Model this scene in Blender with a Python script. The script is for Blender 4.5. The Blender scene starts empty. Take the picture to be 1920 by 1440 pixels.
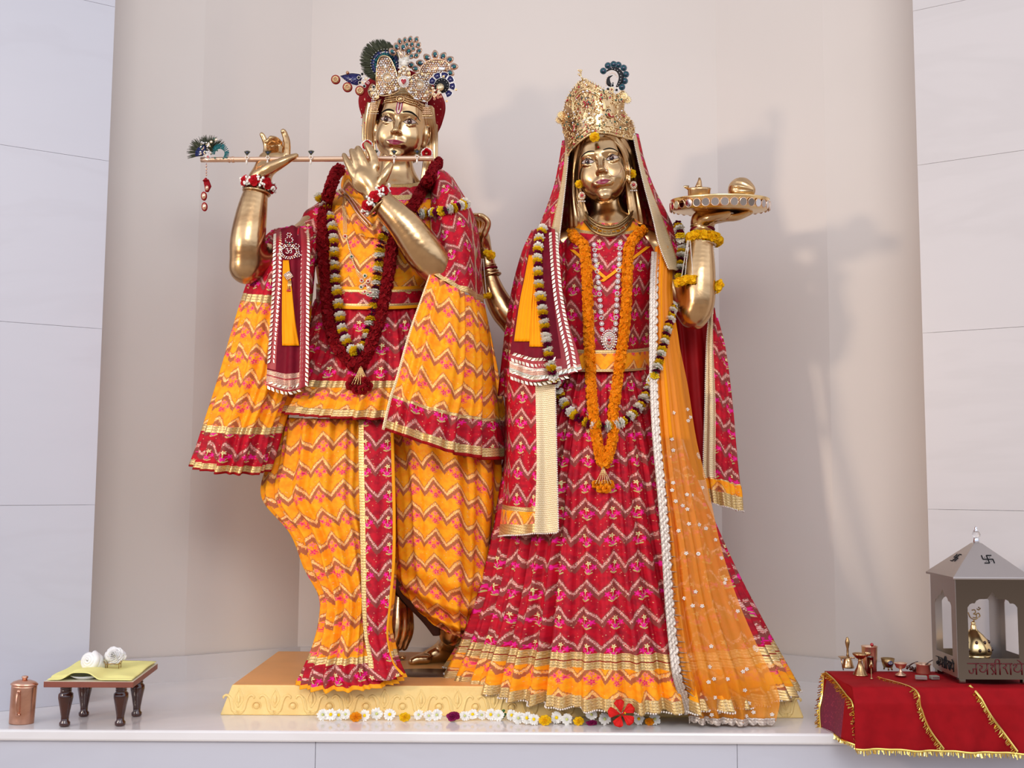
import bpy, bmesh, math, random
import numpy as np
from mathutils import Vector, Matrix, noise as mnoise
from mathutils.bvhtree import BVHTree
random.seed(7)
rng = np.random.default_rng(7)
PI = math.pi
sc = bpy.context.scene
C = sc.collection
# ------------------------------------------------------------------ camera
FPX, DIST, EYE = 2000.0, 3.3, 0.68          # focal length in pixels of the 1920 frame, metres, metres
cam = bpy.data.cameras.new('camera'); camo = bpy.data.objects.new('camera', cam); C.objects.link(camo)
cam.sensor_width = 36.0; cam.lens = FPX / 1920 * 36.0; cam.clip_start = 0.05
CR = (Matrix.Rotation(PI/2 + math.atan(182/FPX), 3, 'X') @ Matrix.Rotation(math.radians(0.3), 3, 'Z'))
CP = Vector((0, -DIST, EYE))
camo.matrix_world = Matrix.Translation(CP) @ CR.to_4x4()
sc.camera = camo
# ------------------------------------------------------------------ world and lights
w = bpy.data.worlds.new('hall_daylight'); sc.world = w; w.use_nodes = True
wt = w.node_tree; wn = wt.nodes; wn.clear()
wo = wn.new('ShaderNodeOutputWorld'); wb = wn.new('ShaderNodeBackground'); wb.inputs[1].default_value = 0.85
tc = wn.new('ShaderNodeTexCoord'); sp = wn.new('ShaderNodeSeparateXYZ'); wt.links.new(tc.outputs['Generated'], sp.inputs[0])
cr = wn.new('ShaderNodeValToRGB'); mr = wn.new('ShaderNodeMapRange'); mr.inputs[1].default_value = -1; mr.inputs[2].default_value = 1
wt.links.new(sp.outputs['Z'], mr.inputs[0]); wt.links.new(mr.outputs[0], cr.inputs[0])
e = cr.color_ramp.elements
e[0].position = 0.0; e[0].color = (0.34, 0.26, 0.22, 1)
e[1].position = 0.40; e[1].color = (0.42, 0.34, 0.30, 1)
for p_, c_ in ((0.49, (0.16, 0.12, 0.10, 1)), (0.56, (0.78, 0.84, 1.0, 1)), (0.72, (1.15, 1.22, 1.42, 1)), (0.84, (0.62, 0.62, 0.70, 1)), (1.0, (0.45, 0.45, 0.52, 1))):
    q = e.new(p_); q.color = c_
wt.links.new(cr.outputs[0], wb.inputs[0]); wt.links.new(wb.outputs[0], wo.inputs[0])

def area(name, loc, target, size, power, col, size_y=None, spread=None):
    l = bpy.data.lights.new(name, 'AREA'); l.energy = power; l.color = col; l.size = size
    if size_y: l.shape = 'RECTANGLE'; l.size_y = size_y
    if spread: l.spread = math.radians(spread)
    o = bpy.data.objects.new(name, l); C.objects.link(o); o.location = loc
    o.rotation_euler = (Vector(target) - Vector(loc)).to_track_quat('-Z', 'Y').to_euler()
    return o
area('warm_doorway_light', (-3.5, -3.3, 1.75), (0.15, 0.2, 1.0), 0.36, 5.0, (1.0, 0.80, 0.62), spread=50)
area('front_daylight', (0.6, -5.6, 3.6), (0.0, 0.1, 0.8), 3.0, 66, (1.0, 0.97, 0.95), 1.6)
area('left_daylight', (-4.6, -2.4, 2.6), (-0.6, 0.2, 0.9), 1.6, 12, (0.80, 0.88, 1.0), 2.2)
sc.view_settings.view_transform = 'Standard'; sc.view_settings.look = 'None'
sc.view_settings.exposure = 0.50; sc.view_settings.gamma = 1.0; sc.view_settings.use_curve_mapping = False
sc.cycles.max_bounces = 8; sc.cycles.transparent_max_bounces = 16; sc.cycles.caustics_reflective = False; sc.cycles.caustics_refractive = False

# ------------------------------------------------------------------ geometry helpers
def ray(x, y):
    return (CR @ Vector(((x - 960) / FPX, -(y - 720) / FPX, -1.0))).normalized()
def P(x, y, d=0.0):
    """point of the place seen at photo position x, y on the upright plane d metres in front of the statues' plane"""
    r = ray(x, y); t = (-d - CP.y) / r.y
    return CP + r * t
def G(x, y, z=0.0):
    """point at height z seen at photo position x, y"""
    r = ray(x, y); t = (z - CP.z) / r.z
    return CP + r * t
S = DIST / FPX                              # metres per photo pixel at the statues' plane
def crom(pts, n):
    """n points along a smooth curve through pts (tuples of any length), even in control index"""
    a = np.array([list(p) for p in pts], float); m = len(a)
    if m == 1: return np.repeat(a, n, 0)
    t = np.linspace(0, m - 1, n); i = np.minimum(t.astype(int), m - 2); f = (t - i)[:, None]
    p1 = a[i]; p2 = a[i + 1]
    p0 = np.where((i > 0)[:, None], a[np.maximum(i - 1, 0)], 2 * p1 - p2)
    p3 = np.where((i < m - 2)[:, None], a[np.minimum(i + 2, m - 1)], 2 * p2 - p1)
    return .5 * ((2 * p1) + (-p0 + p2) * f + (2 * p0 - 5 * p1 + 4 * p2 - p3) * f**2 + (-p0 + 3 * p1 - 3 * p2 + p3) * f**3)
def arcres(pts, step=None, n=None):
    a = crom(pts, max(60, len(pts) * 24)); s = np.r_[0, np.cumsum(np.linalg.norm(np.diff(a[:, :3], axis=0), axis=1))]
    if n is None: n = max(2, int(s[-1] / step) + 1)
    t = np.linspace(0, s[-1], n)
    return np.stack([np.interp(t, s, a[:, k]) for k in range(a.shape[1])], 1)
def setprops(o, label=None, cat=None, group=None, kind=None):
    if label: o['label'] = label
    if cat: o['category'] = cat
    if group: o['group'] = group
    if kind: o['kind'] = kind
    return o
def mesh_obj(name, v, f, mats, mi=None, uv=None, parent=None, smooth=True, solid=0, bevel=0, sub=0):
    me = bpy.data.meshes.new(name)
    me.from_pydata([tuple(p) for p in v], [], [tuple(int(i) for i in q) for q in f])
    if not isinstance(mats, (list, tuple)): mats = [mats]
    for m in mats: me.materials.append(m)
    if mi is not None: me.polygons.foreach_set('material_index', np.array(mi, dtype=np.int32))
    if uv is not None:
        ul = me.uv_layers.new(name='uv'); li = np.zeros(len(me.loops), dtype=np.int32); me.loops.foreach_get('vertex_index', li)
        ul.data.foreach_set('uv', np.array(uv, dtype=np.float32)[li].ravel())
    if smooth: me.polygons.foreach_set('use_smooth', np.ones(len(me.polygons), dtype=bool))
    me.update()
    o = bpy.data.objects.new(name, me); C.objects.link(o)
    if bevel:
        b = o.modifiers.new('bevel', 'BEVEL'); b.width = bevel; b.segments = 2; b.limit_method = 'ANGLE'
    if solid:
        s = o.modifiers.new('thickness', 'SOLIDIFY'); s.thickness = solid; s.offset = -1
    if sub:
        s = o.modifiers.new('sub', 'SUBSURF'); s.levels = s.render_levels = sub
    if parent is not None: attach(o, parent)
    return o
def attach(o, parent):
    o.parent = parent
    o.matrix_parent_inverse = parent.matrix_basis.inverted() if parent.type == 'EMPTY' or parent.parent is None else Matrix()
    return o
def empty(name, loc, label=None, cat=None, group=None):
    o = bpy.data.objects.new(name, None); C.objects.link(o); o.location = loc; o.empty_display_size = .05
    return setprops(o, label, cat, group)
def basis(n, up=(0, 0, 1)):
    n = Vector(n).normalized(); u = Vector(up)
    x = u.cross(n)
    if x.length < 1e-4: x = Vector((1, 0, 0))
    x.normalize(); y = n.cross(x)
    return Matrix((x, y, n)).transposed()           # columns: right, up, normal
class MB:
    """collects shapes; build() links them as one mesh object"""
    def __init__(s): s.v = []; s.f = []; s.m = []; s.c = 0
    def add(s, v, f, mi=0, M=None, t=None):
        v = np.asarray(v, float)
        if M is not None: v = v @ np.array(M).T
        if t is not None: v = v + np.array(t)
        s.v.append(v); s.f += [tuple(i + s.c for i in q) for q in f]; s.m += [mi] * len(f) if np.isscalar(mi) else list(mi); s.c += len(v)
    def box(s, lo, hi, mi=0, M=None, t=None):
        x0, y0, z0 = lo; x1, y1, z1 = hi
        v = [(x0,y0,z0),(x1,y0,z0),(x1,y1,z0),(x0,y1,z0),(x0,y0,z1),(x1,y0,z1),(x1,y1,z1),(x0,y1,z1)]
        s.add(v, [(0,3,2,1),(4,5,6,7),(0,1,5,4),(1,2,6,5),(2,3,7,6),(3,0,4,7)], mi, M, t)
    def ball(s, c, r, mi=0, M=None, nu=10, nv=6):
        r = (r, r, r) if np.isscalar(r) else r
        v = [(0, 0, r[2])]; f = []
        for j in range(1, nv):
            a = PI * j / nv
            for i in range(nu):
                b = 2 * PI * i / nu; v.append((r[0]*math.sin(a)*math.cos(b), r[1]*math.sin(a)*math.sin(b), r[2]*math.cos(a)))
        v.append((0, 0, -r[2]))
        for i in range(nu): f.append((0, 1 + i, 1 + (i+1) % nu))
        for j in range(nv - 2):
            for i in range(nu):
                a = 1 + j*nu + i; b = 1 + j*nu + (i+1) % nu; f.append((a, a+nu, b+nu, b))
        L = len(v) - 1
        for i in range(nu): f.append((L, 1 + (nv-2)*nu + (i+1) % nu, 1 + (nv-2)*nu + i))
        s.add(v, f, mi, M, c)
    def tube(s, pts, r, mi=0, n=8, closed=False, caps=True, flat=1.0):
        a = np.array([list(p)[:3] for p in pts], float); m = len(a)
        r = np.full(m, r) if np.isscalar(r) else np.array(r, float)
        tg = np.roll(a, -1, 0) - np.roll(a, 1, 0)
        if not closed: tg[0] = a[1] - a[0]; tg[-1] = a[-1] - a[-2]
        tg /= np.linalg.norm(tg, axis=1)[:, None] + 1e-12
        ref = np.array((0, -1., 0)) if abs(tg[0][1]) < .9 else np.array((0, 0, 1.))
        v = []; nr = ref
        for k in range(m):
            nr = nr - tg[k] * nr.dot(tg[k]); nr /= np.linalg.norm(nr) + 1e-12; bn = np.cross(tg[k], nr)
            for i in range(n):
                b = 2*PI*i/n; v.append(a[k] + r[k]*(math.cos(b)*nr*flat + math.sin(b)*bn))
        f = []
        for k in range(m if closed else m - 1):
            for i in range(n):
                p = k*n + i; q = k*n + (i+1) % n; k2 = (k+1) % m
                f.append((p, q, k2*n + (i+1) % n, k2*n + i))
        if caps and not closed:
            f.append(tuple(range(n))[::-1]); f.append(tuple((m-1)*n + i for i in range(n)))
        s.add(v, f, mi)
    def lathe(s, prof, mi=0, n=28, M=None, t=None, cap=True, sx=1.0, sy=1.0, band=None):
        v = []; f = []; mm = []
        for (r, z) in prof:
            for i in range(n):
                b = 2*PI*i/n; v.append((r*math.cos(b)*sx, r*math.sin(b)*sy, z))
        for k in range(len(prof) - 1):
            for i in range(n):
                f.append((k*n+i, k*n+(i+1) % n, (k+1)*n+(i+1) % n, (k+1)*n+i)); mm.append(mi if band is None else band[k])
        if cap:
            f.append(tuple(range(n))[::-1]); f.append(tuple((len(prof)-1)*n + i for i in range(n))); mm += [mm[0], mm[-1]]
        s.add(v, f, mm, M, t)
    def prism(s, poly, th, mi=0, M=None, t=None):
        """flat outline (x, y) raised from z = 0 to z = th"""
        n = len(poly); v = [(x, y, 0) for x, y in poly] + [(x, y, th) for x, y in poly]
        f = [tuple(range(n))[::-1], tuple(range(n, 2*n))] + [(i, (i+1) % n, n + (i+1) % n, n + i) for i in range(n)]
        s.add(v, f, mi, M, t)
    def build(s, name, mats, parent=None, smooth=True, **k):
        return mesh_obj(name, np.concatenate(s.v) if s.v else [], s.f, mats, s.m, None, parent, smooth, **k)
def grid_obj(name, pts, U, V, mats, mf=None, parent=None, closed=False, solid=0.0025, sub=0):
    """pts (rows, cols, 3); U, V same shape in metres; mf(row fraction index, col) picks the material"""
    R, K = pts.shape[:2]
    v = pts.reshape(-1, 3); uv = np.stack([U, V], -1).reshape(-1, 2)
    i, j = np.meshgrid(np.arange(R - 1), np.arange(K - 1), indexing='ij')
    a = (i * K + j).ravel(); f = np.stack([a, a + K, a + K + 1, a + 1], 1)
    mi = None
    if mf is not None: mi = mf(((i + .5) / (R - 1)).ravel(), ((j + .5) / (K - 1)).ravel()).astype(int)
    return mesh_obj(name, v, f, mats, mi, uv, parent, True, solid, 0, sub)
def rownoise(x, seed, k=1.0):
    a = np.zeros_like(x); r = np.random.default_rng(seed)
    for n_ in range(4):
        a += np.sin(x * k * (1 + .55*n_) * 1.0 + r.uniform(0, 6.28) + .8*np.sin(x*k*.37 + r.uniform(0, 6))) / (1 + .6*n_)
    return a / 2.0

# ------------------------------------------------------------------ materials
class NT:
    def __init__(s, name):
        s.mat = bpy.data.materials.new(name); s.mat.use_nodes = True; s.t = s.mat.node_tree; s.n = s.t.nodes; s.n.clear()
        s.out = s.n.new('ShaderNodeOutputMaterial'); s.b = s.n.new('ShaderNodeBsdfPrincipled'); s.t.links.new(s.b.outputs[0], s.out.inputs[0])
        s.c = s.n.new('ShaderNodeTexCoord')
    def put(s, sock, v):
        if hasattr(v, 'is_output') or isinstance(v, bpy.types.NodeSocket): s.t.links.new(v, sock)
        else:
            if isinstance(v, (tuple, list)) and len(v) == 3 and sock.type == 'RGBA': v = tuple(v) + (1,)
            sock.default_value = v
    def m(s, op, a, b=0.0, c=0.0, clamp=False):
        q = s.n.new('ShaderNodeMath'); q.operation = op; q.use_clamp = clamp
        for k, x in enumerate((a, b, c)): s.put(q.inputs[k], x)
        return q.outputs[0]
    def ss(s, x, lo, hi):                     # 0 below lo, 1 above hi
        q = s.n.new('ShaderNodeMapRange'); q.interpolation_type = 'SMOOTHSTEP'
        s.put(q.inputs[0], x); s.put(q.inputs[1], lo); s.put(q.inputs[2], hi); return q.outputs[0]
    def mix(s, f, a, b):
        q = s.n.new('ShaderNodeMix'); q.data_type = 'RGBA'; s.put(q.inputs[0], f); s.put(q.inputs[6], a); s.put(q.inputs[7], b); return q.outputs[2]
    def noise(s, co, scale, detail=2, rough=.5, dist=0):
        q = s.n.new('ShaderNodeTexNoise'); s.put(q.inputs['Vector'], co); q.inputs['Scale'].default_value = scale
        q.inputs['Detail'].default_value = detail; q.inputs['Roughness'].default_value = rough; q.inputs['Distortion'].default_value = dist
        return q.outputs[0]
    def voro(s, co, scale, feat='F1', out=0):
        q = s.n.new('ShaderNodeTexVoronoi'); q.feature = feat; s.put(q.inputs['Vector'], co); q.inputs['Scale'].default_value = scale; return q.outputs[out]
    def comb(s, x, y, z=0.0):
        q = s.n.new('ShaderNodeCombineXYZ'); s.put(q.inputs[0], x); s.put(q.inputs[1], y); s.put(q.inputs[2], z); return q.outputs[0]
    def sep(s, v):
        q = s.n.new('ShaderNodeSeparateXYZ'); s.put(q.inputs[0], v); return q.outputs
    def bump(s, h, strength=.3, dist=.002):
        q = s.n.new('ShaderNodeBump'); q.inputs['Strength'].default_value = strength; q.inputs['Distance'].default_value = dist
        s.put(q.inputs['Height'], h); s.t.links.new(q.outputs[0], s.b.inputs['Normal'])
    def set(s, col=None, rough=None, metal=None, **k):
        if col is not None: s.put(s.b.inputs['Base Color'], col)
        if rough is not None: s.put(s.b.inputs['Roughness'], rough)
        if metal is not None: s.put(s.b.inputs['Metallic'], metal)
        for q, v in k.items(): s.put(s.b.inputs[q.replace('_', ' ')], v)
        return s.mat
def srgb(r, g, b):
    return tuple(((c/255)/12.92 if c/255 <= .04045 else ((c/255+.055)/1.055)**2.4) for c in (r, g, b))
def plain(name, col, rough=.5, metal=0.0, nz=0.0, nscale=60, bump=0.0, **k):
    t = NT(name); c = col
    if nz or bump:
        n_ = t.noise(t.c.outputs['Object'], nscale, 4)
        if nz: c = t.mix(t.m('MULTIPLY', t.ss(n_, .35, .7), nz), col, tuple(x * .45 for x in col))
        if bump: t.bump(n_, bump)
    return t.set(c, rough, metal, **k)
def fabric(name, base, base2, white, brown, f1, f2, f3, leaf, pw=.070, ph=.077, sl=1.15):
    """printed zigzag cloth with small flower sprigs; reads the cloth's own uv in metres"""
    t = NT(name); uv = t.sep(t.c.outputs['UV']); U, V = uv[0], uv[1]
    co = t.comb(U, V)
    warp = t.m('MULTIPLY', t.m('SUBTRACT', t.noise(co, 9, 1), .5), .04)
    U = t.m('ADD', U, warp)
    ik = t.m('MULTIPLY', t.m('SUBTRACT', t.noise(t.comb(t.m('MULTIPLY', U, 1.0), t.m('MULTIPLY', V, .25)), 620, 1), .5), .012)
    tri = t.m('PINGPONG', U, pw/2); z = t.m('ADD', t.m('ADD', V, t.m('MULTIPLY', tri, sl)), ik)
    q = t.m('DIVIDE', z, ph); fr = t.m('FRACT', q); row = t.m('FLOOR', t.m('DIVIDE', t.m('ADD', V, t.m('MULTIPLY', tri, sl)), ph))
    wave = t.noise(co, 55, 2)
    col = t.mix(t.ss(wave, .35, .68), base, base2)
    # brown shade bands on both sides of the pale zigzag
    bn = t.m('MULTIPLY', t.ss(fr, .11, .14), t.m('SUBTRACT', 1.0, t.ss(fr, .29, .33)))
    bn2 = t.ss(fr, .93, .96)
    col = t.mix(t.m('MAXIMUM', bn, t.m('MULTIPLY', bn2, .75)), col, brown)
    wh = t.m('MULTIPLY', t.m('SUBTRACT', 1.0, t.ss(fr, .11, .135)), 1.0)
    spark = t.noise(t.comb(U, t.m('MULTIPLY', V, 2.0)), 260, 2)
    wh = t.m('MULTIPLY', wh, t.ss(spark, .40, .54))
    whf = t.m('MULTIPLY', wh, .78)
    # gold dust dots
    vd = t.voro(co, 90); dust = t.m('MULTIPLY', t.m('SUBTRACT', 1.0, t.ss(vd, .10, .16)), .6)
    lx0 = t.m('MULTIPLY', t.m('SUBTRACT', t.m('FRACT', t.m('DIVIDE', U, pw)), .5), pw)
    sg = t.m('SUBTRACT', t.m('MULTIPLY', t.m('FRACT', t.m('MULTIPLY', t.m('ADD', row, 1000.0), .5)), 4.0), 1.0)
    lx = t.m('MULTIPLY', lx0, sg)
    ly = t.m('SUBTRACT', t.m('ADD', V, sl*pw/2), t.m('MULTIPLY', row, ph))
    def flower(cx, cy, R, petals=5):
        dx = t.m('SUBTRACT', lx, cx); dy = t.m('SUBTRACT', ly, cy)
        r = t.m('SQRT', t.m('ADD', t.m('MULTIPLY', dx, dx), t.m('MULTIPLY', dy, dy)))
        a = t.m('ARCTAN2', dy, dx); p = t.m('MULTIPLY', t.m('ADD', t.m('MULTIPLY', t.m('COSINE', t.m('MULTIPLY', a, float(petals))), .28), .72), R)
        return t.m('SUBTRACT', 1.0, t.ss(t.m('SUBTRACT', r, p), -R*.12, R*.12)), t.m('SUBTRACT', 1.0, t.ss(r, R*.25, R*.38))
    def line(x0, y0, x1, y1, w_):
        L2 = (x1-x0)**2 + (y1-y0)**2
        dx = t.m('SUBTRACT', lx, x0); dy = t.m('SUBTRACT', ly, y0)
        h = t.m('DIVIDE', t.m('ADD', t.m('MULTIPLY', dx, x1-x0), t.m('MULTIPLY', dy, y1-y0)), L2, clamp=True)
        ex = t.m('SUBTRACT', dx, t.m('MULTIPLY', h, x1-x0)); ey = t.m('SUBTRACT', dy, t.m('MULTIPLY', h, y1-y0))
        r = t.m('SQRT', t.m('ADD', t.m('MULTIPLY', ex, ex), t.m('MULTIPLY', ey, ey)))
        return t.m('SUBTRACT', 1.0, t.ss(r, w_*.7, w_*1.2))
    k = 1.0; y0 = .033
    for l_ in ((0, y0+.002, .001, y0+.030, .0010), (.001, y0+.024, .012, y0+.013, .0010), (0, y0+.027, -.012, y0+.014, .0010), (.003, y0+.028, .010, y0+.024, .0022), (-.002, y0+.030, -.009, y0+.027, .0020)):
        col = t.mix(line(*l_), col, leaf)
    for (cx, cy, R, cc, ce) in ((-.001, y0, .0070, f3, leaf), (.0125, y0+.011, .0082, f1, f2), (-.0125, y0+.0125, .0088, f1, f2), (.001, y0+.021, .0078, f2, f1)):
        a_, b_ = flower(cx, cy, R); col = t.mix(a_, col, cc); col = t.mix(b_, col, ce)
    col = t.mix(dust, col, srgb(228, 190, 140))
    col = t.mix(whf, col, white)
    t.bump(t.m('ADD', t.noise(co, 900, 1), t.m('MULTIPLY', t.noise(co, 45, 2), 3.0)), .25, .0012)
    t.b.inputs['Specular IOR Level'].default_value = .22
    return t.set(col, t.mix(whf, (.62,)*3, (.38,)*3), t.m('MULTIPLY', whf, .25))
def brocade(name, col, dark, scale=1.0, metal=.55):
    t = NT(name); uv = t.sep(t.c.outputs['UV']); U, V = uv[0], uv[1]; co = t.comb(U, V)
    st = t.m('PINGPONG', t.m('MULTIPLY', V, 1.0), .0042/scale); ln = t.m('SUBTRACT', 1.0, t.ss(st, .0002, .0009))
    wv = t.m('SINE', t.m('MULTIPLY', t.m('ADD', U, t.m('MULTIPLY', t.m('PINGPONG', V, .004), 1.6)), 700.0*scale))
    n_ = t.noise(co, 400, 3)
    c = t.mix(t.m('MULTIPLY', t.ss(wv, -.3, .8), .35), col, dark); c = t.mix(t.m('MULTIPLY', ln, .7), c, dark); c = t.mix(t.m('MULTIPLY', t.ss(n_, .55, .65), .5), c, (1, .93, .75))
    t.bump(t.m('ADD', n_, t.m('MULTIPLY', ln, -1.5)), .5, .0012)
    return t.set(c, .36, metal)
def brassmat(name, col, dark, rough=.2, am=.5, coat=.0):
    t = NT(name); co = t.c.outputs['Object']
    n1 = t.noise(co, 7, 4, .6, .6); n2 = t.noise(co, 60, 4)
    c = t.mix(t.m('MULTIPLY', t.ss(n1, .45, .72), am), col, dark)
    t.bump(t.m('ADD', n1, t.m('MULTIPLY', n2, .08)), .3, .006)
    t.b.inputs['Coat Weight'].default_value = coat
    return t.set(c, t.m('ADD', t.m('MULTIPLY', n1, .14), rough - .05), 1.0)
M = {}
M['red'] = fabric('red_zigzag_print', srgb(194, 8, 36), srgb(158, 6, 32), srgb(236, 205, 185), srgb(140, 62, 56), srgb(232, 14, 128), srgb(236, 30, 150), srgb(232, 222, 160), srgb(196, 182, 110))
M['orange'] = fabric('orange_zigzag_print', srgb(255, 170, 22), srgb(255, 148, 14), srgb(242, 214, 160), srgb(178, 98, 60), srgb(246, 96, 112), srgb(226, 40, 100), srgb(250, 120, 130), srgb(236, 120, 70))
M['gold_trim'] = brocade('gold_brocade', srgb(222, 186, 118), srgb(150, 104, 48))
M['pale_trim'] = brocade('pale_gold_brocade', srgb(236, 212, 165), srgb(182, 140, 84), 1.4, .3)
M['silver_trim'] = brocade('silver_sequin_border', srgb(216, 200, 186), srgb(130, 112, 98), 1.0, .45)
M['mirror_band'] = brocade('mirror_work_band', srgb(206, 160, 134), srgb(128, 22, 34), 1.7, .35)
M['green_band'] = brocade('green_silver_band', srgb(190, 190, 180), srgb(20, 84, 66), 1.7, .3)
M['maroon'] = plain('maroon_chiffon', srgb(118, 4, 30), .6, nz=.35, nscale=40, bump=.1)
M['deep_red'] = plain('deep_red_lining', srgb(150, 8, 14), .55, nz=.2, nscale=20)
M['red_cloth'] = plain('red_cotton', srgb(158, 12, 22), .75, nz=.25, nscale=30, bump=.15)
M['saffron'] = plain('saffron_cloth', srgb(255, 160, 0), .6, nz=.1, nscale=30)
M['saffron_band'] = plain('saffron_piping', srgb(250, 165, 25), .5)
M['brass'] = brassmat('polished_brass', (0.66, 0.435, 0.22), (0.38, 0.20, 0.085), .21, .8)
M['brass_dark'] = brassmat('aged_brass', (0.44, 0.29, 0.13), (0.20, 0.12, 0.05), .34, .7)
M['gold'] = brassmat('bright_gold', (0.95, 0.70, 0.34), (0.70, 0.45, 0.15), .22, .4)
M['gold_light'] = brassmat('pale_gold_filigree', (0.95, 0.74, 0.42), (0.62, 0.40, 0.16), .34, .6)
M['copper'] = brassmat('hammered_copper', (0.76, 0.43, 0.30), (0.46, 0.20, 0.12), .27, .6)
M['steel'] = plain('polished_steel', (0.27, 0.24, 0.21), .08, 1.0)
M['steel_dull'] = plain('brushed_steel', (0.52, 0.47, 0.44), .36, 1.0)
M['chrome'] = plain('chrome', (0.8, 0.8, 0.82), .06, 1.0)
M['crystal'] = plain('clear_crystal', (1, 1, 1), .02, 0, Transmission_Weight=1.0, IOR=1.5)
M['pearl'] = plain('pearl', srgb(238, 228, 215), .22, .0, Coat_Weight=.5)
M['diamond'] = plain('clear_rhinestone', (0.86, 0.84, 0.82), .08, .55)
M['mirror'] = plain('mirror_disc', (0.78, 0.80, 0.84), .03, 1.0)
M['copper_gold'] = plain('rose_gold', (0.86, 0.58, 0.40), .3, .9)
M['ruby'] = plain('ruby', srgb(176, 6, 22), .12, .1, Coat_Weight=.8)
M['emerald'] = plain('emerald', srgb(12, 86, 62), .12, .1, Coat_Weight=.8)
M['sapphire'] = plain('dark_blue_stone', srgb(10, 34, 66), .1, .1, Coat_Weight=.8)
M['navy'] = plain('navy_enamel', srgb(22, 22, 88), .3, 0, Coat_Weight=.4)
M['black'] = plain('black_enamel', (0.012, 0.012, 0.014), .4, Specular_IOR_Level=.2)
M['white'] = plain('white_paint', (0.80, 0.78, 0.76), .5)
M['magenta'] = plain('magenta_lip_paint', srgb(140, 30, 62), .28)
M['browline'] = plain('dark_green_black_paint', srgb(22, 18, 14), .7, Specular_IOR_Level=.1)
M['iris'] = plain('brown_iris_paint', srgb(66, 30, 26), .5, Specular_IOR_Level=.2)
M['eyewhite'] = plain('eye_white_paint', srgb(196, 176, 166), .4, Coat_Weight=.2)
M['lidpink'] = plain('red_brown_lid_paint', srgb(120, 44, 34), .35)
M['crimson_petal'] = plain('crimson_petals', srgb(132, 4, 14), .7, nz=.4, nscale=90)
M['rose_red'] = plain('rose_petals', srgb(190, 8, 22), .55, nz=.3, nscale=120)
M['marigold'] = plain('marigold_petals', srgb(250, 142, 8), .6, nz=.25, nscale=120)
M['marigold_yellow'] = plain('yellow_marigold_petals', srgb(253, 190, 10), .6, nz=.2, nscale=120)
M['petal_white'] = plain('white_petals', srgb(252, 248, 236), .6, nz=.08, nscale=120)
M['petal_yellow'] = plain('yellow_petals', srgb(246, 208, 28), .6, nz=.2, nscale=120)
M['petal_purple'] = plain('purple_petals', srgb(122, 12, 62), .6, nz=.3, nscale=120)
M['leaf'] = plain('green_leaf', srgb(60, 104, 40), .5)
M['hibiscus'] = plain('hibiscus_petals', srgb(214, 30, 24), .5, nz=.2, nscale=60)
M['wood_dark'] = plain('lacquered_dark_wood', srgb(70, 30, 20), .16, 0, nz=.6, nscale=18, Coat_Weight=.7)
M['wood_edge'] = plain('reddish_wood_edge', srgb(140, 78, 62), .45, 0, nz=.3, nscale=22)
M['formica'] = plain('cream_table_surface', srgb(225, 218, 195), .4)
M['yellow_cloth'] = plain('pale_yellow_cloth', srgb(250, 244, 158), .75, nz=.08, nscale=25)
M['shell'] = plain('white_shell', srgb(238, 236, 234), .3, 0, nz=.06, nscale=30, Coat_Weight=.3)
M['porcelain'] = plain('white_porcelain', srgb(225, 228, 230), .15)
M['tinsel'] = plain('gold_tinsel', (0.95, 0.72, 0.18), .18, 1.0)
M['peacock'] = plain('peacock_barbs', srgb(58, 62, 34), .6, nz=.7, nscale=90)
M['peacock_teal'] = plain('teal_barbs', srgb(0, 100, 104), .45)
M['peacock_blue'] = plain('blue_barbs', srgb(14, 30, 92), .45)
M['tan'] = plain('tan_embroidery', srgb(200, 148, 104), .5, .2, nz=.4, nscale=200)
M['red_velvet'] = plain('red_turban_cloth', srgb(150, 16, 26), .7, nz=.3, nscale=50)
M['thread'] = plain('red_thread', srgb(150, 20, 30), .6)
M['cardboard'] = plain('grey_green_card', srgb(150, 146, 132), .7)
for k_ in ('maroon', 'deep_red', 'red_cloth', 'saffron', 'saffron_band', 'red_velvet', 'yellow_cloth', 'crimson_petal', 'rose_red', 'marigold', 'marigold_yellow', 'petal_white', 'petal_yellow', 'petal_purple', 'hibiscus'):
    b_ = next(n for n in M[k_].node_tree.nodes if n.type == 'BSDF_PRINCIPLED'); b_.inputs['Specular IOR Level'].default_value = .15
    if 'petal' in k_ or 'mari' in k_ or 'rose' in k_:
        b_.inputs['Subsurface Weight'].default_value = .35; b_.inputs['Subsurface Radius'].default_value = (1, 1, 1); b_.inputs['Subsurface Scale'].default_value = .006
def netting():
    t = NT('saffron_net'); uv = t.sep(t.c.outputs['UV']); co = t.comb(uv[0], uv[1])
    n_ = t.noise(co, 30, 2); vd = t.voro(co, 9); f = t.m('SUBTRACT', 1.0, t.ss(vd, .085, .11)); f = t.m('MULTIPLY', f, t.ss(t.noise(co, 300, 2), .42, .55))
    c = t.mix(n_, srgb(250, 158, 20), srgb(240, 140, 10)); c = t.mix(f, c, srgb(236, 214, 190))
    t.set(c, .55, 0.0); t.put(t.b.inputs['Alpha'], t.m('MAXIMUM', t.m('ADD', t.m('MULTIPLY', n_, .14), .55), f)); return t.mat
M['net'] = netting()
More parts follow.
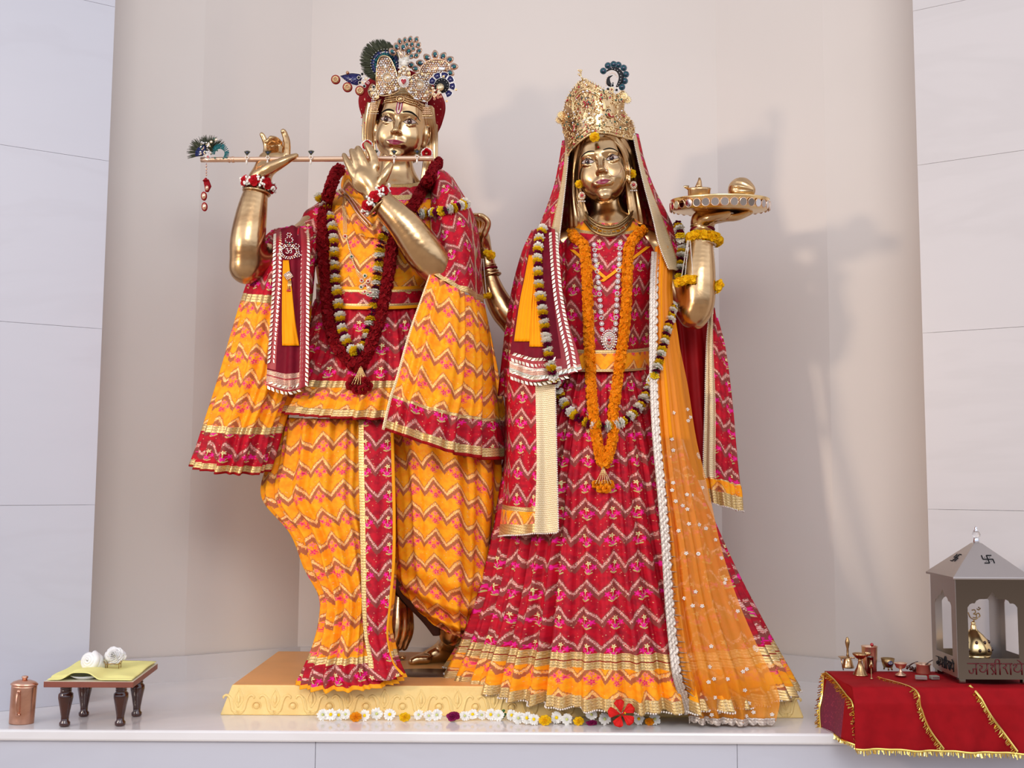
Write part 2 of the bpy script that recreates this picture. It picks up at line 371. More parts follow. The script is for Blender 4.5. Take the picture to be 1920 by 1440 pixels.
def marble(name, col, vein, amt, rough=.25, vs=1.3):
    t = NT(name); co = t.c.outputs['Object']; s3 = t.sep(co)
    st = t.comb(t.m('MULTIPLY', s3[0], .45), t.m('MULTIPLY', s3[1], .5), t.m('MULTIPLY', s3[2], 1.6))
    n1 = t.noise(st, vs, 5, .6, .8); v = t.m('ABSOLUTE', t.m('SUBTRACT', n1, .5)); v = t.m('SUBTRACT', 1.0, t.ss(v, .0, .05))
    n2 = t.noise(st, vs * 2.2, 6, .65, .3)
    c = t.mix(t.m('MULTIPLY', v, amt), col, vein); c = t.mix(t.m('MULTIPLY', t.ss(n2, .4, .75), amt*1.1), c, tuple(x*.86 for x in col))
    return t.set(c, rough, 0.0)
M['wall'] = plain('smooth_marble_panel', srgb(219, 209, 199), .42, nz=.04, nscale=2.5)
M['marble'] = marble('white_marble', srgb(214, 208, 205), srgb(192, 186, 182), .14, .3)
M['marble_floor'] = marble('polished_white_marble', srgb(236, 233, 231), srgb(212, 206, 202), .15, .10)
M['marble_side'] = marble('grey_white_marble', srgb(203, 204, 212), srgb(188, 187, 194), .14, .35)
def goldpaint():
    t = NT('golden_painted_stone'); co = t.c.outputs['Object']; n1 = t.noise(co, 9, 5, .65); n2 = t.noise(co, 70, 4, .6)
    c = t.mix(t.m('MULTIPLY', t.ss(n1, .4, .7), .5), srgb(246, 214, 138), srgb(232, 184, 104)); c = t.mix(t.m('MULTIPLY', t.ss(n2, .5, .7), .3), c, srgb(245, 215, 150))
    t.bump(n2, .25, .002); return t.set(c, .45, .08)
M['gold_paint'] = goldpaint()
M['plinth_top'] = plain('tan_painted_top', srgb(240, 172, 98), .40, .0, nz=.15, nscale=6)
M['dark_patch'] = plain('dark_base_patch', srgb(96, 70, 52), .3, .3, nz=.4, nscale=30)
def mirrorwork():
    t = NT('leaf_braid_ground'); return t.set(srgb(158, 14, 28), .5, 0.0)
M['braid_red'] = mirrorwork()
M['leafgold'] = plain('foil_leaf', (0.92, 0.80, 0.60), .25, .7)
# ------------------------------------------------------------------ the setting
FY = G(960, 1373).y                                        # front edge of the marble shelf
m = MB(); m.box((-2.6, FY, -.030), (2.6, 1.3, 0.0)); o = m.build('floor', M['marble_floor'], smooth=False, bevel=.006); o['kind'] = 'structure'
m = MB(); xs = [-2.6, -1.47, -0.53, 0.62, 1.75, 2.6]
for a_, b_ in zip(xs[:-1], xs[1:]): m.box((a_, FY + .014, -1.2), (b_ - .0015, FY + .05, -.0305))
o = m.build('wall_front', M['marble_side'], smooth=False); o['kind'] = 'structure'
cA, cB, cC = G(172, 1288), G(345, 1276), G(557, 1257)
def wallstrip(name, pts, z0, z1, mat, th=.04, joints=(), kind='structure'):
    """upright panels along pts (x, y); thickness grows away from the camera"""
    m = MB(); zs = [z0] + [j for j in joints if z0 < j < z1] + [z1]
    for (p, q) in zip(pts[:-1], pts[1:]):
        p = Vector((p[0], p[1])); q = Vector((q[0], q[1])); d = (q - p).normalized(); n = Vector((-d.y, d.x)) * th
        for za, zb in zip(zs[:-1], zs[1:]):
            g = .0005 if len(zs) > 2 else 0
            v = [(p.x, p.y, za+g), (q.x, q.y, za+g), (q.x+n.x, q.y+n.y, za+g), (p.x+n.x, p.y+n.y, za+g)]
            v += [(x, y, zb-g) for x, y, _ in v]
            m.add(v, [(0,3,2,1),(4,5,6,7),(0,1,5,4),(1,2,6,5),(2,3,7,6),(3,0,4,7)])
    o = m.build(name, mat, smooth=False); o['kind'] = kind; return o
Lc, L0 = G(163, 1318), G(0, 1334)
ex = (Vector((L0.x, L0.y)) - Vector((Lc.x, Lc.y))).normalized()
Lf = Vector((Lc.x, Lc.y)) + ex * 1.3
for side, s in (('left', 1), ('right', -1)):
    pts = [(s*cA.x*1.12, cA.y - .045), (s*cB.x, cB.y), (s*cC.x, cC.y)]
    if s < 0: pts = pts[::-1]
    wallstrip('wall_niche_' + side, pts, 0, 3.2, M['wall'])
    jp = [(s*Lc.x, Lc.y), (s*(Lc.x - .16), Lc.y + .30)]
    if s > 0: jp = jp[::-1]
    fp = [(s*Lf.x, Lf.y), (s*Lc.x, Lc.y)]
    if s < 0: fp = fp[::-1]
    wallstrip('wall_' + side, fp, 0, 3.2, M['marble_side' if s > 0 else 'marble'], .05, (.60, 1.15, 1.69, 2.2, 2.7))
    if s > 0: wallstrip('wall_reveal_' + side, [(Lc.x - .001, Lc.y + .001), (Lc.x - .16, Lc.y + .30)], 0, 3.2, M['marble_side'], .03)
    else: wallstrip('wall_reveal_' + side, [(-Lc.x + .16, Lc.y + .30), (-Lc.x + .001, Lc.y + .001)], 0, 3.2, M['marble'], .03)
    inw = [(p[0]*(1 - .012/abs(p[0])) if True else p[0], p[1] - .012) for p in pts]
    wallstrip('baseboard_' + side, inw, 0, .084, M['marble'], .011)
wallstrip('wall_back', [(cC.x, cC.y), (-cC.x, cC.y)], 0, 3.2, M['wall'])
wallstrip('baseboard_back', [(cC.x + .008, cC.y - .012), (-cC.x - .008, cC.y - .012)], 0, .084, M['marble'], .011)

# ------------------------------------------------------------------ plinth
PZ = .085
pf = G(960, 1344).y
PL, PR = P(412, 1344, -pf).x, P(1508, 1348, -pf).x
plinth = empty('plinth', ((PL+PR)/2, pf, 0), 'low golden plinth with carved lotus front under the two statues', 'plinth')
ins = .030; bx0, bx1 = PL + .045, PR - .045
v = [(PL, pf, 0), (PR, pf, 0), (PR - .0, .50, 0), (PL + .0, .50, 0), (PL + ins, pf + .012, PZ), (PR - ins, pf + .012, PZ), (PR - ins - .0, .49, PZ), (PL + ins + .0, .49, PZ)]
f_ = [(0,3,2,1),(4,5,6,7),(0,1,5,4),(1,2,6,5),(2,3,7,6),(3,0,4,7)]
base = mesh_obj('base', v, f_, [M['gold_paint'], M['plinth_top']], [0,1,0,0,0,0], None, plinth, False, bevel=.004)
m = MB(); n = 16; sl_ = math.atan2(.012, PZ)
RM = Matrix.Rotation(PI/2 - sl_, 3, 'X')                   # x right, y up, normal to the viewer
def onfront(x, z, out=.0): return Vector((x, pf + .012*z/PZ - out, z))
def leafpoly(w_, h_): return [(w_*math.sin(PI*t)**.8*(1 if t < 1 else 0), 0) for t in ()]
for k in range(n):
    cx = PL + .052 + k * (PR - PL - .104) / (n - 1)
    if cx > PR - .02: break
    bud = [onfront(cx + .0, .012)]
    def strand(pts, r): m.tube([onfront(cx + x, z, -.0005) for x, z in crom(pts, 14)], r, n=6, flat=.8)
    for s in (-1, 1):
        strand([(s*.002, .010), (s*.016, .014), (s*.021, .034), (s*.027, .050), (s*.036, .056), (s*.045, .051), (s*.043, .046)], [.0045]*10+[.004,.0035,.003,.0018])
        strand([(s*.001, .006), (s*.012, .008), (s*.015, .024), (s*.019, .042), (s*.026, .052)], .0032)
        strand([(0, .022), (s*.010, .038), (s*.011, .052), (0, .074)], .0024)
    strand([(0, .024), (0, .045), (0, .066)], [.002]*4+[.0055]*5+[.004,.003,.002,.0015,.001])
    if k < n - 1:
        c_ = onfront(cx + (PR-PL-.104)/(n-1)/2, .026); m.ball(c_, (.0095, .006, .0095)); m.tube([c_ + Vector((.0125*math.cos(a), -.0, .0125*math.sin(a))) for a in np.linspace(0, 2*PI, 14)[:-1]], .0018, n=5, closed=True)
m.build('carved_lotus_border', M['gold_paint'], base)
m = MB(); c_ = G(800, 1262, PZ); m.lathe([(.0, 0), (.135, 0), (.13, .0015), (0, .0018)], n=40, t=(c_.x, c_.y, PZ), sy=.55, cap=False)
m.build('dark_footing_patch', M['dark_patch'], plinth)  # thin dark brown disc on the plinth top by the feet

# ------------------------------------------------------------------ copper vessel, low table and what lies on it
def lathe_obj(name, prof, mat, parent=None, n=32, **k):
    m = MB(); m.lathe(prof, 0, n, **k); return m.build(name, mat, parent)
c_ = G(40, 1356)
vs = empty('copper_water_pot', c_, 'oval hammered copper pot with a knobbed lid, left of the little table', 'pot')
lathe_obj('body', [(.026,0),(.0335,0),(.034,.003),(.0345,.06),(.035,.100),(.0345,.104)], M['copper'], vs, t=c_, sy=.72)
lid = lathe_obj('lid', [(.0345,.104),(.037,.105),(.0375,.108),(.030,.114),(.018,.118),(.008,.119)], M['copper'], vs, t=c_, sy=.72)
lathe_obj('knob', [(.007,.118),(.006,.122),(.0085,.124),(.0085,.1285),(.004,.130)], M['copper'], lid, t=c_)
m = MB(); m.tube([c_ + Vector(p) for p in crom([(-.004,-.026,.09),(-.003,-.034,.085),(-.001,-.040,.06),(0,-.036,.035),(0,-.026,.028)], 16)], .0028, flat=.6); m.ball(c_ + Vector((-.003,-.026,.09)), (.006,.003,.006)); m.ball(c_ + Vector((0,-.027,.028)), (.008,.003,.005))
m.build('handle', M['copper'], vs)
for ob in [vs]: ob.rotation_euler = (0, math.radians(2.0), 0)

TZ = .137
f0, f1, b1 = P(82, 1272, .37), P(250, 1272, .37), G(298, 1243, TZ)
tx0, tx1, ty0, ty1 = f0.x, f1.x, f0.y, b1.y - .01
tb = empty('low_wooden_table', ((tx0+tx1)/2, (ty0+ty1)/2, 0), 'small low table with turned dark legs holding a yellow cloth and shells', 'table')
dx_ = b1.x - f1.x
v = [(tx0,ty0,TZ-.016),(tx1,ty0,TZ-.016),(tx1+dx_,ty1,TZ-.016),(tx0+dx_,ty1,TZ-.016)]; v += [(x,y,TZ) for x,y,_ in v]
mesh_obj('tabletop', v, f_, [M['wood_edge'], M['formica']], [0,1,0,0,0,0], None, tb, False, bevel=.0015)
lp = [(.0,0),(.012,0),(.0155,.004),(.0155,.011),(.011,.016),(.0115,.028),(.0165,.055),(.0215,.078),(.021,.088),(.015,.094),(.0165,.096),(.0165,.0985),(.015,.100),(.0165,.102),(.0165,.1045),(.0155,.106),(.020,.111),(.0205,.117),(.017,.121)]
for (x, y) in ((121, 1362), (225, 1361), (157, 1343), (256, 1343)):
    g = G(x, y); lathe_obj('leg', [(r*.93, z) for r, z in lp], M['wood_dark'], tb, 24, t=(g.x, g.y, 0))
# plate
pc = P(160, 1262, .33); pc.y = ty0 + .046
pl = lathe_obj('small_plate', [(0,.001),(.022,0),(.024,.001),(.040,.009),(.041,.011),(.038,.0095),(.022,.003),(0,.003)], M['porcelain'], None, 36, t=(pc.x, pc.y, TZ), cap=False)
setprops(pl, 'white round plate half covered by the yellow cloth', 'plate')
# cloth
R_, K_ = 40, 50; pts = np.zeros((R_, K_, 3)); UU = np.zeros((R_, K_)); VV = UU.copy()
for i in range(R_):
    for j in range(K_):
        u, vv = j/(K_-1), i/(R_-1)
        x = tx0 + dx_*vv + .008 + u*(tx1 - tx0 - .014); y = ty0 + .004 + vv*(ty1 - ty0 + .0)
        px_ = (x - pc.x); bumpz = .021*math.exp(-((px_/.040)**2)**2 - max(0, (y-pc.y-.02))**2/.004)
        z = TZ + .0016 + bumpz + .003*math.sin(9*u+4*vv) * math.sin(5*vv+1) + .003
        if vv < .12: z = TZ + .002 + bumpz*.9 + .001
        pts[i, j] = (x, y, z + (.010*max(0, .14-u)/.14*0) + .016*max(0, vv-.7)*math.exp(-((u-.35)/.25)**2)); UU[i, j] = x; VV[i, j] = y
cl = grid_obj('yellow_cloth', pts, UU, VV, M['yellow_cloth'], solid=.0015); setprops(cl, 'pale yellow cloth spread over the little table top', 'cloth')
# conch
cc = P(169, 1239, .22)
m = MB(); Mb = basis((-.25, -1, .25)); 
def spiral(turns, r0, r1, th0, th1, lift):
    return [(((r0 + (r1-r0)*t)*math.cos(2*PI*turns*t), (r0 + (r1-r0)*t)*math.sin(2*PI*turns*t), lift*(1-t)), th0 + (th1-th0)*t) for t in np.linspace(0, 1, 90)]
sp_ = spiral(3.2, .002, .0215, .003, .0105, .016)
m.tube([cc + Mb @ Vector(p) for p, r in sp_], [r for p, r in sp_], n=12)
m.ball(cc + Mb @ Vector((.004, 0, -.016)), (.027, .026, .024), M=Mb)
m.tube([cc + Mb @ Vector(p) for p in crom([(.01, -.004, -.010), (.018, -.008, -.035), (.02, -.004, -.055)], 10)], np.linspace(.022, .005, 10), n=12)
o = m.build('conch_shell', M['shell']); setprops(o, 'round white spiral conch on the yellow cloth, left of the rose shaped shell', 'shell')
# rose shell on wire stand
rc = P(214, 1229, .20)
def rose(m, c, r, Mx, mi=0, layers=5, seed=0, cup=.7, pet=5, wav=.12):
    """cupped ruffled petals round an axis"""
    rr = random.Random(seed)
    for L in range(layers):
        t = (L + 1) / layers; n_ = pet if L else 3
        for k in range(n_):
            a0 = 2*PI*k/n_ + L*.9 + rr.uniform(-.2, .2); wd = (2*PI/n_)*.62
            g = []; NI, NJ = 4, 5
            for i in range(NI):
                s_ = i/(NI-1)
                for j in range(NJ):
                    q = (j/(NJ-1) - .5)*2
                    rad = r*t*(.25 + .75*s_)*(1 - .18*q*q*s_); an = a0 + q*wd*(.4 + .6*math.sin(PI*.5*s_))
                    h = r*(cup*(1-t)*1.1*s_ + .10*s_) + r*wav*math.sin(3*an + L)*s_ + r*.15*(1-s_)*-1
                    if i == NI-1: h -= r*.10*t
                    g.append((rad*math.cos(an), rad*math.sin(an), h))
            f = [(i*NJ+j, (i+1)*NJ+j, (i+1)*NJ+j+1, i*NJ+j+1) for i in range(NI-1) for j in range(NJ-1)]
            m.add(g, f, mi, Mx, c)
m = MB(); rose(m, rc, .028, basis((0, -1, .3)), 0, 6, 3, .8, 5, .10); m.ball(rc + Vector((.001, .006, -.004)), (.022, .013, .018))
for s in (-1, 1): rose(m, rc + Vector((s*.016, .006, -.001)), .018, basis((s*.7, -1, .5)), 0, 3, 9+s, .6, 5, .14)
o = m.build('rose_shaped_shell', M['shell'], solid=.0008); setprops(o, 'white shell carved like a rose on a tiny bronze wire stand', 'shell')
m = MB()
for s in (-1, 1):
    for q in (-.012, .004): m.tube([rc + Vector(p) for p in ((s*.022, q, -.016), (s*.019, q, -.022), (s*.019, q, -.0345))], .0012, n=5)
m.tube([rc + Vector(p) for p in crom([(-.025,-.012,-.014),(-.016,-.012,-.023),(0,-.012,-.021),(.016,-.012,-.023),(.025,-.012,-.012)], 16)], .0014, n=5); m.tube([rc + Vector((s*.019, q_, -.022)) for s, q_ in ((1, -.012), (1, .004))], .0012, n=5)
o = m.build('wire_stand', M['brass_dark']); setprops(o, 'tiny bronze wire stand under the rose shaped shell', 'stand')

# ------------------------------------------------------------------ cloth covered table at the right
RZ = .139
rx0, rx1, ry0, ry1 = .905, 1.50, -.418, -.165
tbl = empty('low_offering_table', ((rx0+rx1)/2, (ry0+ry1)/2, 0), 'low table hidden under the red fringed cloth', 'table')
m = MB(); m.box((rx0+.015, ry0+.03, RZ-.022), (rx1, ry1, RZ-.005)); m.build('tabletop', M['wood_dark'], tbl, False)
for (x, y) in ((rx0+.05, -.36), (rx0+.05, ry1-.03), (rx1-.05, -.36), (rx1-.05, ry1-.03)):
    m = MB(); m.box((x-.015, y-.015, 0), (x+.015, y+.015, RZ-.022)); m.build('leg', M['wood_dark'], tbl, False)
def cloth_pt(u, t):
    """u: 0 left end .. 1 right; t: 0 back edge, .3 front top edge, 1 front hem"""
    x = rx0 + u*(rx1-rx0)
    if t < .3:
        q = t/.3; return Vector((x, ry1 + q*(ry0 - ry1), RZ + .0035*math.sin(16*u)*math.sin(PI*q) + .001 + (.002*math.sin(9*q))))
    q = (t-.3)/.7; drop = .148 + .014*u
    yy = ry0 - .012*min(1, q*5) - .006*math.sin(26*u + 1)*q - .004*math.sin(53*u)*q
    return Vector((x - .004*q, yy - .004*q, RZ - .006*min(1, q*8) - drop*q))
NU, NV = 120, 60; tt = np.r_[np.linspace(0, .3, 22)[:-1], np.linspace(.3, 1, NV - 21)]
pts = np.array([[cloth_pt(u, t) for u in np.linspace(0, 1, NU)] for t in tt]); UU = pts[:, :, 0]; VV = np.repeat(tt[:, None]*.45, NU, 1)
cloth = empty('red_tablecloth', (rx0, ry0, RZ), 'dark red cloth edged with gold tinsel fringe over the low table', 'tablecloth')
grid_obj('front_drape', pts, UU, VV, M['red_cloth'], parent=cloth, solid=.0015)
sd = []                                                     # side drape with a folded wedge
for t in np.linspace(0, 1, 24):
    row = []
    for q in np.linspace(0, 1, 30):
        y = ry0 - .012*t + q*(ry1 - ry0 + .012*t); out = .030*math.sin(PI*q)*t + .010*math.sin(3*PI*q)*t + .02*q*t
        row.append((rx0 + .002 - out + .012*t*(1-q), y, RZ + .001 - (.148 if q < .15 else .142)*t))
    sd.append(row)
sd = np.array(sd); UU = sd[:, :, 1]; VV = sd[:, :, 2]
t_ = NT('purple_red_printed_lining'); vd = t_.voro(t_.c.outputs['Object'], 120); M['lining'] = t_.set(t_.mix(t_.ss(vd, .2, .35), srgb(150, 48, 70), srgb(116, 30, 58)), .7)
grid_obj('side_drape', sd, UU, VV, [M['red_cloth'], M['lining']], lambda r, c: np.where((c > .2) & (c < .85) & (r > .15), 1, 0), cloth, solid=.0015)
def fringe(name, pts, down, length, parent, step=.0035, seed=1):
    m = MB(); rr = random.Random(seed); a = arcres(pts, step)
    m.tube([Vector(p) + Vector((0, -.002, 0)) for p in a], .0030, n=6, flat=.5)
    for p in a:
        p = Vector(p); d = Vector(down) + Vector((rr.uniform(-.35, .35), rr.uniform(-.5, .1), rr.uniform(-.2, .2)))
        L = length*rr.uniform(.6, 1.15); w_ = .0011
        q = p + d.normalized()*L; s_ = Vector((w_, rr.uniform(-.001, .001), 0)) if abs(d.x) < abs(d.z) else Vector((0, 0, w_))
        m.add([p - s_, p + s_, q + s_, q - s_], [(0, 1, 2, 3)])
    return m.build(name, M['tinsel'], parent, False, solid=.0004)
off = Vector((0, -.004, 0))
fringe('hem_fringe', [cloth_pt(u, .985) + off for u in np.linspace(0.0, 1, 40)], (0, 0, -1), .014, cloth, seed=2)
fringe('diagonal_fringe', [cloth_pt(.20, .12) + Vector((0,0,.003)), cloth_pt(.27, .30) + off, cloth_pt(.292, .5) + off, cloth_pt(.333, .75) + off, cloth_pt(.39, .96) + off], (-.6, 0, -.5), .014, cloth, seed=3)
fringe('diagonal_fringe', [cloth_pt(.532, .28) + Vector((0,0,.003)), cloth_pt(.556, .36) + off, cloth_pt(.596, .55) + off, cloth_pt(.653, .75) + off, cloth_pt(.71, .96) + off], (-.6, 0, -.5), .014, cloth, seed=4)
fringe('diagonal_fringe', [cloth_pt(.80, .29) + Vector((0,0,.003)), cloth_pt(.85, .38) + off, cloth_pt(.90, .44) + off, cloth_pt(.95, .48) + off, cloth_pt(1, .49) + off], (-.2, 0, -1), .014, cloth, seed=5)
def sdp(r, c): p = sd[int(r*23), int(c*29)]; return Vector(p) + Vector((-.004, -.002, 0))
fringe('side_fringe', [sdp(.0, .95), sdp(.08, .6), sdp(.2, .2), sdp(.3, .06), sdp(.6, .03), sdp(1, .02)], (-.7, 0, -.3), .016, cloth, seed=6)
fringe('side_fringe', [sdp(.05, 1), sdp(.4, .9), sdp(.7, .86), sdp(1, .70)], (-.8, 0, -.2), .016, cloth, seed=7)
fringe('side_fringe', [sdp(1, .02), sdp(1, .2), sdp(1, .45), sdp(1, .7)], (-.1, 0, -1), .010, cloth, seed=8)

def on(x, y, z=RZ + .0035): g = G(x, y, z); return g
# bell
c_ = on(1590, 1252); b_ = empty('brass_hand_bell', c_, 'brass hand bell with moulded handle standing at the left end of the red cloth', 'bell')
lathe_obj('bell_cup', [(.0,.001),(.017,0),(.0175,.003),(.0145,.010),(.0125,.020),(.0105,.027),(.006,.031),(.003,.034)], M['brass'], b_, 28, t=c_)
lathe_obj('handle', [(.0035,.033),(.0045,.036),(.003,.040),(.0034,.048),(.0028,.054),(.0055,.066),(.0068,.074),(.0048,.081),(.0035,.083),(.004,.085),(0,.089)], M['brass_dark'], b_, 20, t=c_)
def oil_lamp(c, h, r, label, tilt=0):
    e_ = empty('pedestal_oil_lamp', c, label, 'oil lamp')
    lathe_obj('foot', [(0,0),(.55*r+.010,0),(.5*r+.009,.003),(.010,.35*h),(.0045,.62*h),(.006,.68*h),(.004,.74*h)], M['brass'], e_, 24, t=c)
    m = MB(); prof = [(.003,.72*h),(.5*r,.78*h),(.9*r,.92*h),(r,1.0*h),(.94*r,1.0*h),(.8*r,.94*h),(.3*r,.84*h),(0,.83*h)]
    m.lathe(prof, 0, 28, t=c, cap=False); m.tube([c + Vector(p) for p in ((r*.8,0,.955*h),(r*1.25,0,.98*h),(r*1.55,0,1.0*h))], [r*.38, r*.22, r*.10], n=8, flat=.35)
    m.build('bowl', M['brass'], e_); return e_
oil_lamp(on(1613, 1266), .060, .021, 'brass lamp with wide bowl and flared foot, before the tall copper tumbler')
# small dish lamp behind: spoon-like dishes left and right
c_ = on(1586, 1258); m = MB(); q_ = c_ + Vector((-.004, .01, .036))
e_ = empty('brass_ladle', c_, 'small brass ladle dish held out beside the bell', 'ladle')
m = MB(); m.lathe([(0,-.005),(.008,-.003),(.014,.002),(.015,.0025),(.012,.002),(0,-.003)], 0, 20, t=q_, cap=False); m.build('dish', M['brass'], e_)
m = MB(); m.tube([q_ + Vector((.012, 0, .001)), q_ + Vector((.03, -.012, .001))], .0022, n=6); m.tube([q_ + Vector((-.006,0,-.003)), q_ + Vector((0, 0, -.0355))], .0016, n=6); m.build('handle', M['brass'], e_)
def cup(name, label, cat, c, r0, r1, h, mat, th=.0012):
    m = MB(); m.lathe([(0,0),(r0,0),(r0+(r1-r0)*.5,h*.5),(r1,h),(r1+.0012,h+.001),(r1-th,h),(r0-th,.003),(0,.003)], 0, 28, t=c, cap=False)
    return setprops(m.build(name, mat), label, cat)
c_ = on(1631, 1257); cup('copper_tumbler', 'tall straight copper tumbler behind the brass lamp', 'tumbler', c_, .019, .0225, .068, M['copper_gold'])
s_ = empty('red_knobbed_spoon', c_ + Vector((.004,0,.01)), 'spoon with a dark red knob sticking out of the tall copper tumbler', 'spoon')
m = MB(); m.tube([c_ + Vector((.002,0,.006)), c_ + Vector((.007,-.002,.070))], .0013, n=6); m.build('handle', M['brass'], s_)
m = MB(); m.ball(c_ + Vector((.007,-.002,.073)), (.005,.005,.0055)); m.build('knob', M['ruby'], s_)
c_ = on(1624, 1262); cup('narrow_steel_cup', 'narrow polished cup squeezed between brass lamp and copper tumbler', 'cup', c_ + Vector((.012,.0,0)), .008, .010, .045, M['steel'])
c_ = on(1634, 1273, RZ+.002); h_ = empty('incense_holder', c_, 'thin brass incense holder with a curved hook at the cloth edge', 'incense holder')
m = MB(); m.lathe([(0,0),(.005,0),(.004,.0025),(.0015,.004),(.0015,.028)], 0, 14, t=c_); m.build('stem', M['brass'], h_)
m = MB(); m.tube([c_ + Vector(p) for p in crom([(0,0,.028),(-.004,0,.034),(0,0,.042),(.004,0,.036),(.001,0,.030)], 18)], .0011, n=6); m.tube([c_ + Vector((0,0,.03)), c_ + Vector((.001,.002,.050))], .0028, n=8); m.build('hook', M['brass'], h_)
# footed glass bowl with blue label, flared cup, tweezers, small pot with spoon
c_ = on(1665, 1256); e_ = empty('footed_bowl', c_, 'bronze footed bowl with a round blue and white sticker', 'bowl')
m = MB(); m.lathe([(0,.008),(.013,.008),(.016,.018),(.0195,.033),(.0185,.033),(.014,.018),(0,.012)], 0, 26, t=c_, cap=False); m.build('bowl_body', M['brass_dark'], e_)
m = MB(); [m.tube([c_ + Vector((.010*math.cos(a), .010*math.sin(a), .010)), c_ + Vector((.012*math.cos(a), .012*math.sin(a), 0))], .0022, n=6) for a in (.3, 2.4, 4.5, 5.6)]; m.build('feet', M['brass_dark'], e_)
m = MB(); m.lathe([(0,0),(.0072,0),(.0072,.0006),(0,.0008)], 0, 24, M=basis((0,-1,-.22)), t=c_ + Vector((.001,-.0183,.022)), cap=False); lb_ = m.build('sticker', M['navy'], e_)
m = MB(); m.tube([c_ + Vector((.001,-.0193,.0225)) + Vector((.0052*math.cos(a), 0, .0032*math.sin(a))) for a in np.linspace(0,2*PI,20)[:-1]], .0005, n=4, closed=True); m.tube([c_ + Vector((-.003,-.0195,.0225)), c_ + Vector((.005,-.0195,.0225))], .0006, n=4); m.build('sticker_print', M['white'], lb_)
c_ = on(1689, 1266); e_ = empty('stemmed_copper_cup', c_, 'shallow copper cup on a conical stem, right of the stickered bowl', 'cup')
lathe_obj('stem', [(0,0),(.0155,0),(.0145,.002),(.005,.008),(.003,.015),(.0035,.018)], M['copper_gold'], e_, 24, t=c_)
lathe_obj('cup_bowl', [(.003,.017),(.012,.021),(.0175,.033),(.0185,.034),(.0165,.033),(.010,.023),(0,.021)], M['copper_gold'], e_, 28, t=c_, cap=False)
def spoon(label, a, b, mat, c=None):
    m = MB(); m.tube([a, (a+b)/2 + Vector((0,0,.002)), b], [.0028,.0016,.0012], n=6); m.ball(a, (.0065,.005,.003)); return setprops(m.build('small_spoon', mat), label, 'spoon')
spoon('small dark spoon leaning right between the two copper vessels', on(1703, 1256) + Vector((0,0,.010)), on(1719, 1259) + Vector((.004,0,.028)), M['wood_dark'])
m = MB()
for q in range(3): m.tube([on(1700+6*q, 1257+2*q) + Vector(p) for p in ((0,0,.004),(.006,-.002,.013),(.013,.002,.006),(.016,-.003,.002))], .0035, n=7)
setprops(m.build('dark_incense_cone_pile', M['wood_dark']), 'dark brown lump beside the copper pot on the red cloth', 'incense')
c_ = on(1731, 1263); e_ = empty('small_copper_pot', c_, 'squat straight sided copper pot next to the matchboxes', 'pot')
m = MB(); m.lathe([(0,0),(.0185,0),(.0195,.003),(.019,.024),(.0215,.0265),(.0215,.028),(.018,.0275),(.018,.004),(0,.003)], 0, 30, t=c_, cap=False); m.build('pot_body', M['copper_gold'], e_)
spoon('small dark spoon standing in the squat copper pot', c_ + Vector((.006,0,.022)), c_ + Vector((.028,0,.038)), M['wood_dark'])
def matchbox(x, y, label, w_, seed):
    c_ = on(x, y); rz = Matrix.Rotation(seed, 3, 'Z'); e_ = empty('matchbox', c_, label, 'matchbox', 'matchboxes on the red cloth')
    m = MB(); m.box((-w_/2, -.009, 0), (w_/2, .009, .009), 0, rz, c_); m.build('sleeve', M['cardboard'], e_, False, bevel=.0006)
    m = MB(); m.box((-w_/2+.001, -.0095, .0015), (w_/2-.001, -.0088, .0075), 0, rz, c_); m.build('striker_side', M['steel_dull'], e_, False)
matchbox(1727, 1273, 'grey matchbox in front of the copper pot, left of its twin', .030, -.25)
matchbox(1752, 1273, 'grey matchbox nearer the steel lantern than its twin', .022, .12)

# steel lantern shrine
LX0, LX1, LY0, LY1, LZ0, LZ1 = 1.205, 1.400, -.372, -.200, RZ + .020, RZ + .020 + .262
ln = empty('steel_lantern', ((LX0+LX1)/2, (LY0+LY1)/2, RZ), 'square steel lantern shrine with arched openings and pyramid roof on the red cloth', 'lantern')
def archpoly(w_, z0, z1, zs):
    """header with a scalloped arch cut in its lower edge; x from 0 to w_"""
    m_ = .030; a = m_; b = w_ - m_; c = w_/2
    up = [(a, z0), (a, zs), (a+.006, zs+.008), (a+.012, zs+.011), (a+.020, zs+.011), (a+.024, zs+.018), (a+.032, zs+.022), (c-.014, zs+.023), (c-.007, zs+.032), (c, zs+.040)]
    up = up + [(w_ - x, z) for x, z in up[::-1][1:]]
    return [(0, z0)] + up + [(w_, z0), (w_, z1), (0, z1)]
def panel(name, org, xd, w_, mat, door=False):
    m = MB(); H_ = LZ1 - LZ0; Mx = Matrix((xd, (0, 0, 1), Vector(xd).cross((0, 0, 1)))).transposed(); zb = .052
    m.prism([(0, 0), (w_, 0), (w_, zb), (0, zb)], .0015, 0, Mx, org)
    m.prism([(0, zb), (.030, zb), (.030, H_-.10), (0, H_-.10)], .0015, 0, Mx, org); m.prism([(w_-.030, zb), (w_, zb), (w_, H_-.10), (w_-.030, H_-.10)], .0015, 0, Mx, org)
    m.prism(archpoly(w_, H_-.10, H_, H_-.075), .0015, 0, Mx, org)
    return m.build(name, mat, ln, False), Mx
wf, ws = LX1 - LX0, LY1 - LY0
pf_, Mf = panel('front_panel', Vector((LX0, LY0, LZ0)), (1, 0, 0), wf, M['steel'])
pl_, Ml = panel('side_panel', Vector((LX0, LY1, LZ0)), (0, -1, 0), ws, M['steel_dull'])
panel('side_panel', Vector((LX1, LY0, LZ0)), (0, 1, 0), ws, M['steel_dull']); panel('back_panel', Vector((LX1, LY1, LZ0)), (-1, 0, 0), wf, M['steel_dull'])
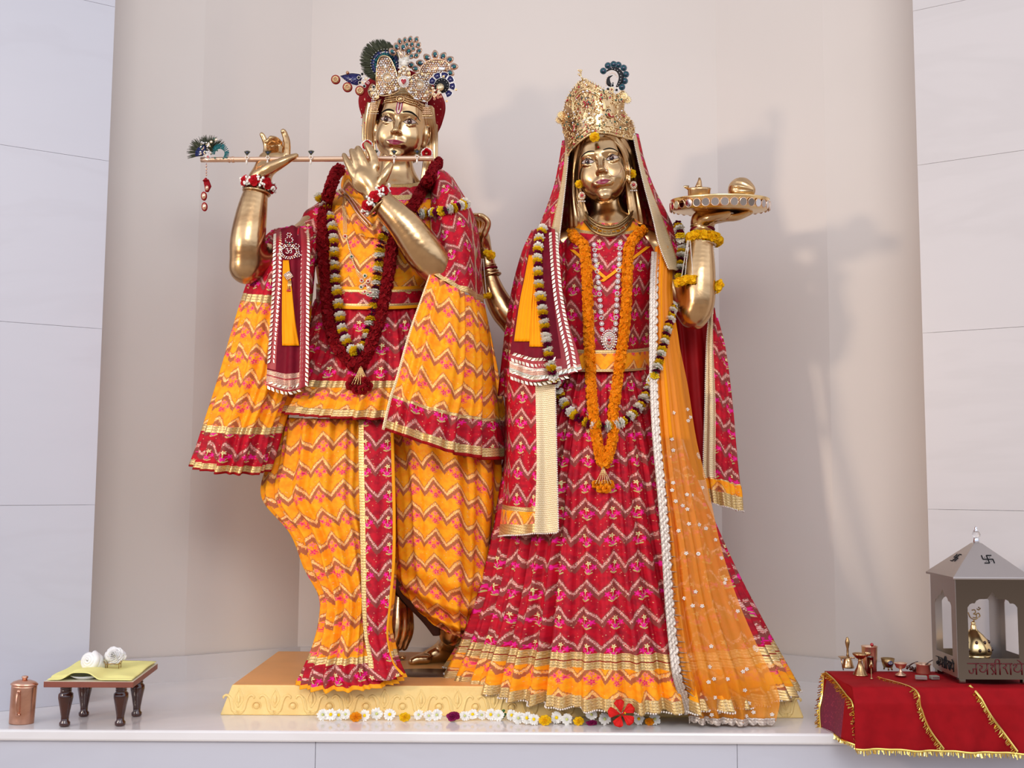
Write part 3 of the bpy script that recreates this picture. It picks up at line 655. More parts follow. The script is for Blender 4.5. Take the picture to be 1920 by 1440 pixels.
m = MB(); m.box((LX0+.002, LY0+.002, LZ0-.004), (LX1-.002, LY1-.002, LZ0)); m.build('floor_plate', M['steel'], ln, False)
for x, y in ((LX0+.012, LY0+.012), (LX1-.012, LY0+.012), (LX0+.012, LY1-.012), (LX1-.012, LY1-.012)):
    m = MB(); m.box((x-.009, y-.009, RZ+.0045), (x+.009, y+.009, LZ0-.004)); m.build('leg', M['steel'], ln, False, bevel=.001)
xc, yc = (LX0+LX1)/2, (LY0+LY1)/2; e1 = .010; zt = LZ1
v = [(LX0-e1,LY0-e1,zt),(LX1+e1,LY0-e1,zt),(LX1+e1,LY1+e1,zt),(LX0-e1,LY1+e1,zt),(LX0-e1,LY0-e1,zt+.006),(LX1+e1,LY0-e1,zt+.006),(LX1+e1,LY1+e1,zt+.006),(LX0-e1,LY1+e1,zt+.006)]
q_ = .010; v += [(xc-q_,yc-q_,zt+.094),(xc+q_,yc-q_,zt+.094),(xc+q_,yc+q_,zt+.094),(xc-q_,yc+q_,zt+.094)]
roof = mesh_obj('roof', v, [(0,3,2,1),(0,1,5,4),(1,2,6,5),(2,3,7,6),(3,0,4,7),(4,5,9,8),(5,6,10,9),(6,7,11,10),(7,4,8,11),(8,9,10,11)], M['steel_dull'], None, None, ln, False, bevel=.0012)
def strokes(m, chars, org, Mx, h, mi=0, r=.0013):
    x0 = 0
    for st, adv in chars:
        for pl in st:
            pp = crom([(x0 + x, y) for x, y in pl], 2 if len(pl) == 2 else 5*len(pl))
            m.tube([Vector(org) + Mx @ Vector((x*h, y*h, .0004)) for x, y in pp], r, mi, n=5)
        x0 += adv
sr = [([[(-.05,1),(.95,1)], [(.75,1),(.75,0)], [(.75,.52),(.46,.53)], [(.10,.42),(.14,.20),(.32,.12),(.47,.28),(.46,.53)]], .95),
      ([[(-.05,1),(.95,1)], [(.8,1),(.8,0)], [(.12,.82),(.32,.78),(.30,.62),(.12,.48),(.22,.28),(.5,.26),(.8,.55)]], 1.0),
      ([[(-.05,1),(1.05,1)], [(.55,1),(.55,0)], [(.12,.80),(.28,.95),(.36,.75),(.16,.62),(.30,.40),(.42,.22)], [(.55,.30),(.20,.02)], [(.95,0),(.95,1)], [(.95,1),(.88,1.32),(.62,1.34),(.52,1.02)]], 1.15),
      ([[(-.05,1),(.95,1)], [(.34,1),(.38,.78),(.12,.62),(.30,.56),(.5,.08)], [(.78,1),(.78,0)]], 1.0),
      ([[(.4,1),(.98,1)], [(.8,1),(.8,0)], [(.04,.80),(.16,.98),(.32,.90),(.26,.70),(.12,.60),(.14,.36),(.46,.26),(.8,.5)], [(.8,1),(.62,1.2),(.42,1.32)]], .95)]
m = MB(); strokes(m, sr, Vector((LX0+.026, LY0-.002, LZ0+.009)), Mf, .0295, 0, .0016); m.build('cut_out_writing', plain('dark_red_cutout', srgb(96, 16, 22), .4), pf_)
m = MB(); strokes(m, sr, Vector((LX0-.002, LY1-.028, LZ0+.011)), Ml, .024, 0, .0014); m.build('cut_out_writing', M['black'], pl_)
sw = [[(0,0),(0,1)],[(-1,0),(1,0)],[(0,0),(0,-1)],[(0,1),(1,1)],[(1,0),(1,-1)],[(0,-1),(-1,-1)],[(-1,0),(-1,1)]]
def roofsign(c, nrm, h, sx):
    Mx = basis(nrm); m = MB()
    for a, b in sw: m.tube([Vector(c) + Mx @ Vector((q[0]*h*sx, q[1]*h, .0006)) for q in (a, b)], .0016, n=5)
    for a, b in ((.5,.5),(-.5,.5),(.5,-.5),(-.5,-.5)): m.ball(Vector(c) + Mx @ Vector((a*h*sx, b*h, .0006)), .0012, nu=6, nv=4)
    m.build('cut_out_sign', M['black'], roof)
ht = .088; rf = (LY1+e1-LY0+e1)/2 - q_; rl = (LX1+e1-LX0+e1)/2 - q_; k_ = .52
roofsign((xc + .008, LY0 - e1 + k_*rf, zt+.006+k_*ht), (0, -ht, rf), .0135, 1); roofsign((LX0 - e1 + k_*rl, yc + .004, zt+.006+k_*ht), (-ht, 0, rl), .0135, 1)
fin = lathe_obj('finial_socket', [(.008,0),(.0085,.004),(.007,.010),(.007,.014)], M['chrome'], roof, 20, t=(xc, yc, zt+.094))
lathe_obj('crystal_ball', [(.005,.013),(.010,.018),(.011,.024),(.008,.030),(.004,.033)], M['crystal'], fin, 12, t=(xc, yc, zt+.094))
lathe_obj('finial_cap', [(.006,.031),(.0065,.034),(.003,.036),(.0045,.040),(.003,.044),(0,.046)], M['chrome'], fin, 16, t=(xc, yc, zt+.094))
m = MB(); m.lathe([(0,0),(.009,.001),(.010,.004),(.004,.008),(.003,.014)], 0, 18, M=basis((1,0,0)), t=(LX1+.0, LY0+.02, LZ0+.135)); 
for o_ in (m.build('door_knob', M['chrome'], ln),): o_.scale = (1, 1, 1)
# dome lamp inside
c_ = Vector((xc - .012, yc + .01, LZ0)); dm = empty('domed_brass_lamp', c_, 'pierced brass dome lamp topped with a sacred syllable inside the lantern', 'lamp')
lathe_obj('lamp_base', [(0,0),(.022,0),(.018,.006),(.010,.012),(.012,.018),(.030,.030),(.034,.038)], M['gold'], dm, 28, t=c_)
dmo = MB(); dmo.lathe([(.034,.038),(.036,.042),(.035,.054),(.029,.068),(.019,.080),(.010,.088),(.006,.092),(.006,.098),(.004,.102),(.0055,.105),(.002,.108)], 0, 28, t=c_); 
for k in range(10):
    a = 2*PI*k/10
    for z, r in ((.050, .0355), (.066, .0300)): dmo.ball(c_ + Vector((r*math.cos(a+z*30), r*math.sin(a+z*30), z)), (.0035,.0035,.004), 1, nu=6, nv=5)
dmo.build('pierced_dome', [M['gold'], M['wood_dark']], dm)
m = MB(); om = c_ + Vector((.004, -.0, .122)); q_ = .0013
for pl in ([(-.018,.006),(-.012,-.008),(0,-.013),(.008,-.008)], [(-.008,.012),(0,.013),(.002,.006),(-.004,.002),(.004,0),(.003,-.008),(-.006,-.007)], [(.003,.001),(.010,.004),(.014,-.003),(.010,-.007)], [(.006,.016),(.011,.013),(.016,.018)]):
    m.tube([om + Vector((x*.8, 0, z*.8)) for x, z in crom(pl, 16)], q_, n=6)
m.tube([om + Vector((-.002,0,-.010)), om + Vector((-.003,0,-.015))], .0016, n=6); m.ball(om + Vector((.009,0,.0155)), .0016)
m.build('syllable_ornament', M['brass_dark'], dm)
dm.scale = (1.28, 1.28, 1.28)
# ------------------------------------------------------------------ sculpting by distance fields
class Field:
    """smooth union and subtraction of rounded shapes, turned into one continuous skin"""
    def __init__(s): s.p = []
    def cap(s, a, b, ra, rb, k=.008, op=1): s.p.append(('c', np.array(a, float), np.array(b, float), ra, rb, k, op)); return s
    def ell(s, c, r, k=.008, op=1, R=None): s.p.append(('e', np.array(c, float), np.array(r, float), None if R is None else np.array(R, float), 0, k, op)); return s
    def chain(s, pts, rs, k=.006):
        a = np.array([list(p)[:3] + [r] for p, r in zip(pts, rs)], float)
        if len(a) > 2: a = crom(a, (len(a) - 1)*6 + 1)
        s.p.append(('k', a, None, 0, 0, k, 1)); return s
    @staticmethod
    def dist(q, X):
        if q[0] == 'k':
            D = None
            for u, v in zip(q[1][:-1], q[1][1:]):
                d = Field.dist(('c', u[:3], v[:3], u[3], v[3]), X); D = d if D is None else np.minimum(D, d)
            return D
        if q[0] == 'c':
            a, b, ra, rb = q[1], q[2], q[3], q[4]; ba = b - a; L = max((ba*ba).sum(), 1e-12)
            h = np.clip(((X - a) @ ba) / L, 0, 1)
            return np.linalg.norm(X - a - h[..., None]*ba, axis=-1) - (ra + (rb - ra)*h)
        d = X - q[1]
        if q[3] is not None: d = d @ q[3]
        k0 = np.linalg.norm(d / q[2], axis=-1); k1 = np.linalg.norm(d / q[2]**2, axis=-1) + 1e-9
        return k0*(k0 - 1)/k1
    @staticmethod
    def blend(D, d, k, op):
        if op > 0:
            h = np.clip(.5 + .5*(D - d)/k, 0, 1); return D + (d - D)*h - k*h*(1 - h)
        h = np.clip(.5 - .5*(D + d)/k, 0, 1); return D + (-d - D)*h + k*h*(1 - h)
    def value(s, X):
        D = np.full(X.shape[:-1], .3)
        for q in s.p: D = s.blend(D, s.dist(q, X), q[5], q[6])
        return D
    def bbox(s, q):
        if q[0] == 'k': return (q[1][:, :3] - q[1][:, 3:]).min(0), (q[1][:, :3] + q[1][:, 3:]).max(0)
        if q[0] == 'c':
            r = max(q[3], q[4]); return np.minimum(q[1], q[2]) - r, np.maximum(q[1], q[2]) + r
        r = q[2].max() if q[3] is not None else q[2]; return q[1] - r, q[1] + r
    def skin(s, h):
        lo = np.min([s.bbox(q)[0] for q in s.p if q[6] > 0], 0) - 4*h; hi = np.max([s.bbox(q)[1] for q in s.p if q[6] > 0], 0) + 4*h
        n = np.ceil((hi - lo)/h).astype(int) + 1; D = np.full(n, .05, np.float32)
        ax = [lo[i] + h*np.arange(n[i]) for i in range(3)]
        for q in s.p:
            a, b = s.bbox(q); pad = max(.012, q[5]*2.2) + 2*h
            i0 = np.maximum(((a - pad - lo)/h).astype(int), 0); i1 = np.minimum(((b + pad - lo)/h).astype(int) + 2, n)
            if (i1 <= i0).any(): continue
            sl = tuple(slice(i0[k], i1[k]) for k in range(3))
            X = np.stack(np.meshgrid(ax[0][sl[0]], ax[1][sl[1]], ax[2][sl[2]], indexing='ij'), -1)
            D[sl] = s.blend(D[sl], s.dist(q, X), q[5], q[6])
        neg = D < 0
        c = [neg[i:n[0]-1+i, j:n[1]-1+j, k:n[2]-1+k] for i in (0, 1) for j in (0, 1) for k in (0, 1)]
        sm = sum(x.astype(np.int8) for x in c); act = (sm > 0) & (sm < 8)
        I = np.argwhere(act); idx = -np.ones(act.shape, np.int64); idx[act] = np.arange(len(I))
        pos = np.zeros((len(I), 3)); cnt = np.zeros(len(I))
        off = [(i, j, k) for i in (0, 1) for j in (0, 1) for k in (0, 1)]
        for a in range(8):
            for b in range(a + 1, 8):
                oa, ob = np.array(off[a]), np.array(off[b])
                if np.abs(oa - ob).sum() != 1: continue
                da = D[tuple((I + oa).T)]; db = D[tuple((I + ob).T)]; x = (da < 0) != (db < 0)
                t = da[x]/(da[x] - db[x]); pos[x] += oa + t[:, None]*(ob - oa); cnt[x] += 1
        V = lo + (I + pos/cnt[:, None])*h
        F = []
        for axs in range(3):
            u, v = [(1, 2), (2, 0), (0, 1)][axs]
            e = np.zeros(3, int); e[axs] = 1; eu = np.zeros(3, int); eu[u] = 1; ev = np.zeros(3, int); ev[v] = 1
            s0 = [slice(1, n[k]-1) for k in range(3)]; s1 = list(s0); s0[axs] = slice(0, n[axs]-1); s1[axs] = slice(1, n[axs])
            A = neg[tuple(s0)]; B = neg[tuple(s1)]
            E = np.argwhere(A != B); base = np.ones(3, int); base[axs] = 0; P0 = E + base; fl = A[tuple(E.T)]
            q = [idx[tuple((P0 - eu - ev).T)], idx[tuple((P0 - ev).T)], idx[tuple(P0.T)], idx[tuple((P0 - eu).T)]]
            Q = np.stack(q, 1); Q[~fl] = Q[~fl][:, ::-1]; F.append(Q[(Q >= 0).all(1)])
        return V, np.concatenate(F)
def relax(V, F, it=2):
    e = np.concatenate([F[:, [0, 1]], F[:, [1, 2]], F[:, [2, 3]], F[:, [3, 0]]])
    for _ in range(it):
        a = np.zeros_like(V); n = np.zeros(len(V))
        np.add.at(a, e[:, 0], V[e[:, 1]]); np.add.at(n, e[:, 0], 1)
        V = V*.5 + .5*a/np.maximum(n, 1)[:, None]
    return V

def facefield(fem):
    """head in its own frame: x to the viewer's right, y towards the viewer, z up, origin midway between the eyes' height at skull centre"""
    f = Field()
    w_ = .95 if fem else 1.0
    f.ell((0, -.012, .028), (.080*w_, .098, .092), .02)
    f.ell((0, .012, -.030), (.0755*w_, .078, .072), .03)
    f.ell((0, .030, -.071), ((.058 if not fem else .050), .050, .044), .03)           # jaw
    f.ell((0, .066, -.108 - .004*fem), (.021*w_, .020, .0175), .024)   # chin
    for s in (-1, 1):
        f.ell((s*.042*w_, .048, -.042), (.029, .029, .036), .025)     # cheeks
        f.cap((s*.012, .090, .0215), (s*.050, .072, .024), .0075, .006, .016)  # brow ridge
    f.ell((0, .070, .050), (.050, .022, .040), .03)
    for s in (-1, 1): f.ell((s*.038, .102, .002), (.021, .017, .0115), .012, -1)
    for s in (-1, 1): f.ell((s*.0375, .069, .0005), (.0205, .0195, .0150), .004)       # eyeball and lids
    for s in (-1, 1):
        f.cap((s*.019, .085, .0065), (s*.038, .0905, .0105), .0022, .0034, .004); f.cap((s*.038, .0905, .0105), (s*.058, .078, .004), .0034, .0018, .004)
        f.cap((s*.020, .083, -.006), (s*.040, .0865, -.0115), .0016, .0022, .004); f.cap((s*.040, .0865, -.0115), (s*.057, .077, -.003), .0022, .0014, .004)
    k = 1.19 if fem else 1.14; m0 = -.0622*k
    f.cap((0, .086, .016), (0, .1030, -.026*k), .0076, .0096, .012)
    f.ell((0, .1085, -.0335*k), (.0112, .0112, .0095), .007)
    for s in (-1, 1): f.ell((s*.0122, .0975, -.036*k), (.0068, .0090, .0062), .006)
    for s in (-1, 1): f.ell((s*.0055, .1030, -.0365*k - .0055), (.0030, .0050, .0028), .002, -1)
    f.cap((0, .088, -.042*k), (0, .088, -.052*k), .009, .011, .012)
    f.ell((0, .0830, m0 + .0017), (.029, .0125, .013), .014)
    for s in (-1, 1): f.cap((s*.004, .0945, m0 + .0037), (s*.026, .0815, m0 + .0050), .0044, .0018, .003)
    f.cap((-.017, .087, m0 - .0048), (.017, .087, m0 - .0048), .0048, .0048, .003); f.ell((0, .092, m0 - .0056), (.015, .006, .0062), .004)
    f.cap((-.025, .0915, m0), (.025, .0915, m0), .0014, .0014, .0025, -1)
    f.p = [q for q in f.p]
    return f
def earparts(f):
    for s in (-1, 1):
        f.ell((s*.085, -.002, -.010), (.011, .022, .033), .008); f.ell((s*.088, .004, -.006), (.007, .011, .020), .005, -1)
        f.ell((s*.080, .004, -.046), (.008, .009, .014), .006)
    return f
def frame(px, d, roll, yaw, pitch, scale=1.0):
    """head frame placed so that its eye line sits at photo position px"""
    R = Matrix.Rotation(math.radians(yaw), 3, 'Z') @ Matrix.Rotation(math.radians(pitch), 3, 'X') @ Matrix.Rotation(math.radians(roll), 3, 'Y')
    B = Matrix(((1, 0, 0), (0, -1, 0), (0, 0, 1)))       # local y towards the viewer; mirrored x is harmless, the head is symmetric
    A = R @ B
    c = P(px[0], px[1], d + .08*scale)                   # front of the face between the eyes
    return A, c - A @ Vector((0, .08*scale, 0)), scale
class Head:
    def __init__(s, px, d, roll, yaw, pitch, fem, scale=1.0):
        s.A, s.o, s.s = frame(px, d, roll, yaw, pitch, scale); s.fem = fem; s.f = facefield(fem); s.skinf = earparts(facefield(fem))
    def w(s, p): return s.o + s.A @ (Vector(p)*s.s)
    def front(s, x, z, off=.0006):
        x = np.atleast_1d(np.asarray(x, float)); z = np.atleast_1d(np.asarray(z, float)); y = np.full(x.shape, .13)
        for _ in range(26):
            d = s.f.value(np.stack([x, y, z], -1)); y = y - d*.8
        return np.stack([x, y + off, z], -1)
    def patch(s, name, X, Z, mat, parent, off=.0006):
        """paint lying on the face: X, Z grids in head coordinates"""
        R_, K_ = X.shape; p = s.front(X.ravel(), Z.ravel(), off)
        v = [s.w(q) for q in p]; f = [(i*K_+j, i*K_+j+1, (i+1)*K_+j+1, (i+1)*K_+j) for i in range(R_-1) for j in range(K_-1)]
        return mesh_obj(name, v, f, mat, None, None, parent)
    def disc(s, name, cx, cz, r, mat, parent, off, ry=None, clip=None):
        a = np.linspace(0, 2*PI, 21); q = np.linspace(0, 1, 5); ry = ry or r
        X = cx + np.outer(q, np.cos(a))*r; Z = cz + np.outer(q, np.sin(a))*ry
        if clip: Z = np.clip(Z, clip[0](X), clip[1](X))
        return s.patch(name, X, Z, mat, parent, off)
    def paint(s, parent, female):
        t = np.linspace(-1, 1, 25)[None, :]; u = np.linspace(0, 1, 7)[:, None]
        for sd in (-1, 1):
            cx, w_ = sd*.0385, .0196
            up = lambda x: .0012 + (.0074 if not female else .0070)*np.clip(1 - ((x - cx)/w_)**2, 0, 1)**.75 + .10*sd*(x - cx)
            lo = lambda x: .0012 - (.0066 if not female else .0060)*np.clip(1 - ((x - cx)/w_)**2, 0, 1)**.9 + .10*sd*(x - cx)
            X = cx + t*w_ + 0*u; e = s.patch('eye', X, lo(X) + u*(up(X) - lo(X)), M['eyewhite'], parent, .0006)
            zc = .0012 - (.0006 if not female else .0018); gx = -.0022 if female else -.001
            s.disc('iris', cx + gx, zc, .0080, M['iris'], e, .0011, clip=(lo, up)); s.disc('pupil', cx + gx, zc, .0036, M['black'], e, .0015); s.disc('glint', cx + gx - .0018, zc + .0022, .0013, M['white'], e, .0019)
            X2 = cx + t*(w_ + .0035) + 0*u; z0 = up(np.clip(X2, cx - w_, cx + w_)) + .10*sd*(X2 - np.clip(X2, cx - w_, cx + w_)); th = .0021*(1 - np.abs(t)**3*.6)
            s.patch('upper_lash_line', X2, z0 - .0006 + u*th, M['black'], parent, .0010)
            X3 = cx + t*w_ + 0*u; s.patch('lower_lash_line', X3, lo(X3) - .0011 + u*.0014, M['black'], parent, .0010)
            s.patch('lid_crease', X3, up(X3) + .0028 + u*.0010*(1 - np.abs(t)**2), M['lidpink'], parent, .0007)
            bx0, bx1 = sd*.0135, sd*.066; tb = (t + 1)/2
            Xb = bx0 + tb*(bx1 - bx0) + 0*u; zb = .0235 + .0105*np.sin(PI*np.clip(tb*.95 + .06, 0, 1))**.9 - .006*tb; tw = (.0066 if not female else .0042)*(np.sin(PI*np.clip(tb*.82 + .16, 0, 1)))**.7
            s.patch('eyebrow', Xb, zb + (u - .5)*tw, M['browline'], parent, .0008)
        k = 1.0 if not female else .86
        X = t*.031*k + 0*u; a = np.abs(t)
        mz = (-.0622*(1.19 if female else 1.14)) + (.0026 if female else .0040)*a**2
        topz = mz + .0062*(1 - a**1.5)*(1 - .22*np.exp(-(t/.12)**2)) + .0006
        s.patch('upper_lip', X, mz + u*(topz - mz), M['magenta'], parent, .0007)
        X2 = t*.027*k + 0*u; lz = mz - .0090*(1 - a**2.2) - .0003
        s.patch('lower_lip', X2, lz + u*(mz - lz), M['magenta'], parent, .0007)
        s.patch('mouth_line', X, mz - .0005 + u*.0010, M['lidpink'], parent, .0012)

# ------------------------------------------------------------------ statue with the flute
HM = Head((747, 228), -.115, 7.0, -3, 2, False)
male = empty('flute_player_statue', G(760, 1262, PZ), 'tall brass statue in yellow and red zigzag robes playing a flute, one foot bare', 'statue')
def pts3(*a): return [P(x, y, d) for x, y, d in a]
b = Field()
# trunk, hidden under the clothes
b.chain(pts3((745,345,-.15),(735,400,-.15),(700,540,-.13),(690,640,-.12)), [.055,.12,.10,.105], .03)
b.chain(pts3((600,420,-.12),(735,395,-.15),(850,420,-.10)), [.060,.08,.060], .03)
b.cap(P(742,300,-.115), P(745,360,-.15), .055, .060, .03)
# legs
b.chain(pts3((670,700,-.12),(640,960,-.06),(650,1225,-.02)), [.085,.065,.04], .03)
b.chain(pts3((735,700,-.12),(850,960,-.02),(845,1190,-.10)), [.085,.065,.036], .03)
# right arm (viewer's left)
b.chain(pts3((600,425,-.10),(540,470,-.04),(462,503,.06)), [.055,.052,.046], .02)
b.chain(pts3((461,500,.06),(464,455,.07),(472,400,.06),(482,352,.05),(487,338,.05)), [.047,.053,.047,.035,.034], .02)
# hand: palm to the viewer, fingers up behind the flute
b.chain(pts3((487,338,.05),(494,318,.045),(500,300,.035)), [.032,.030,.026], .014)
b.ell(P(514,299,.03), (.036,.020,.026), .014)
b.ell(P(505,314,.045), (.030,.024,.022), .014)
b.chain(pts3((484,330,.068),(505,317,.085),(530,304,.09),(545,296,.085),(555,292,.075)), [.018,.020,.0155,.0115,.009], .010)
b.chain(pts3((537,292,.025),(538,268,.018),(534,252,.015),(531,246,.02)), [.0130,.0118,.0104,.0092], .004)
b.chain(pts3((524,290,.022),(523,270,.012),(516,262,.035),(508,259,.055)), [.0125,.0122,.0108,.0090], .004)
b.chain(pts3((510,290,.022),(510,272,.012),(505,264,.035),(500,266,.052)), [.0122,.0118,.0104,.0088], .004)
b.chain(pts3((498,292,.022),(500,276,.018),(496,262,.022),(491,252,.026)), [.0112,.0104,.0094,.0082], .004)
# left arm (viewer's right), crossing the chest
b.chain(pts3((850,430,-.10),(862,480,-.02),(838,520,.07)), [.058,.055,.050], .02)
b.chain(pts3((834,518,.07),(800,480,.11),(760,425,.135),(725,388,.14),(706,370,.14)), [.051,.060,.050,.038,.034], .02)
b.ell(P(706,366,.14), (.034,.024,.03), .014)
b.chain(pts3((704,366,.14),(690,344,.145),(680,330,.145)), [.030,.028,.024], .012)
b.ell(P(682,340,.145), (.037,.018,.040), .012)
b.ell(P(696,336,.14), (.032,.017,.034), .012)
b.chain(pts3((703,312,.14),(699,292,.135),(692,278,.13),(687,271,.125)), [.0150,.0138,.0122,.0096], .004)
b.chain(pts3((688,318,.145),(681,300,.142),(675,286,.135),(671,278,.125)), [.0142,.0132,.0120,.0096], .004)
b.chain(pts3((675,324,.145),(668,306,.142),(663,292,.135),(659,283,.125)), [.0138,.0126,.0114,.0092], .004)
b.chain(pts3((664,330,.145),(656,314,.142),(650,302,.135),(645,291,.125)), [.0128,.0114,.0104,.0084], .004)
b.chain(pts3((709,352,.150),(718,336,.160),(727,320,.160),(733,309,.155)), [.0160,.0150,.0125,.0090], .006)
b.chain(pts3((703,312,.14),(690,338,.145)), [.014,.018], .006)
# bare foot
def fp(x, y, z): g = G(x, y, z); return Vector(g)
ft = fp(840, 1241, PZ)                                     # under the ankle
fd = Vector((-1, -.30, 0)).normalized(); fs = Vector((-.30, 1, 0)).normalized()
def FT(a, s_, z): return ft + fd*a + fs*s_ + Vector((0, 0, z - 0))
b.chain([P(850,1178,-.10), FT(-.002, 0, .055)], [.036,.034], .02)
b.ell(FT(-.022, .004, .022), (.026,.026,.022), .02)
b.chain([FT(0,0,.045), FT(.045,.0,.028), FT(.082,-.004,.017)], [.033,.026,.018], .02)
b.chain([FT(-.01,.0,.020), FT(.05,.012,.016), FT(.09,.018,.014)], [.022,.018,.014], .016)
for k, (a0, s0, L, r) in enumerate(((.088,-.022,.036,.0150),(.088,.002,.034,.0105),(.084,.018,.030,.0095),(.078,.032,.026,.0088),(.070,.044,.022,.0080))):
    b.chain([FT(a0-.012, s0, .016), FT(a0+L*.5, s0, .016), FT(a0+L, s0, .0105)], [r*1.05, r, r*.92], .004)
# second foot and the cast folds beside it
g2 = fp(738, 1237, PZ)
b.chain([g2 + Vector((-.03,.09,.05)), g2 + Vector((-.012,.035,.030)), g2 + Vector((0,.010,.016))], [.034,.026,.018], .02)
for k in range(5): b.chain([g2 + Vector((-.028+.015*k,.010,.014)), g2 + Vector((-.030+.016*k,-.018+.003*abs(k-3),.010))], [.0095,.0088], .003)
for k, (xa, xb, dd) in enumerate(((722,716,-.02),(731,728,-.00),(742,742,.0),(752,755,-.02),(759,765,-.05))):
    b.chain([P(xa+10, 1085, -.10), P(xa+4, 1130, -.07+dd*.5), P(xb, 1180, -.05+dd), P(xb-3-k, 1214, -.05+dd)], [.016,.018,.019,.011], .006)
V, F_ = b.skin(.0036); V = relax(V, F_, 4)
V2, F2 = HM.skinf.skin(.0021); V2 = relax(V2, F2, 2); V2 = (V2*HM.s) @ np.array(HM.A).T + np.array(HM.o); F2 = F2[:, ::-1]
BM = mesh_obj('body', np.concatenate([V, V2]), np.concatenate([F_, F2 + len(V)]), M['brass'], None, None, male)
HM.paint(male, False)
# forehead mark
for (a0, a1, mt, of) in ((.0085, .0105, M['magenta'], .0008),):
    pth = [(-.0076, .064), (-.0076, .034), (-.0045, .024), (0, .020), (.0045, .024), (.0076, .034), (.0076, .064)]
    c = crom(pth, 40)
    def ribbon(name, c, w_, mat, off):
        tg = np.gradient(c, axis=0); tg /= np.linalg.norm(tg, axis=1)[:, None]; n_ = np.stack([-tg[:, 1], tg[:, 0]], 1); q = np.linspace(-w_/2, w_/2, 4)
        X = c[None, :, 0] + q[:, None]*n_[None, :, 0]; Z = c[None, :, 1] + q[:, None]*n_[None, :, 1]
        return HM.patch(name, X, Z, mat, male, off)
    ribbon('forehead_mark_edge', c, .0042, M['magenta'], .0008); ribbon('forehead_mark_edge', c*np.array([.62, 1]) + np.array([0, .0015]), .0018, M['white'], .0010)
    ribbon('forehead_mark_centre', np.stack([np.zeros(12), np.linspace(.033, .063, 12)], 1), .0046, M['magenta'], .0010)

# ------------------------------------------------------------------ statue with the tray
HF = Head((1125.5, 302), -.03, -7.0, -9, -5, True)
fem = empty('tray_bearer_statue', G(1120, 1262, PZ), 'brass statue of a woman in a red zigzag skirt and veil raising a tray', 'statue')
b = Field()
b.chain(pts3((1140,410,-.09),(1142,460,-.08),(1128,640,-.05),(1125,760,-.05)), [.06,.095,.085,.10], .03)
b.chain(pts3((1040,460,-.09),(1142,445,-.09),(1245,465,-.07)), [.05,.07,.05], .03)
b.chain(pts3((1133,345,-.06),(1139,400,-.08)), [.050,.052], .02); b.ell(P(1142,430,-.08), (.085,.05,.030), .03)
b.chain(pts3((1100,760,-.05),(1080,1230,-.03)), [.09,.05], .03); b.chain(pts3((1150,760,-.05),(1180,1230,-.03)), [.09,.05], .03)
# left arm (viewer's right) with the flat hand under the tray
b.chain(pts3((1245,470,-.07),(1272,540,-.03),(1300,590,.02)), [.052,.050,.046], .02)
b.chain(pts3((1306,594,.025),(1309,570,.03),(1312,520,.03),(1315,470,.02),(1316,440,.01),(1317,424,.0)), [.030,.050,.049,.039,.033,.031], .014)
b.cap(P(1307,604,.022), P(1307,592,.025), .012, .034, .016)
b.chain(pts3((1316,424,.0),(1314,412,.0),(1330,405,.01)), [.031,.030,.024], .014)
b.ell(P(1340,407,.015), (.046,.034,.020), .014)
for k, (x1, y1, d1, r) in enumerate(((1402,399,.045,.0108),(1407,398,.020,.0112),(1405,397,-.005,.0108),(1396,396,-.03,.0095))):
    b.chain([P(1352, 408, .04 - .022*k), P((1352+x1)/2+2, 408 - 1, (.04 - .022*k + d1)/2), P(x1, y1, d1)], [.0130, .0122, r*.8], .006)
b.chain(pts3((1318,414,.03),(1330,409,.05),(1350,404,.06),(1366,400,.06)), [.018,.016,.012,.009], .008)
# right arm, reaching behind the other statue's shoulder
b.chain(pts3((1040,470,-.09),(1000,560,-.14),(966,608,-.18)), [.050,.048,.044], .02)
b.chain(pts3((964,606,-.18),(946,585,-.18),(928,552,-.18),(918,520,-.18),(913,495,-.18)), [.040,.044,.038,.029,.026], .014)
b.chain(pts3((913,495,-.18),(909,470,-.18),(906,446,-.17)), [.025,.024,.022], .010)
b.ell(P(905,448,-.17), (.020,.034,.034), .010)
for k, (xo, dd) in enumerate(((915,-.14),(911,-.155),(905,-.17),(899,-.185))):
    b.chain([P(908 - 2*k, 440, dd), P(xo, 418 - 2*(k in (1, 2)), dd + .006), P(xo - 10, 406 - (k in (1,2)), dd + .012), P(xo - 17, 404, dd + .018)], [.0120, .0112, .0100, .0085], .004)
V, F_ = b.skin(.0036); V = relax(V, F_, 4)
V2, F2 = HF.skinf.skin(.0021); V2 = relax(V2, F2, 2); V2 = V2 @ np.array(HF.A).T + np.array(HF.o); F2 = F2[:, ::-1]
BF = mesh_obj('body', np.concatenate([V, V2]), np.concatenate([F_, F2 + len(V)]), M['brass'], None, None, fem)
HF.paint(fem, True)
HF.disc('forehead_dot', 0, .0385, .0032, M['ruby'], fem, .0012)
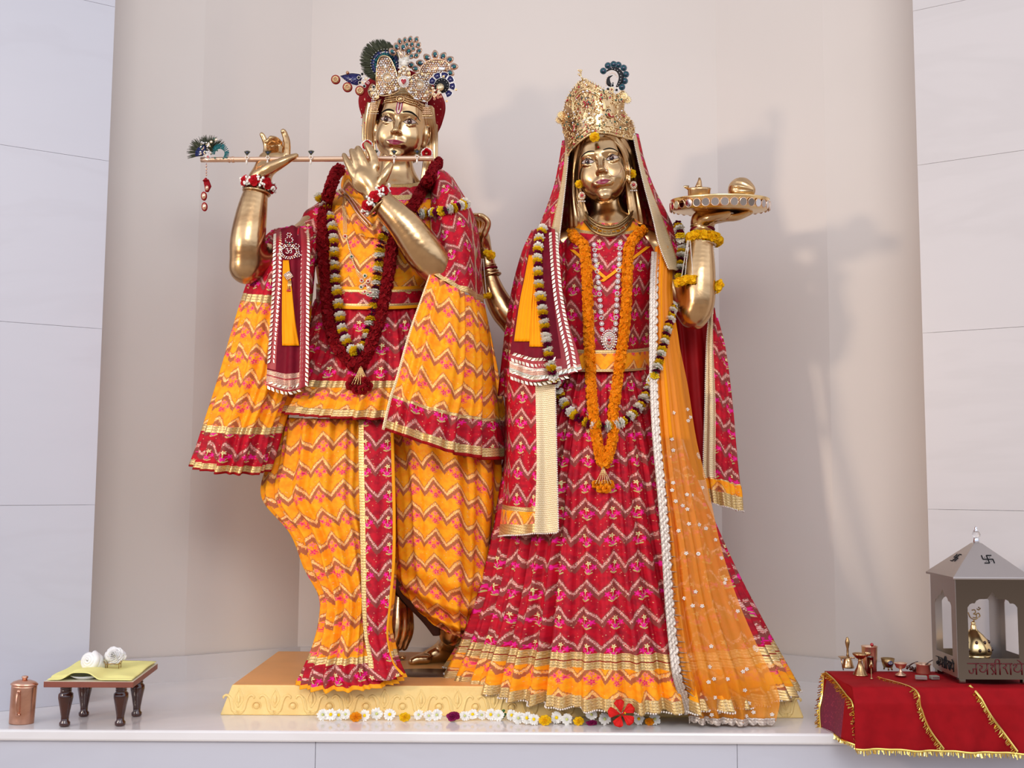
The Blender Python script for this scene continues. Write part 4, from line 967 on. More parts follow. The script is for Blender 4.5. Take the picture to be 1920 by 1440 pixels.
# ------------------------------------------------------------------ cloth
def resample_rows(rows, n):
    return crom([tuple(v for p in r for v in p) for r in rows], n).reshape(n, len(rows[0]), -1)
def loft(name, rings, mats, parent, nv=120, nu=200, fold=(.002, .012), nf=26, seed=1, bands=None, mi0=0, ubase=None, sharp=1.0, back=1.0, ph=0.0, solid=.0025, vskew=0.0, swag=0.0, foldpow=1.2, topfold=None):
    """closed garment: each ring is (left, right, front) in photo positions with depth; folds grow downwards"""
    A = resample_rows(rings, nv); th = np.linspace(0, 2*PI, nu)
    fn = rownoise(th*nf/ (2*PI) * 2*PI, seed); fn = fn - fn.min(); fn = np.sign(fn)*np.abs(fn)**1.0
    fn = (fn/fn.max() - .5)*2
    w_ = np.clip((th - PI/2), -PI, PI)
    pts = np.zeros((nv, nu, 3)); U = np.zeros((nv, nu)); V = np.zeros((nv, nu)); vlen = 0; prev = None
    for i in range(nv):
        L, R, Fp = (np.array(P(*A[i, k])) for k in range(3)); c = (L + R)/2; a = (R - L)/2; bvec = Fp - c
        t = i/(nv-1); amp = 1.85*(fold[0] + (fold[1]-fold[0])*t**foldpow)
        # theta runs from the back, over the left side, the front, the right side
        ang = -PI/2 - th
        ct, st = np.cos(ang), np.sin(ang)
        bb = np.where(st[:, None] > 0, bvec[None], bvec[None]*np.array([-.0 + 1, back, 0]))
        base = c + a*ct[:, None] + bb*st[:, None]
        nrm = a*ct[:, None]/max(np.linalg.norm(a), 1e-6) + np.where(st[:, None] > 0, 1, 1)*bvec/max(np.linalg.norm(bvec), 1e-6)*st[:, None]
        nrm /= np.linalg.norm(nrm, axis=1)[:, None]
        dr = np.interp(np.linspace(0, 1, nu), np.linspace(0, 1, nu), fn)
        wob = .35*np.sin(th*3 + 5*t + seed)
        pts[i] = base + nrm*(amp*(dr + wob*.3))[:, None]
        rad = np.linalg.norm(a); fr = pts[i, nu//2]
        if prev is not None: vlen += np.linalg.norm(fr - prev)
        prev = fr
        seg = np.r_[0, np.cumsum(np.linalg.norm(np.diff(base, axis=0), axis=1))]; U[i] = seg - seg[nu//2]; V[i] = vlen
        if ubase is not None: U[i] = U[i]*(1 - ubase[0]) + ubase[0]*ubase[1]*(th - PI)
    Vn = V.copy()
    if vskew or swag:
        q = U; V = V + vskew*q + swag*(q**2)
    bt = bands(Vn, vlen) if callable(bands) else None
    mf = None
    if bands is not None and not callable(bands):
        def mf(r, c):
            out = np.full(r.shape, mi0)
            for lo, hi, k in bands: out[(r >= lo) & (r < hi)] = k
            return out
    return grid_obj(name, pts, U, V, mats, mf, parent, solid=solid), pts
def sheet(name, rows, mats, parent, nv=80, nu=60, fold=(.001, .006), nf=8, seed=1, bands=None, edges=None, solid=.0022, useg=None, vskew=0.0, foldpow=1.0, mat0=0, wave=0.0):
    """open cloth: rows of (x, y, depth); bands by height fraction, edges (left width, right width, material) in metres"""
    n_ = max(len(r) for r in rows); rows = [r if len(r) == n_ else [tuple(q) for q in crom(r, n_)] for r in rows]
    A = resample_rows(rows, nv); pts = np.zeros((nv, nu, 3)); U = np.zeros((nv, nu)); V = np.zeros((nv, nu)); acc = np.zeros(nu)
    for i in range(nv):
        q = np.array([P(*p) for p in A[i]]); pts[i] = crom(q, nu)
    du = np.gradient(pts, axis=1); dv = np.gradient(pts, axis=0); nr = np.cross(du, dv); nr /= np.linalg.norm(nr, axis=2)[..., None] + 1e-9
    nr *= np.sign(-nr[:, :, 1:2] + 1e-9)
    u = np.linspace(0, 1, nu); fn = rownoise(u*nf*2*PI/2.2, seed)
    for i in range(nv):
        t = i/(nv-1); amp = 1.85*(fold[0] + (fold[1]-fold[0])*t**foldpow)
        uu = np.interp(u, u, u)
        pts0 = pts[i].copy(); pts[i] = pts0 + nr[i]*(amp*rownoise((u + wave*math.sin(3*t))*nf*2*PI/2.2, seed))[:, None]
        seg = np.r_[0, np.cumsum(np.linalg.norm(np.diff(pts0, axis=0), axis=1))]; U[i] = seg - seg[-1]/2
        if i: acc += np.linalg.norm(pts[i] - pts[i-1], axis=1)
        V[i] = acc
    V = V + vskew*U
    seg = np.linalg.norm(pts[nv//2, -1] - pts[nv//2, 0])
    def mf(r, c):
        out = np.full(r.shape, mat0)
        if bands:
            for lo, hi, k in bands: out[(r >= lo) & (r < hi)] = k
        if edges:
            for c0, c1, r0, r1, k in edges: out[(c >= c0) & (c <= c1) & (r >= r0) & (r <= r1)] = k
        return out
    return grid_obj(name, pts, U, V, mats, mf if (bands or edges) else None, parent, solid=solid), pts
def edge_beads(name, line, r, mat, parent, step=.006, off=.002):
    m = MB()
    for p in arcres([tuple(q) for q in line], step): m.ball(Vector(p) + Vector((0, -off, 0)), r, nu=6, nv=4)
    return m.build(name, mat, parent)
def piping(name, line, r, mat, parent):
    m = MB(); m.tube(arcres([tuple(q) for q in line], .008), r, n=6); return m.build(name, mat, parent)
class Draper:
    """finds the surface that already stands where an ornament is pinned or hung"""
    def __init__(s, objs):
        s.t = []
        for o in objs:
            me = o.data; mw = np.array(o.matrix_world if o.parent is None else Matrix())
            s.t.append(BVHTree.FromPolygons([v.co for v in me.vertices], [p.vertices for p in me.polygons]))
    def __call__(s, x, y, off=.002, default=.1):
        r = ray(x, y); best = None
        for t in s.t:
            h = t.ray_cast(CP, r)
            if h[0] is not None and (best is None or h[3] < best[1]): best = (h[0], h[3], h[1])
        if best is None: return P(x, y, default), Vector((0, -1, 0))
        n = best[2] if best[2].dot(r) < 0 else -best[2]
        return best[0] - r*off, n
GB = [M['red'], M['orange'], M['gold_trim'], M['saffron_band'], M['deep_red'], M['pale_trim']]   # 0 red 1 orange 2 gold 3 saffron 4 lining 5 pale gold
mgar = []                                                    # what ornaments may lie on
def keep(l, t): l.append(t[0]); return t
# --- male: loose trousers of draped cloth
_, ptsA = keep(mgar, loft('left_trouser_leg', [
    ((518,780,-.10),(738,780,-.10),(626,785,.055)), ((505,860,-.09),(742,860,-.09),(622,865,.075)), ((493,932,-.07),(742,932,-.08),(618,936,.09)),
    ((546,1000,-.03),(740,1000,-.05),(640,1003,.10)), ((572,1065,-.02),(738,1062,-.04),(652,1067,.11)), ((600,1120,.0),(734,1118,.0),(664,1124,.125)),
    ((598,1170,.03),(728,1168,.02),(660,1176,.135)), ((586,1215,.06),(736,1208,.06),(655,1226,.155)), ((571,1250,.09),(745,1240,.09),(652,1262,.172)), ((556,1280,.115),(757,1266,.12),(660,1296,.19))],
    [M['orange'], M['red'], M['gold_trim'], M['saffron_band']], male, 150, 200, (.008, .0075), 19, 3, [(.80, .838, 2), (.838, .975, 1), (.975, 1.01, 3)], solid=.0025, vskew=.12))
_, ptsB = keep(mgar, loft('right_trouser_leg', [
    ((700,780,-.12),(925,780,-.12),(815,785,.04)), ((722,850,-.10),(938,860,-.12),(830,862,.06)), ((735,930,-.08),(938,940,-.12),(835,940,.07)),
    ((737,1000,-.06),(932,1005,-.13),(835,1008,.065)), ((738,1050,-.06),(926,1062,-.13),(838,1064,.06)), ((745,1090,-.06),(916,1108,-.13),(838,1112,.05)),
    ((770,1128,-.07),(902,1145,-.13),(842,1150,.02)), ((808,1162,-.08),(888,1172,-.13),(852,1180,-.02)), ((838,1180,-.09),(874,1188,-.12),(858,1194,-.05))],
    [M['orange'], M['red'], M['gold_trim'], M['saffron_band']], male, 130, 170, (.006, .004), 11, 8, None, vskew=-.25, swag=-1.6))
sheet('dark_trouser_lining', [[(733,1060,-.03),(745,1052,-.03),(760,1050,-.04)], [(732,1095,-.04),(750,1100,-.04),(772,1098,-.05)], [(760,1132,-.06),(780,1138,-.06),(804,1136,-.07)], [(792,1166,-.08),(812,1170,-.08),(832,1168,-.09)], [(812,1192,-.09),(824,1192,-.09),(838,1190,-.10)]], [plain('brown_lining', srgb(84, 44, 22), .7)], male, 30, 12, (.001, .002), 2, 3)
# swags of the right leg
me = mgar[1].data
for v in me.vertices:
    k = v.index; i, j = divmod(k, 170); t = i/129; u = (j/169 - .5)*2
    q = max(0, min(1, (t-.35)/.35)) * max(0, 1 - ((t-.78)/.35)**2)
    s_ = math.sin(46*(t + .42*(abs(u - .12))**1.5) + 1.2*u)
    v.co.y -= .021*q*s_*max(0, 1 - (abs(u)/.8)**4)
_, ptsC = keep(mgar, sheet('centre_pleat_band', [
    [(672,785,.062),(704,786,.072),(738,785,.066)], [(672,870,.088),(706,871,.098),(740,870,.088)], [(674,960,.105),(708,961,.115),(742,960,.10)],
    [(676,1050,.122),(708,1052,.130),(741,1050,.115)], [(678,1130,.140),(706,1132,.148),(734,1130,.135)], [(682,1190,.155),(706,1193,.163),(728,1190,.150)], [(690,1240,.175),(720,1246,.183),(738,1240,.172)], [(690,1275,.192),(725,1276,.198),(758,1264,.185)]],
    [M['red'], M['gold_trim'], M['saffron_band']], male, 120, 34, (.001, .003), 3, 5, None, [(0, .16, 0, .9, 1), (.9, 1.0, 0, 1, 2)]))
# flounced tunic skirt
_, ptsD = keep(mgar, loft('flared_tunic_skirt', [
    ((592,560,-.12),(802,560,-.12),(695,566,.028)), ((576,600,-.12),(815,600,-.12),(694,606,.045)), ((556,660,-.12),(838,660,-.12),(690,668,.075)),
    ((534,718,-.12),(862,718,-.12),(680,727,.10)), ((513,764,-.10),(884,778,-.12),(662,786,.125))],
    [M['red'], M['gold_trim'], M['orange'], M['deep_red']], male, 110, 240, (.003, .012), 34, 11, [(.0, .70, 0), (.70, .755, 1), (.755, .93, 2), (.93, .985, 1), (.985, 1.01, 3)], ubase=(.35, .17)))
# torso
_, ptsE = keep(mgar, loft('yellow_tunic', [
    ((700,338,-.15),(790,338,-.15),(745,345,-.045)), ((645,350,-.15),(820,352,-.15),(738,366,-.005)), ((600,385,-.15),(856,385,-.15),(728,402,.022)), ((588,440,-.15),(856,440,-.15),(722,452,.040)),
    ((592,500,-.14),(838,500,-.14),(712,510,.040)), ((598,545,-.13),(812,545,-.13),(700,552,.030)), ((598,568,-.13),(806,568,-.13),(698,575,.028))],
    [M['orange'], M['red'], M['gold_trim']], male, 80, 150, (.001, .003), 7, 21, [(0, .05, 2), (.05, .17, 1), (.17, .21, 2), (.21, .225, 1)]))
_, _p = keep(mgar, loft('waist_belt', [
    ((593,531,-.125),(812,531,-.125),(700,538,.046)), ((593,552,-.125),(808,552,-.125),(699,559,.048)), ((592,572,-.125),(806,572,-.125),(697,580,.048))],
    [M['red'], M['saffron_band'], M['gold_trim']], male, 30, 120, (.0006, .0012), 5, 2, [(0, .13, 1), (.13, .24, 2), (.76, .86, 2), (.86, 1.01, 1)]))
def sleeve(name, path, rad, mats, parent, seed=1, bands=None, keepto=None, n=60):
    a = arcres([tuple(P(*p)) + (r,) for p, r in zip(path, rad)], n=n); R_ = []
    U = np.zeros((n, 50)); V = np.zeros((n, 50)); acc = 0
    tg = np.gradient(a[:, :3], axis=0); tg /= np.linalg.norm(tg, axis=1)[:, None]
    pts = np.zeros((n, 50, 3)); nr = np.array((0, -1., 0.)); th = np.linspace(0, 2*PI, 50)
    for i in range(n):
        nr = nr - tg[i]*nr.dot(tg[i]); nr /= np.linalg.norm(nr); bn = np.cross(tg[i], nr)
        rr = a[i, 3]*(1 + .05*rownoise(th*3 + i*.15, seed)*np.sin(th/2) + .04*math.sin(i*.6))
        pts[i] = a[i, :3] + rr[:, None]*(-np.cos(th)[:, None]*nr + np.sin(th)[:, None]*bn)
        if i: acc += np.linalg.norm(a[i, :3] - a[i-1, :3])
        U[i] = (th - PI)*a[i, 3]; V[i] = acc
    def mf(r, c):
        out = np.zeros(r.shape)
        for lo, hi, k in (bands or []): out[(r >= lo) & (r < hi)] = k
        return out
    o = grid_obj(name, pts, U, V, mats, mf if bands else None, parent)
    if keepto is not None: keepto.append(o)
    return o
sleeve('tunic_sleeve', [(650,400,-.12),(612,415,-.11),(585,455,-.08),(560,480,-.05)], [.050,.066,.064,.058], [M['red'], M['gold_trim']], male, 3, None, mgar)
# yellow wrap collar and sacred cord on the left of the neck
_, _p = keep(mgar, sheet('yellow_neck_wrap', [
    [(646,318,-.08),(668,320,-.03),(694,330,-.03)], [(638,350,-.06),(672,356,.005),(712,368,.01)], [(650,395,.018),(690,402,.040),(728,408,.034)], [(668,440,.043),(700,446,.050),(736,452,.046)]],
    [M['orange'], M['copper_gold']], male, 50, 40, (.003, .003), 5, 31, None, [(.95, 1, 0, 1, 1)]))
dm_ = Draper(mgar[-3:])
m = MB()
for dx_ in (0, 6): m.tube([dm_(x + dx_, y - dx_*.2, .003)[0] for x, y in [tuple(q) for q in crom([(636,356),(655,378),(672,402),(692,424)], 16)]], .0035, n=6)
m.build('copper_cord', M['copper'], male)

# shawl over the right arm (viewer's left): hangs in front and behind, with gathered yellow tier
def shawl_tube(name, rings, bands, parent, seed, nf=15, nv=150, nu=150, fold=(.003, .011), mats=None, **k):
    return loft(name, rings, mats or [M['red'], M['gold_trim'], M['orange'], M['deep_red'], M['pale_trim']], parent, nv, nu, fold, nf, seed, bands, **k)
_, ptsF = keep(mgar, shawl_tube('arm_shawl', [
    ((512,432,-.06),(592,428,-.06),(552,424,.0)), ((494,452,-.07),(596,450,-.07),(545,450,.060)), ((478,500,-.06),(590,500,-.06),(532,502,.085)), ((458,555,-.05),(584,556,-.05),(520,560,.095)),
    ((436,630,-.04),(575,632,-.04),(505,638,.095)), ((412,715,-.04),(556,718,-.04),(485,724,.10)), ((387,800,-.03),(530,803,-.03),(455,808,.105)), ((376,838,-.03),(518,843,-.03),(445,848,.108)), ((365,872,-.03),(506,879,-.03),(432,890,.11))],
    [(0, .365, 0), (.365, .39, 1), (.39, .735, 2), (.735, .765, 1), (.765, .955, 0), (.955, .988, 1), (.988, 1.01, 3)], male, 41, 12, back=.55))
_e = [tuple(ptsF[i, 38] ) for i in range(8, 150, 6)]
piping('shawl_edge_piping', _e, .0032, M['pale_trim'], mgar[-1])
# shawl over the left arm (viewer's right)
_, ptsG = keep(mgar, sheet('shoulder_shawl', [
    [(808,346,-.10),(812,330,-.02),(824,318,-.03),(842,326,-.08),(852,338,-.16)], [(806,385,-.03),(824,382,.045),(850,380,.05),(874,384,.0),(884,392,-.13)],
    [(808,430,.03),(832,430,.090),(860,430,.090),(884,432,.03),(898,436,-.12)], [(816,480,.10),(840,484,.125),(864,488,.115),(890,492,.04),(903,496,-.12)],
    [(808,512,.132),(838,530,.145),(868,546,.135),(892,560,.06),(908,570,-.12)]],
    [M['red'], M['gold_trim'], M['pale_trim']], male, 110, 90, (.001, .004), 5, 51, [(.955, 1.01, 1)], [(0, .022, 0, 1, 2), (.80, .82, 0, 1, 2)], vskew=.15))
_, ptsH = keep(mgar, sheet('flared_shawl_tier', [
    [(806,513,.134),(838,531,.148),(868,547,.138),(892,561,.062),(910,572,-.10)], [(790,560,.138),(828,578,.162),(868,596,.150),(900,608,.07),(920,614,-.10)],
    [(766,630,.142),(816,650,.172),(866,668,.160),(908,678,.07),(930,684,-.11)], [(744,710,.148),(800,728,.18),(858,744,.168),(910,754,.07),(940,758,-.12)],
    [(733,745,.150),(790,764,.184),(850,780,.172),(910,790,.07),(945,793,-.12)], [(719,806,.155),(778,826,.19),(842,848,.178),(912,862,.07),(964,860,-.12)]],
    [M['orange'], M['gold_trim'], M['red'], M['deep_red'], M['pale_trim']], male, 120, 130, (.004, .014), 10, 61, [(.775, .80, 1), (.80, .945, 2), (.945, .985, 1), (.985, 1.01, 3)], [(0, .012, 0, 1, 4)], solid=.0025))
_, _p = keep(mgar, sheet('back_shawl_fall', [
    [(880,420,-.14),(905,560,-.14)], [(890,560,-.15),(925,640,-.16)], [(900,700,-.16),(946,760,-.17)], [(905,800,-.16),(938,1040,-.17)]][:0] or [
    [(850,560,-.15),(908,570,-.14)], [(850,700,-.17),(938,720,-.15)], [(850,860,-.18),(962,862,-.13)]], [M['orange'], M['red']], male, 40, 20, (.002, .008), 4, 66, [(.75, 1.01, 1)]))

# hanging maroon scarf with leaf braid over the arm shawl
def leafbraid(m, line, ln, wd, mi=0, step=.0135, off=.0020):
    a = arcres([tuple(q) for q in line], step)
    for i in range(len(a) - 1):
        p = Vector(a[i]); t = Vector(a[i+1] - a[i]).normalized(); n = Vector((0, -1, 0)); s_ = t.cross(n).normalized()
        for sg in (-1, 1):
            d = (t*1.25 + s_*sg*.9).normalized(); c = p + s_*sg*wd*.30 + Vector((0, -off, 0)); q = d.cross(n).normalized()
            m.add([c, c + d*ln*.5 + q*ln*.26 + n*.0008, c + d*ln, c + d*ln*.5 - q*ln*.26 + n*.0008], [(0, 1, 2, 3)], mi)
_sc, ptsI = keep(mgar, sheet('maroon_scarf', [
    [(515,434,.0),(545,424,.02),(580,432,.0)], [(514,462,.085),(546,460,.092),(582,462,.080)], [(513,520,.108),(546,522,.116),(580,522,.106)], [(508,590,.118),(545,592,.126),(580,592,.118)],
    [(503,660,.122),(542,664,.132),(580,660,.124)], [(500,712,.124),(540,722,.134),(579,712,.126)], [(500,722,.124),(540,735,.134),(578,722,.126)]],
    [M['maroon'], M['braid_red'], M['mirror_band'], M['mirror_band']], male, 110, 60, (.002, .004), 4, 71, [(.76, .785, 2), (.785, .80, 1), (.80, .865, 3), (.865, .88, 1), (.88, .92, 2), (.92, 1.01, 1)],
    [(0, .20, 0, .75, 1), (.76, 1, 0, 1, 1)]))
m = MB()
for line in ([ptsI[i, 52] for i in range(2, 108, 5)], [ptsI[i, 6] for i in range(4, 82, 5)], [ptsI[102, j] for j in range(2, 50, 5)]):
    m = MB(); leafbraid(m, line, .0165, .013); m.build('leaf_braid', M['leafgold'], _sc, False, solid=.0008)
dS = Draper([_sc])
def strip(name, line, w0, w1, mat, parent, dr, off=.003, n=30, nu=14, seed=0, fold=.0015):
    c = crom(line, n); pts = np.zeros((n, nu, 3)); U = np.zeros((n, nu)); V = U.copy()
    for i in range(n):
        t = i/(n-1); w_ = w0 + (w1 - w0)*t
        for j in range(nu):
            s_ = (j/(nu-1) - .5); p, _n = dr(c[i, 0] + s_*w_, c[i, 1], off)
            pts[i, j] = p + Vector((0, -1, 0))*fold*math.sin(j*2.2 + seed); U[i, j] = s_*w_*S; V[i, j] = t*.2
    o = grid_obj(name, pts, U, V, mat, parent=parent, solid=.001); return o, pts
strip('yellow_ribbon', [(536,488),(538,540),(541,600),(545,648)], 11, 32, M['saffron'], _sc, dS, .006)
# ------------------------------------------------------------------ the woman's clothes
fgar = []
RM_ = [M['red'], M['gold_trim'], M['orange'], M['deep_red'], M['pale_trim'], M['saffron_band']]
_, sk = keep(fgar, loft('long_flared_skirt', [
    ((1034,672,-.11),(1222,672,-.10),(1127,680,.078)), ((1010,720,-.11),(1235,718,-.10),(1126,728,.115)), ((972,800,-.11),(1262,800,-.09),(1124,812,.145)),
    ((945,890,-.11),(1296,885,-.08),(1122,905,.170)), ((930,990,-.11),(1336,980,-.06),(1122,1010,.192)), ((908,1090,-.11),(1380,1080,-.03),(1124,1115,.215)),
    ((884,1170,-.11),(1430,1180,.02),(1128,1206,.238)), ((868,1212,-.11),(1456,1232,.06),(1128,1256,.250)), ((846,1249,-.11),(1488,1290,.10),(1130,1334,.268))],
    RM_, fem, 190, 420, (.003, .017), 40, 77, [(0, .795, 0), (.795, .835, 1), (.84, .875, 1), (.835, .84, 3), (.875, .965, 2), (.965, 1.01, 1)], ubase=(.25, .22), foldpow=1.0))
edge_beads('hem_pearls', [sk[-1, j] for j in range(60, 362, 3)], .0030, M['pearl'], fgar[-1], .0075, .001)
_, _p = keep(fgar, loft('zigzag_bodice', [
    ((1088,402,-.10),(1200,402,-.10),(1142,418,.012)), ((1066,424,-.11),(1220,424,-.11),(1142,440,.030)), ((1040,460,-.12),(1240,460,-.12),(1140,472,.050)), ((1040,520,-.11),(1238,520,-.11),(1136,532,.070)),
    ((1044,590,-.10),(1230,590,-.10),(1130,600,.070)), ((1042,640,-.10),(1224,640,-.10),(1128,648,.072)), ((1036,690,-.10),(1222,690,-.10),(1127,697,.090))],
    RM_, fem, 90, 150, (.001, .004), 8, 31, [(0, .14, 2), (.14, .17, 1)]))
_, _p = keep(fgar, loft('orange_belt', [((1040,648,-.10),(1225,648,-.10),(1128,656,.094)), ((1036,672,-.10),(1223,672,-.10),(1128,680,.106)), ((1034,690,-.10),(1223,690,-.10),(1127,697,.116))],
    [M['orange'], M['gold_trim'], M['red']], fem, 30, 110, (.0006, .001), 5, 2, [(0, .14, 1), (.86, 1.01, 1)]))
dbod = Draper(fgar[1:2])
for a_, b_ in (((1072,468),(1136,522)), ((1216,462),(1128,528))):
    strip('saffron_chevron_band', [(a_[0] + (b_[0]-a_[0])*t, a_[1] + (b_[1]-a_[1])*t) for t in (0, .33, .66, 1)], 9, 9, M['saffron_band'], fgar[1], dbod, .004, 24, 5)
sleeve('left_sleeve', [(1200,450,-.10),(1240,462,-.09),(1262,500,-.07),(1280,540,-.05)], [.045,.058,.060,.056], [M['red'], M['gold_trim']], fem, 5, [(.86, 1.01, 1)], fgar)
# shawl over her right arm, with a straight panel hanging below
_, _p = keep(fgar, loft('right_arm_shawl', [
    ((1000,432,-.13),(1052,430,-.10),(1022,428,-.05)), ((982,470,-.13),(1062,470,-.06),(1018,470,.03)), ((966,530,-.13),(1066,530,-.04),(1008,532,.06)), ((954,600,-.12),(1070,600,-.03),(1002,602,.08)),
    ((946,680,-.12),(1076,680,-.02),(1000,684,.10)), ((940,740,-.11),(1060,735,.0),(992,744,.10))],
    [M['red'], M['gold_trim']], fem, 90, 110, (.003, .008), 12, 15, None, back=.7))
_, pn = keep(fgar, sheet('straight_shawl_panel', [
    [(944,690,-.02),(958,692,.09),(1000,696,.135),(1040,692,.142)], [(946,760,-.03),(960,764,.10),(1002,768,.158),(1042,762,.165)], [(944,860,-.04),(962,864,.12),(1004,866,.182),(1044,862,.188)],
    [(938,940,-.05),(960,945,.13),(1002,948,.196),(1046,946,.204)], [(930,1006,-.05),(954,1004,.14),(1000,1001,.205),(1047,999,.215)]],
    RM_, fem, 120, 70, (.001, .005), 4, 93, [(0, .765, 0), (.765, .80, 1), (.80, .905, 2), (.905, 1.01, 1)], [(.70, 1, 0, 1, 4)]))
edge_beads('panel_edge_pearls', [pn[i, -1] for i in range(0, 120, 3)] + [pn[-1, j] for j in range(67, 0, -3)], .0026, M['pearl'], fgar[-1], .0065)
# head veil open at the face, wrapped round the back of the head
def veilrow(fl, l, bk, r, fr): return [fl, l, bk, r, fr]
_, vl = keep(fgar, sheet('head_veil', [
    [(1066,262,-.02),(1060,262,-.10),(1124,236,-.25),(1192,250,-.10),(1186,252,-.02)],
    [(1065,300,-.005),(1054,300,-.10),(1126,285,-.28),(1203,300,-.10),(1196,300,-.005)],
    [(1060,350,.00),(1044,350,-.10),(1130,345,-.30),(1220,350,-.10),(1208,350,.01)],
    [(1053,410,.03),(1022,410,-.10),(1135,410,-.29),(1250,410,-.10),(1224,410,.04)],
    [(1047,460,.065),(1003,455,-.10),(1135,470,-.27),(1272,460,-.10),(1236,460,.075)],
    [(1043,512,.085),(990,500,-.10),(1135,530,-.26),(1284,512,-.09),(1254,506,.07)]],
    RM_, fem, 110, 220, (.001, .002), 10, 17, None, [(0, .060, 0, 1, 4), (.905, 1, 0, 1, 4), (.06, .068, 0, 1, 1), (.897, .905, 0, 1, 1)]))
edge_beads('veil_edge_pearls', [vl[i, 0] for i in range(2, 110, 3)], .0024, M['pearl'], fgar[-1], .0062); edge_beads('veil_edge_pearls', [vl[i, -1] for i in range(2, 110, 3)], .0024, M['pearl'], fgar[-1], .0062)
# maroon scarf on her right shoulder with braids and a yellow pleated strip
sc2, ps = keep(fgar, sheet('maroon_scarf', [
    [(1002,432,.0),(1024,424,.03),(1040,430,.05)], [(990,480,.07),(1018,478,.10),(1046,488,.105)], [(978,540,.10),(1016,545,.13),(1054,552,.125)], [(966,600,.115),(1014,608,.15),(1068,612,.14)],
    [(958,650,.125),(1012,660,.165),(1082,655,.155)], [(955,690,.13),(1010,706,.175),(1090,688,.168)], [(955,706,.13),(1008,716,.175),(1092,694,.17)]],
    [M['maroon'], M['braid_red'], M['silver_trim'], M['green_band'], M['mirror_band']], fem, 110, 80, (.002, .005), 4, 83, [(.72, .77, 1), (.77, .79, 2), (.79, .825, 4), (.825, .865, 3), (.865, .90, 2), (.90, 1.01, 1)],
    [(.78, 1, 0, .80, 1)]))
for line in [[ps[i, 71] for i in range(2, 109, 5)]] + [[ps[r_, j] for j in range(c0, c1, 5)] for r_, c0, c1 in ((80, 2, 62), (104, 2, 70))]:
    m = MB(); leafbraid(m, line, .0175, .014); m.build('leaf_braid', M['leafgold'], sc2, False, solid=.0008)
dS2 = Draper([sc2])
strip('yellow_pleated_strip', [(998,478),(993,520),(986,570),(979,640)], 12, 30, M['saffron'], sc2, dS2, .006, seed=1, fold=.003)
strip('yellow_pleated_strip', [(1006,520),(1006,570),(1008,650)], 8, 30, M['saffron'], sc2, dS2, .005, seed=2, fold=.003)
# cloak hanging behind her left arm
_, ck = keep(fgar, sheet('dark_red_lining', [
    [(1240,500,-.12),(1285,500,-.14),(1330,520,-.16)], [(1262,640,-.12),(1300,640,-.13),(1345,640,-.15)], [(1270,780,-.11),(1310,780,-.12),(1350,780,-.14)], [(1300,900,-.10),(1325,900,-.11),(1348,905,-.13)]],
    [M['deep_red']], fem, 60, 50, (.004, .010), 5, 44))
_, co_ = keep(fgar, sheet('cloak_outer_fold', [
    [(1330,580,-.15),(1338,575,-.14),(1342,590,-.15),(1346,600,-.16)], [(1324,650,-.115),(1338,648,-.10),(1356,655,-.12),(1360,660,-.14)], [(1321,760,-.10),(1342,760,-.085),(1366,765,-.10),(1374,770,-.13)],
    [(1318,880,-.09),(1342,878,-.075),(1370,885,-.09),(1386,892,-.12)], [(1322,900,-.085),(1345,905,-.07),(1374,912,-.085),(1391,918,-.12)], [(1328,940,-.08),(1350,948,-.065),(1378,955,-.08),(1394,960,-.12)]],
    RM_, fem, 110, 60, (.002, .006), 6, 47, [(0, .72, 0), (.72, .755, 1), (.755, .88, 2), (.88, 1.01, 1)], [(0, .34, 0, .70, 4)]))
edge_beads('cloak_edge_pearls', [co_[i, 0] for i in range(4, 110, 3)] + [co_[-1, j] for j in range(3, 59, 3)], .0026, M['pearl'], fgar[-1], .0065)
# long saffron net stole down the front of the skirt
ntl = [[(1228,462,.03),(1246,458,.04),(1262,478,.0)], [(1224,540,.105),(1242,540,.10),(1262,560,.04)], [(1223,640,.13),(1245,642,.12),(1274,646,.05)], [(1224,720,.16),(1252,722,.15),(1290,724,.07)],
    [(1229,820,.19),(1262,822,.18),(1306,824,.10)], [(1238,920,.215),(1276,922,.205),(1330,924,.12)], [(1246,1020,.235),(1294,1022,.23),(1352,1024,.15)], [(1252,1120,.252),(1310,1124,.25),(1382,1120,.19)],
    [(1260,1210,.270),(1332,1215,.275),(1420,1210,.22)], [(1268,1270,.285),(1350,1278,.292),(1448,1268,.25)], [(1284,1318,.262),(1360,1326,.262),(1462,1312,.25)], [(1292,1348,.258),(1365,1352,.258),(1455,1353,.25)]]
net, pnt = sheet('saffron_net_stole', ntl, [M['net']], fem, 160, 90, (.002, .008), 9, 23, solid=0)
up_, _p = keep(fgar, sheet('folded_upper_stole', [[(a[0]+1, a[1], a[2]-.006), (b_[0], b_[1], b_[2]-.006), (c_[0]-(2 if i < 3 else 14), c_[1], c_[2]-.006)] for i, (a, b_, c_) in enumerate(ntl[:5])] ,
    [M['saffron']], fem, 60, 40, (.002, .005), 6, 24, solid=.001))
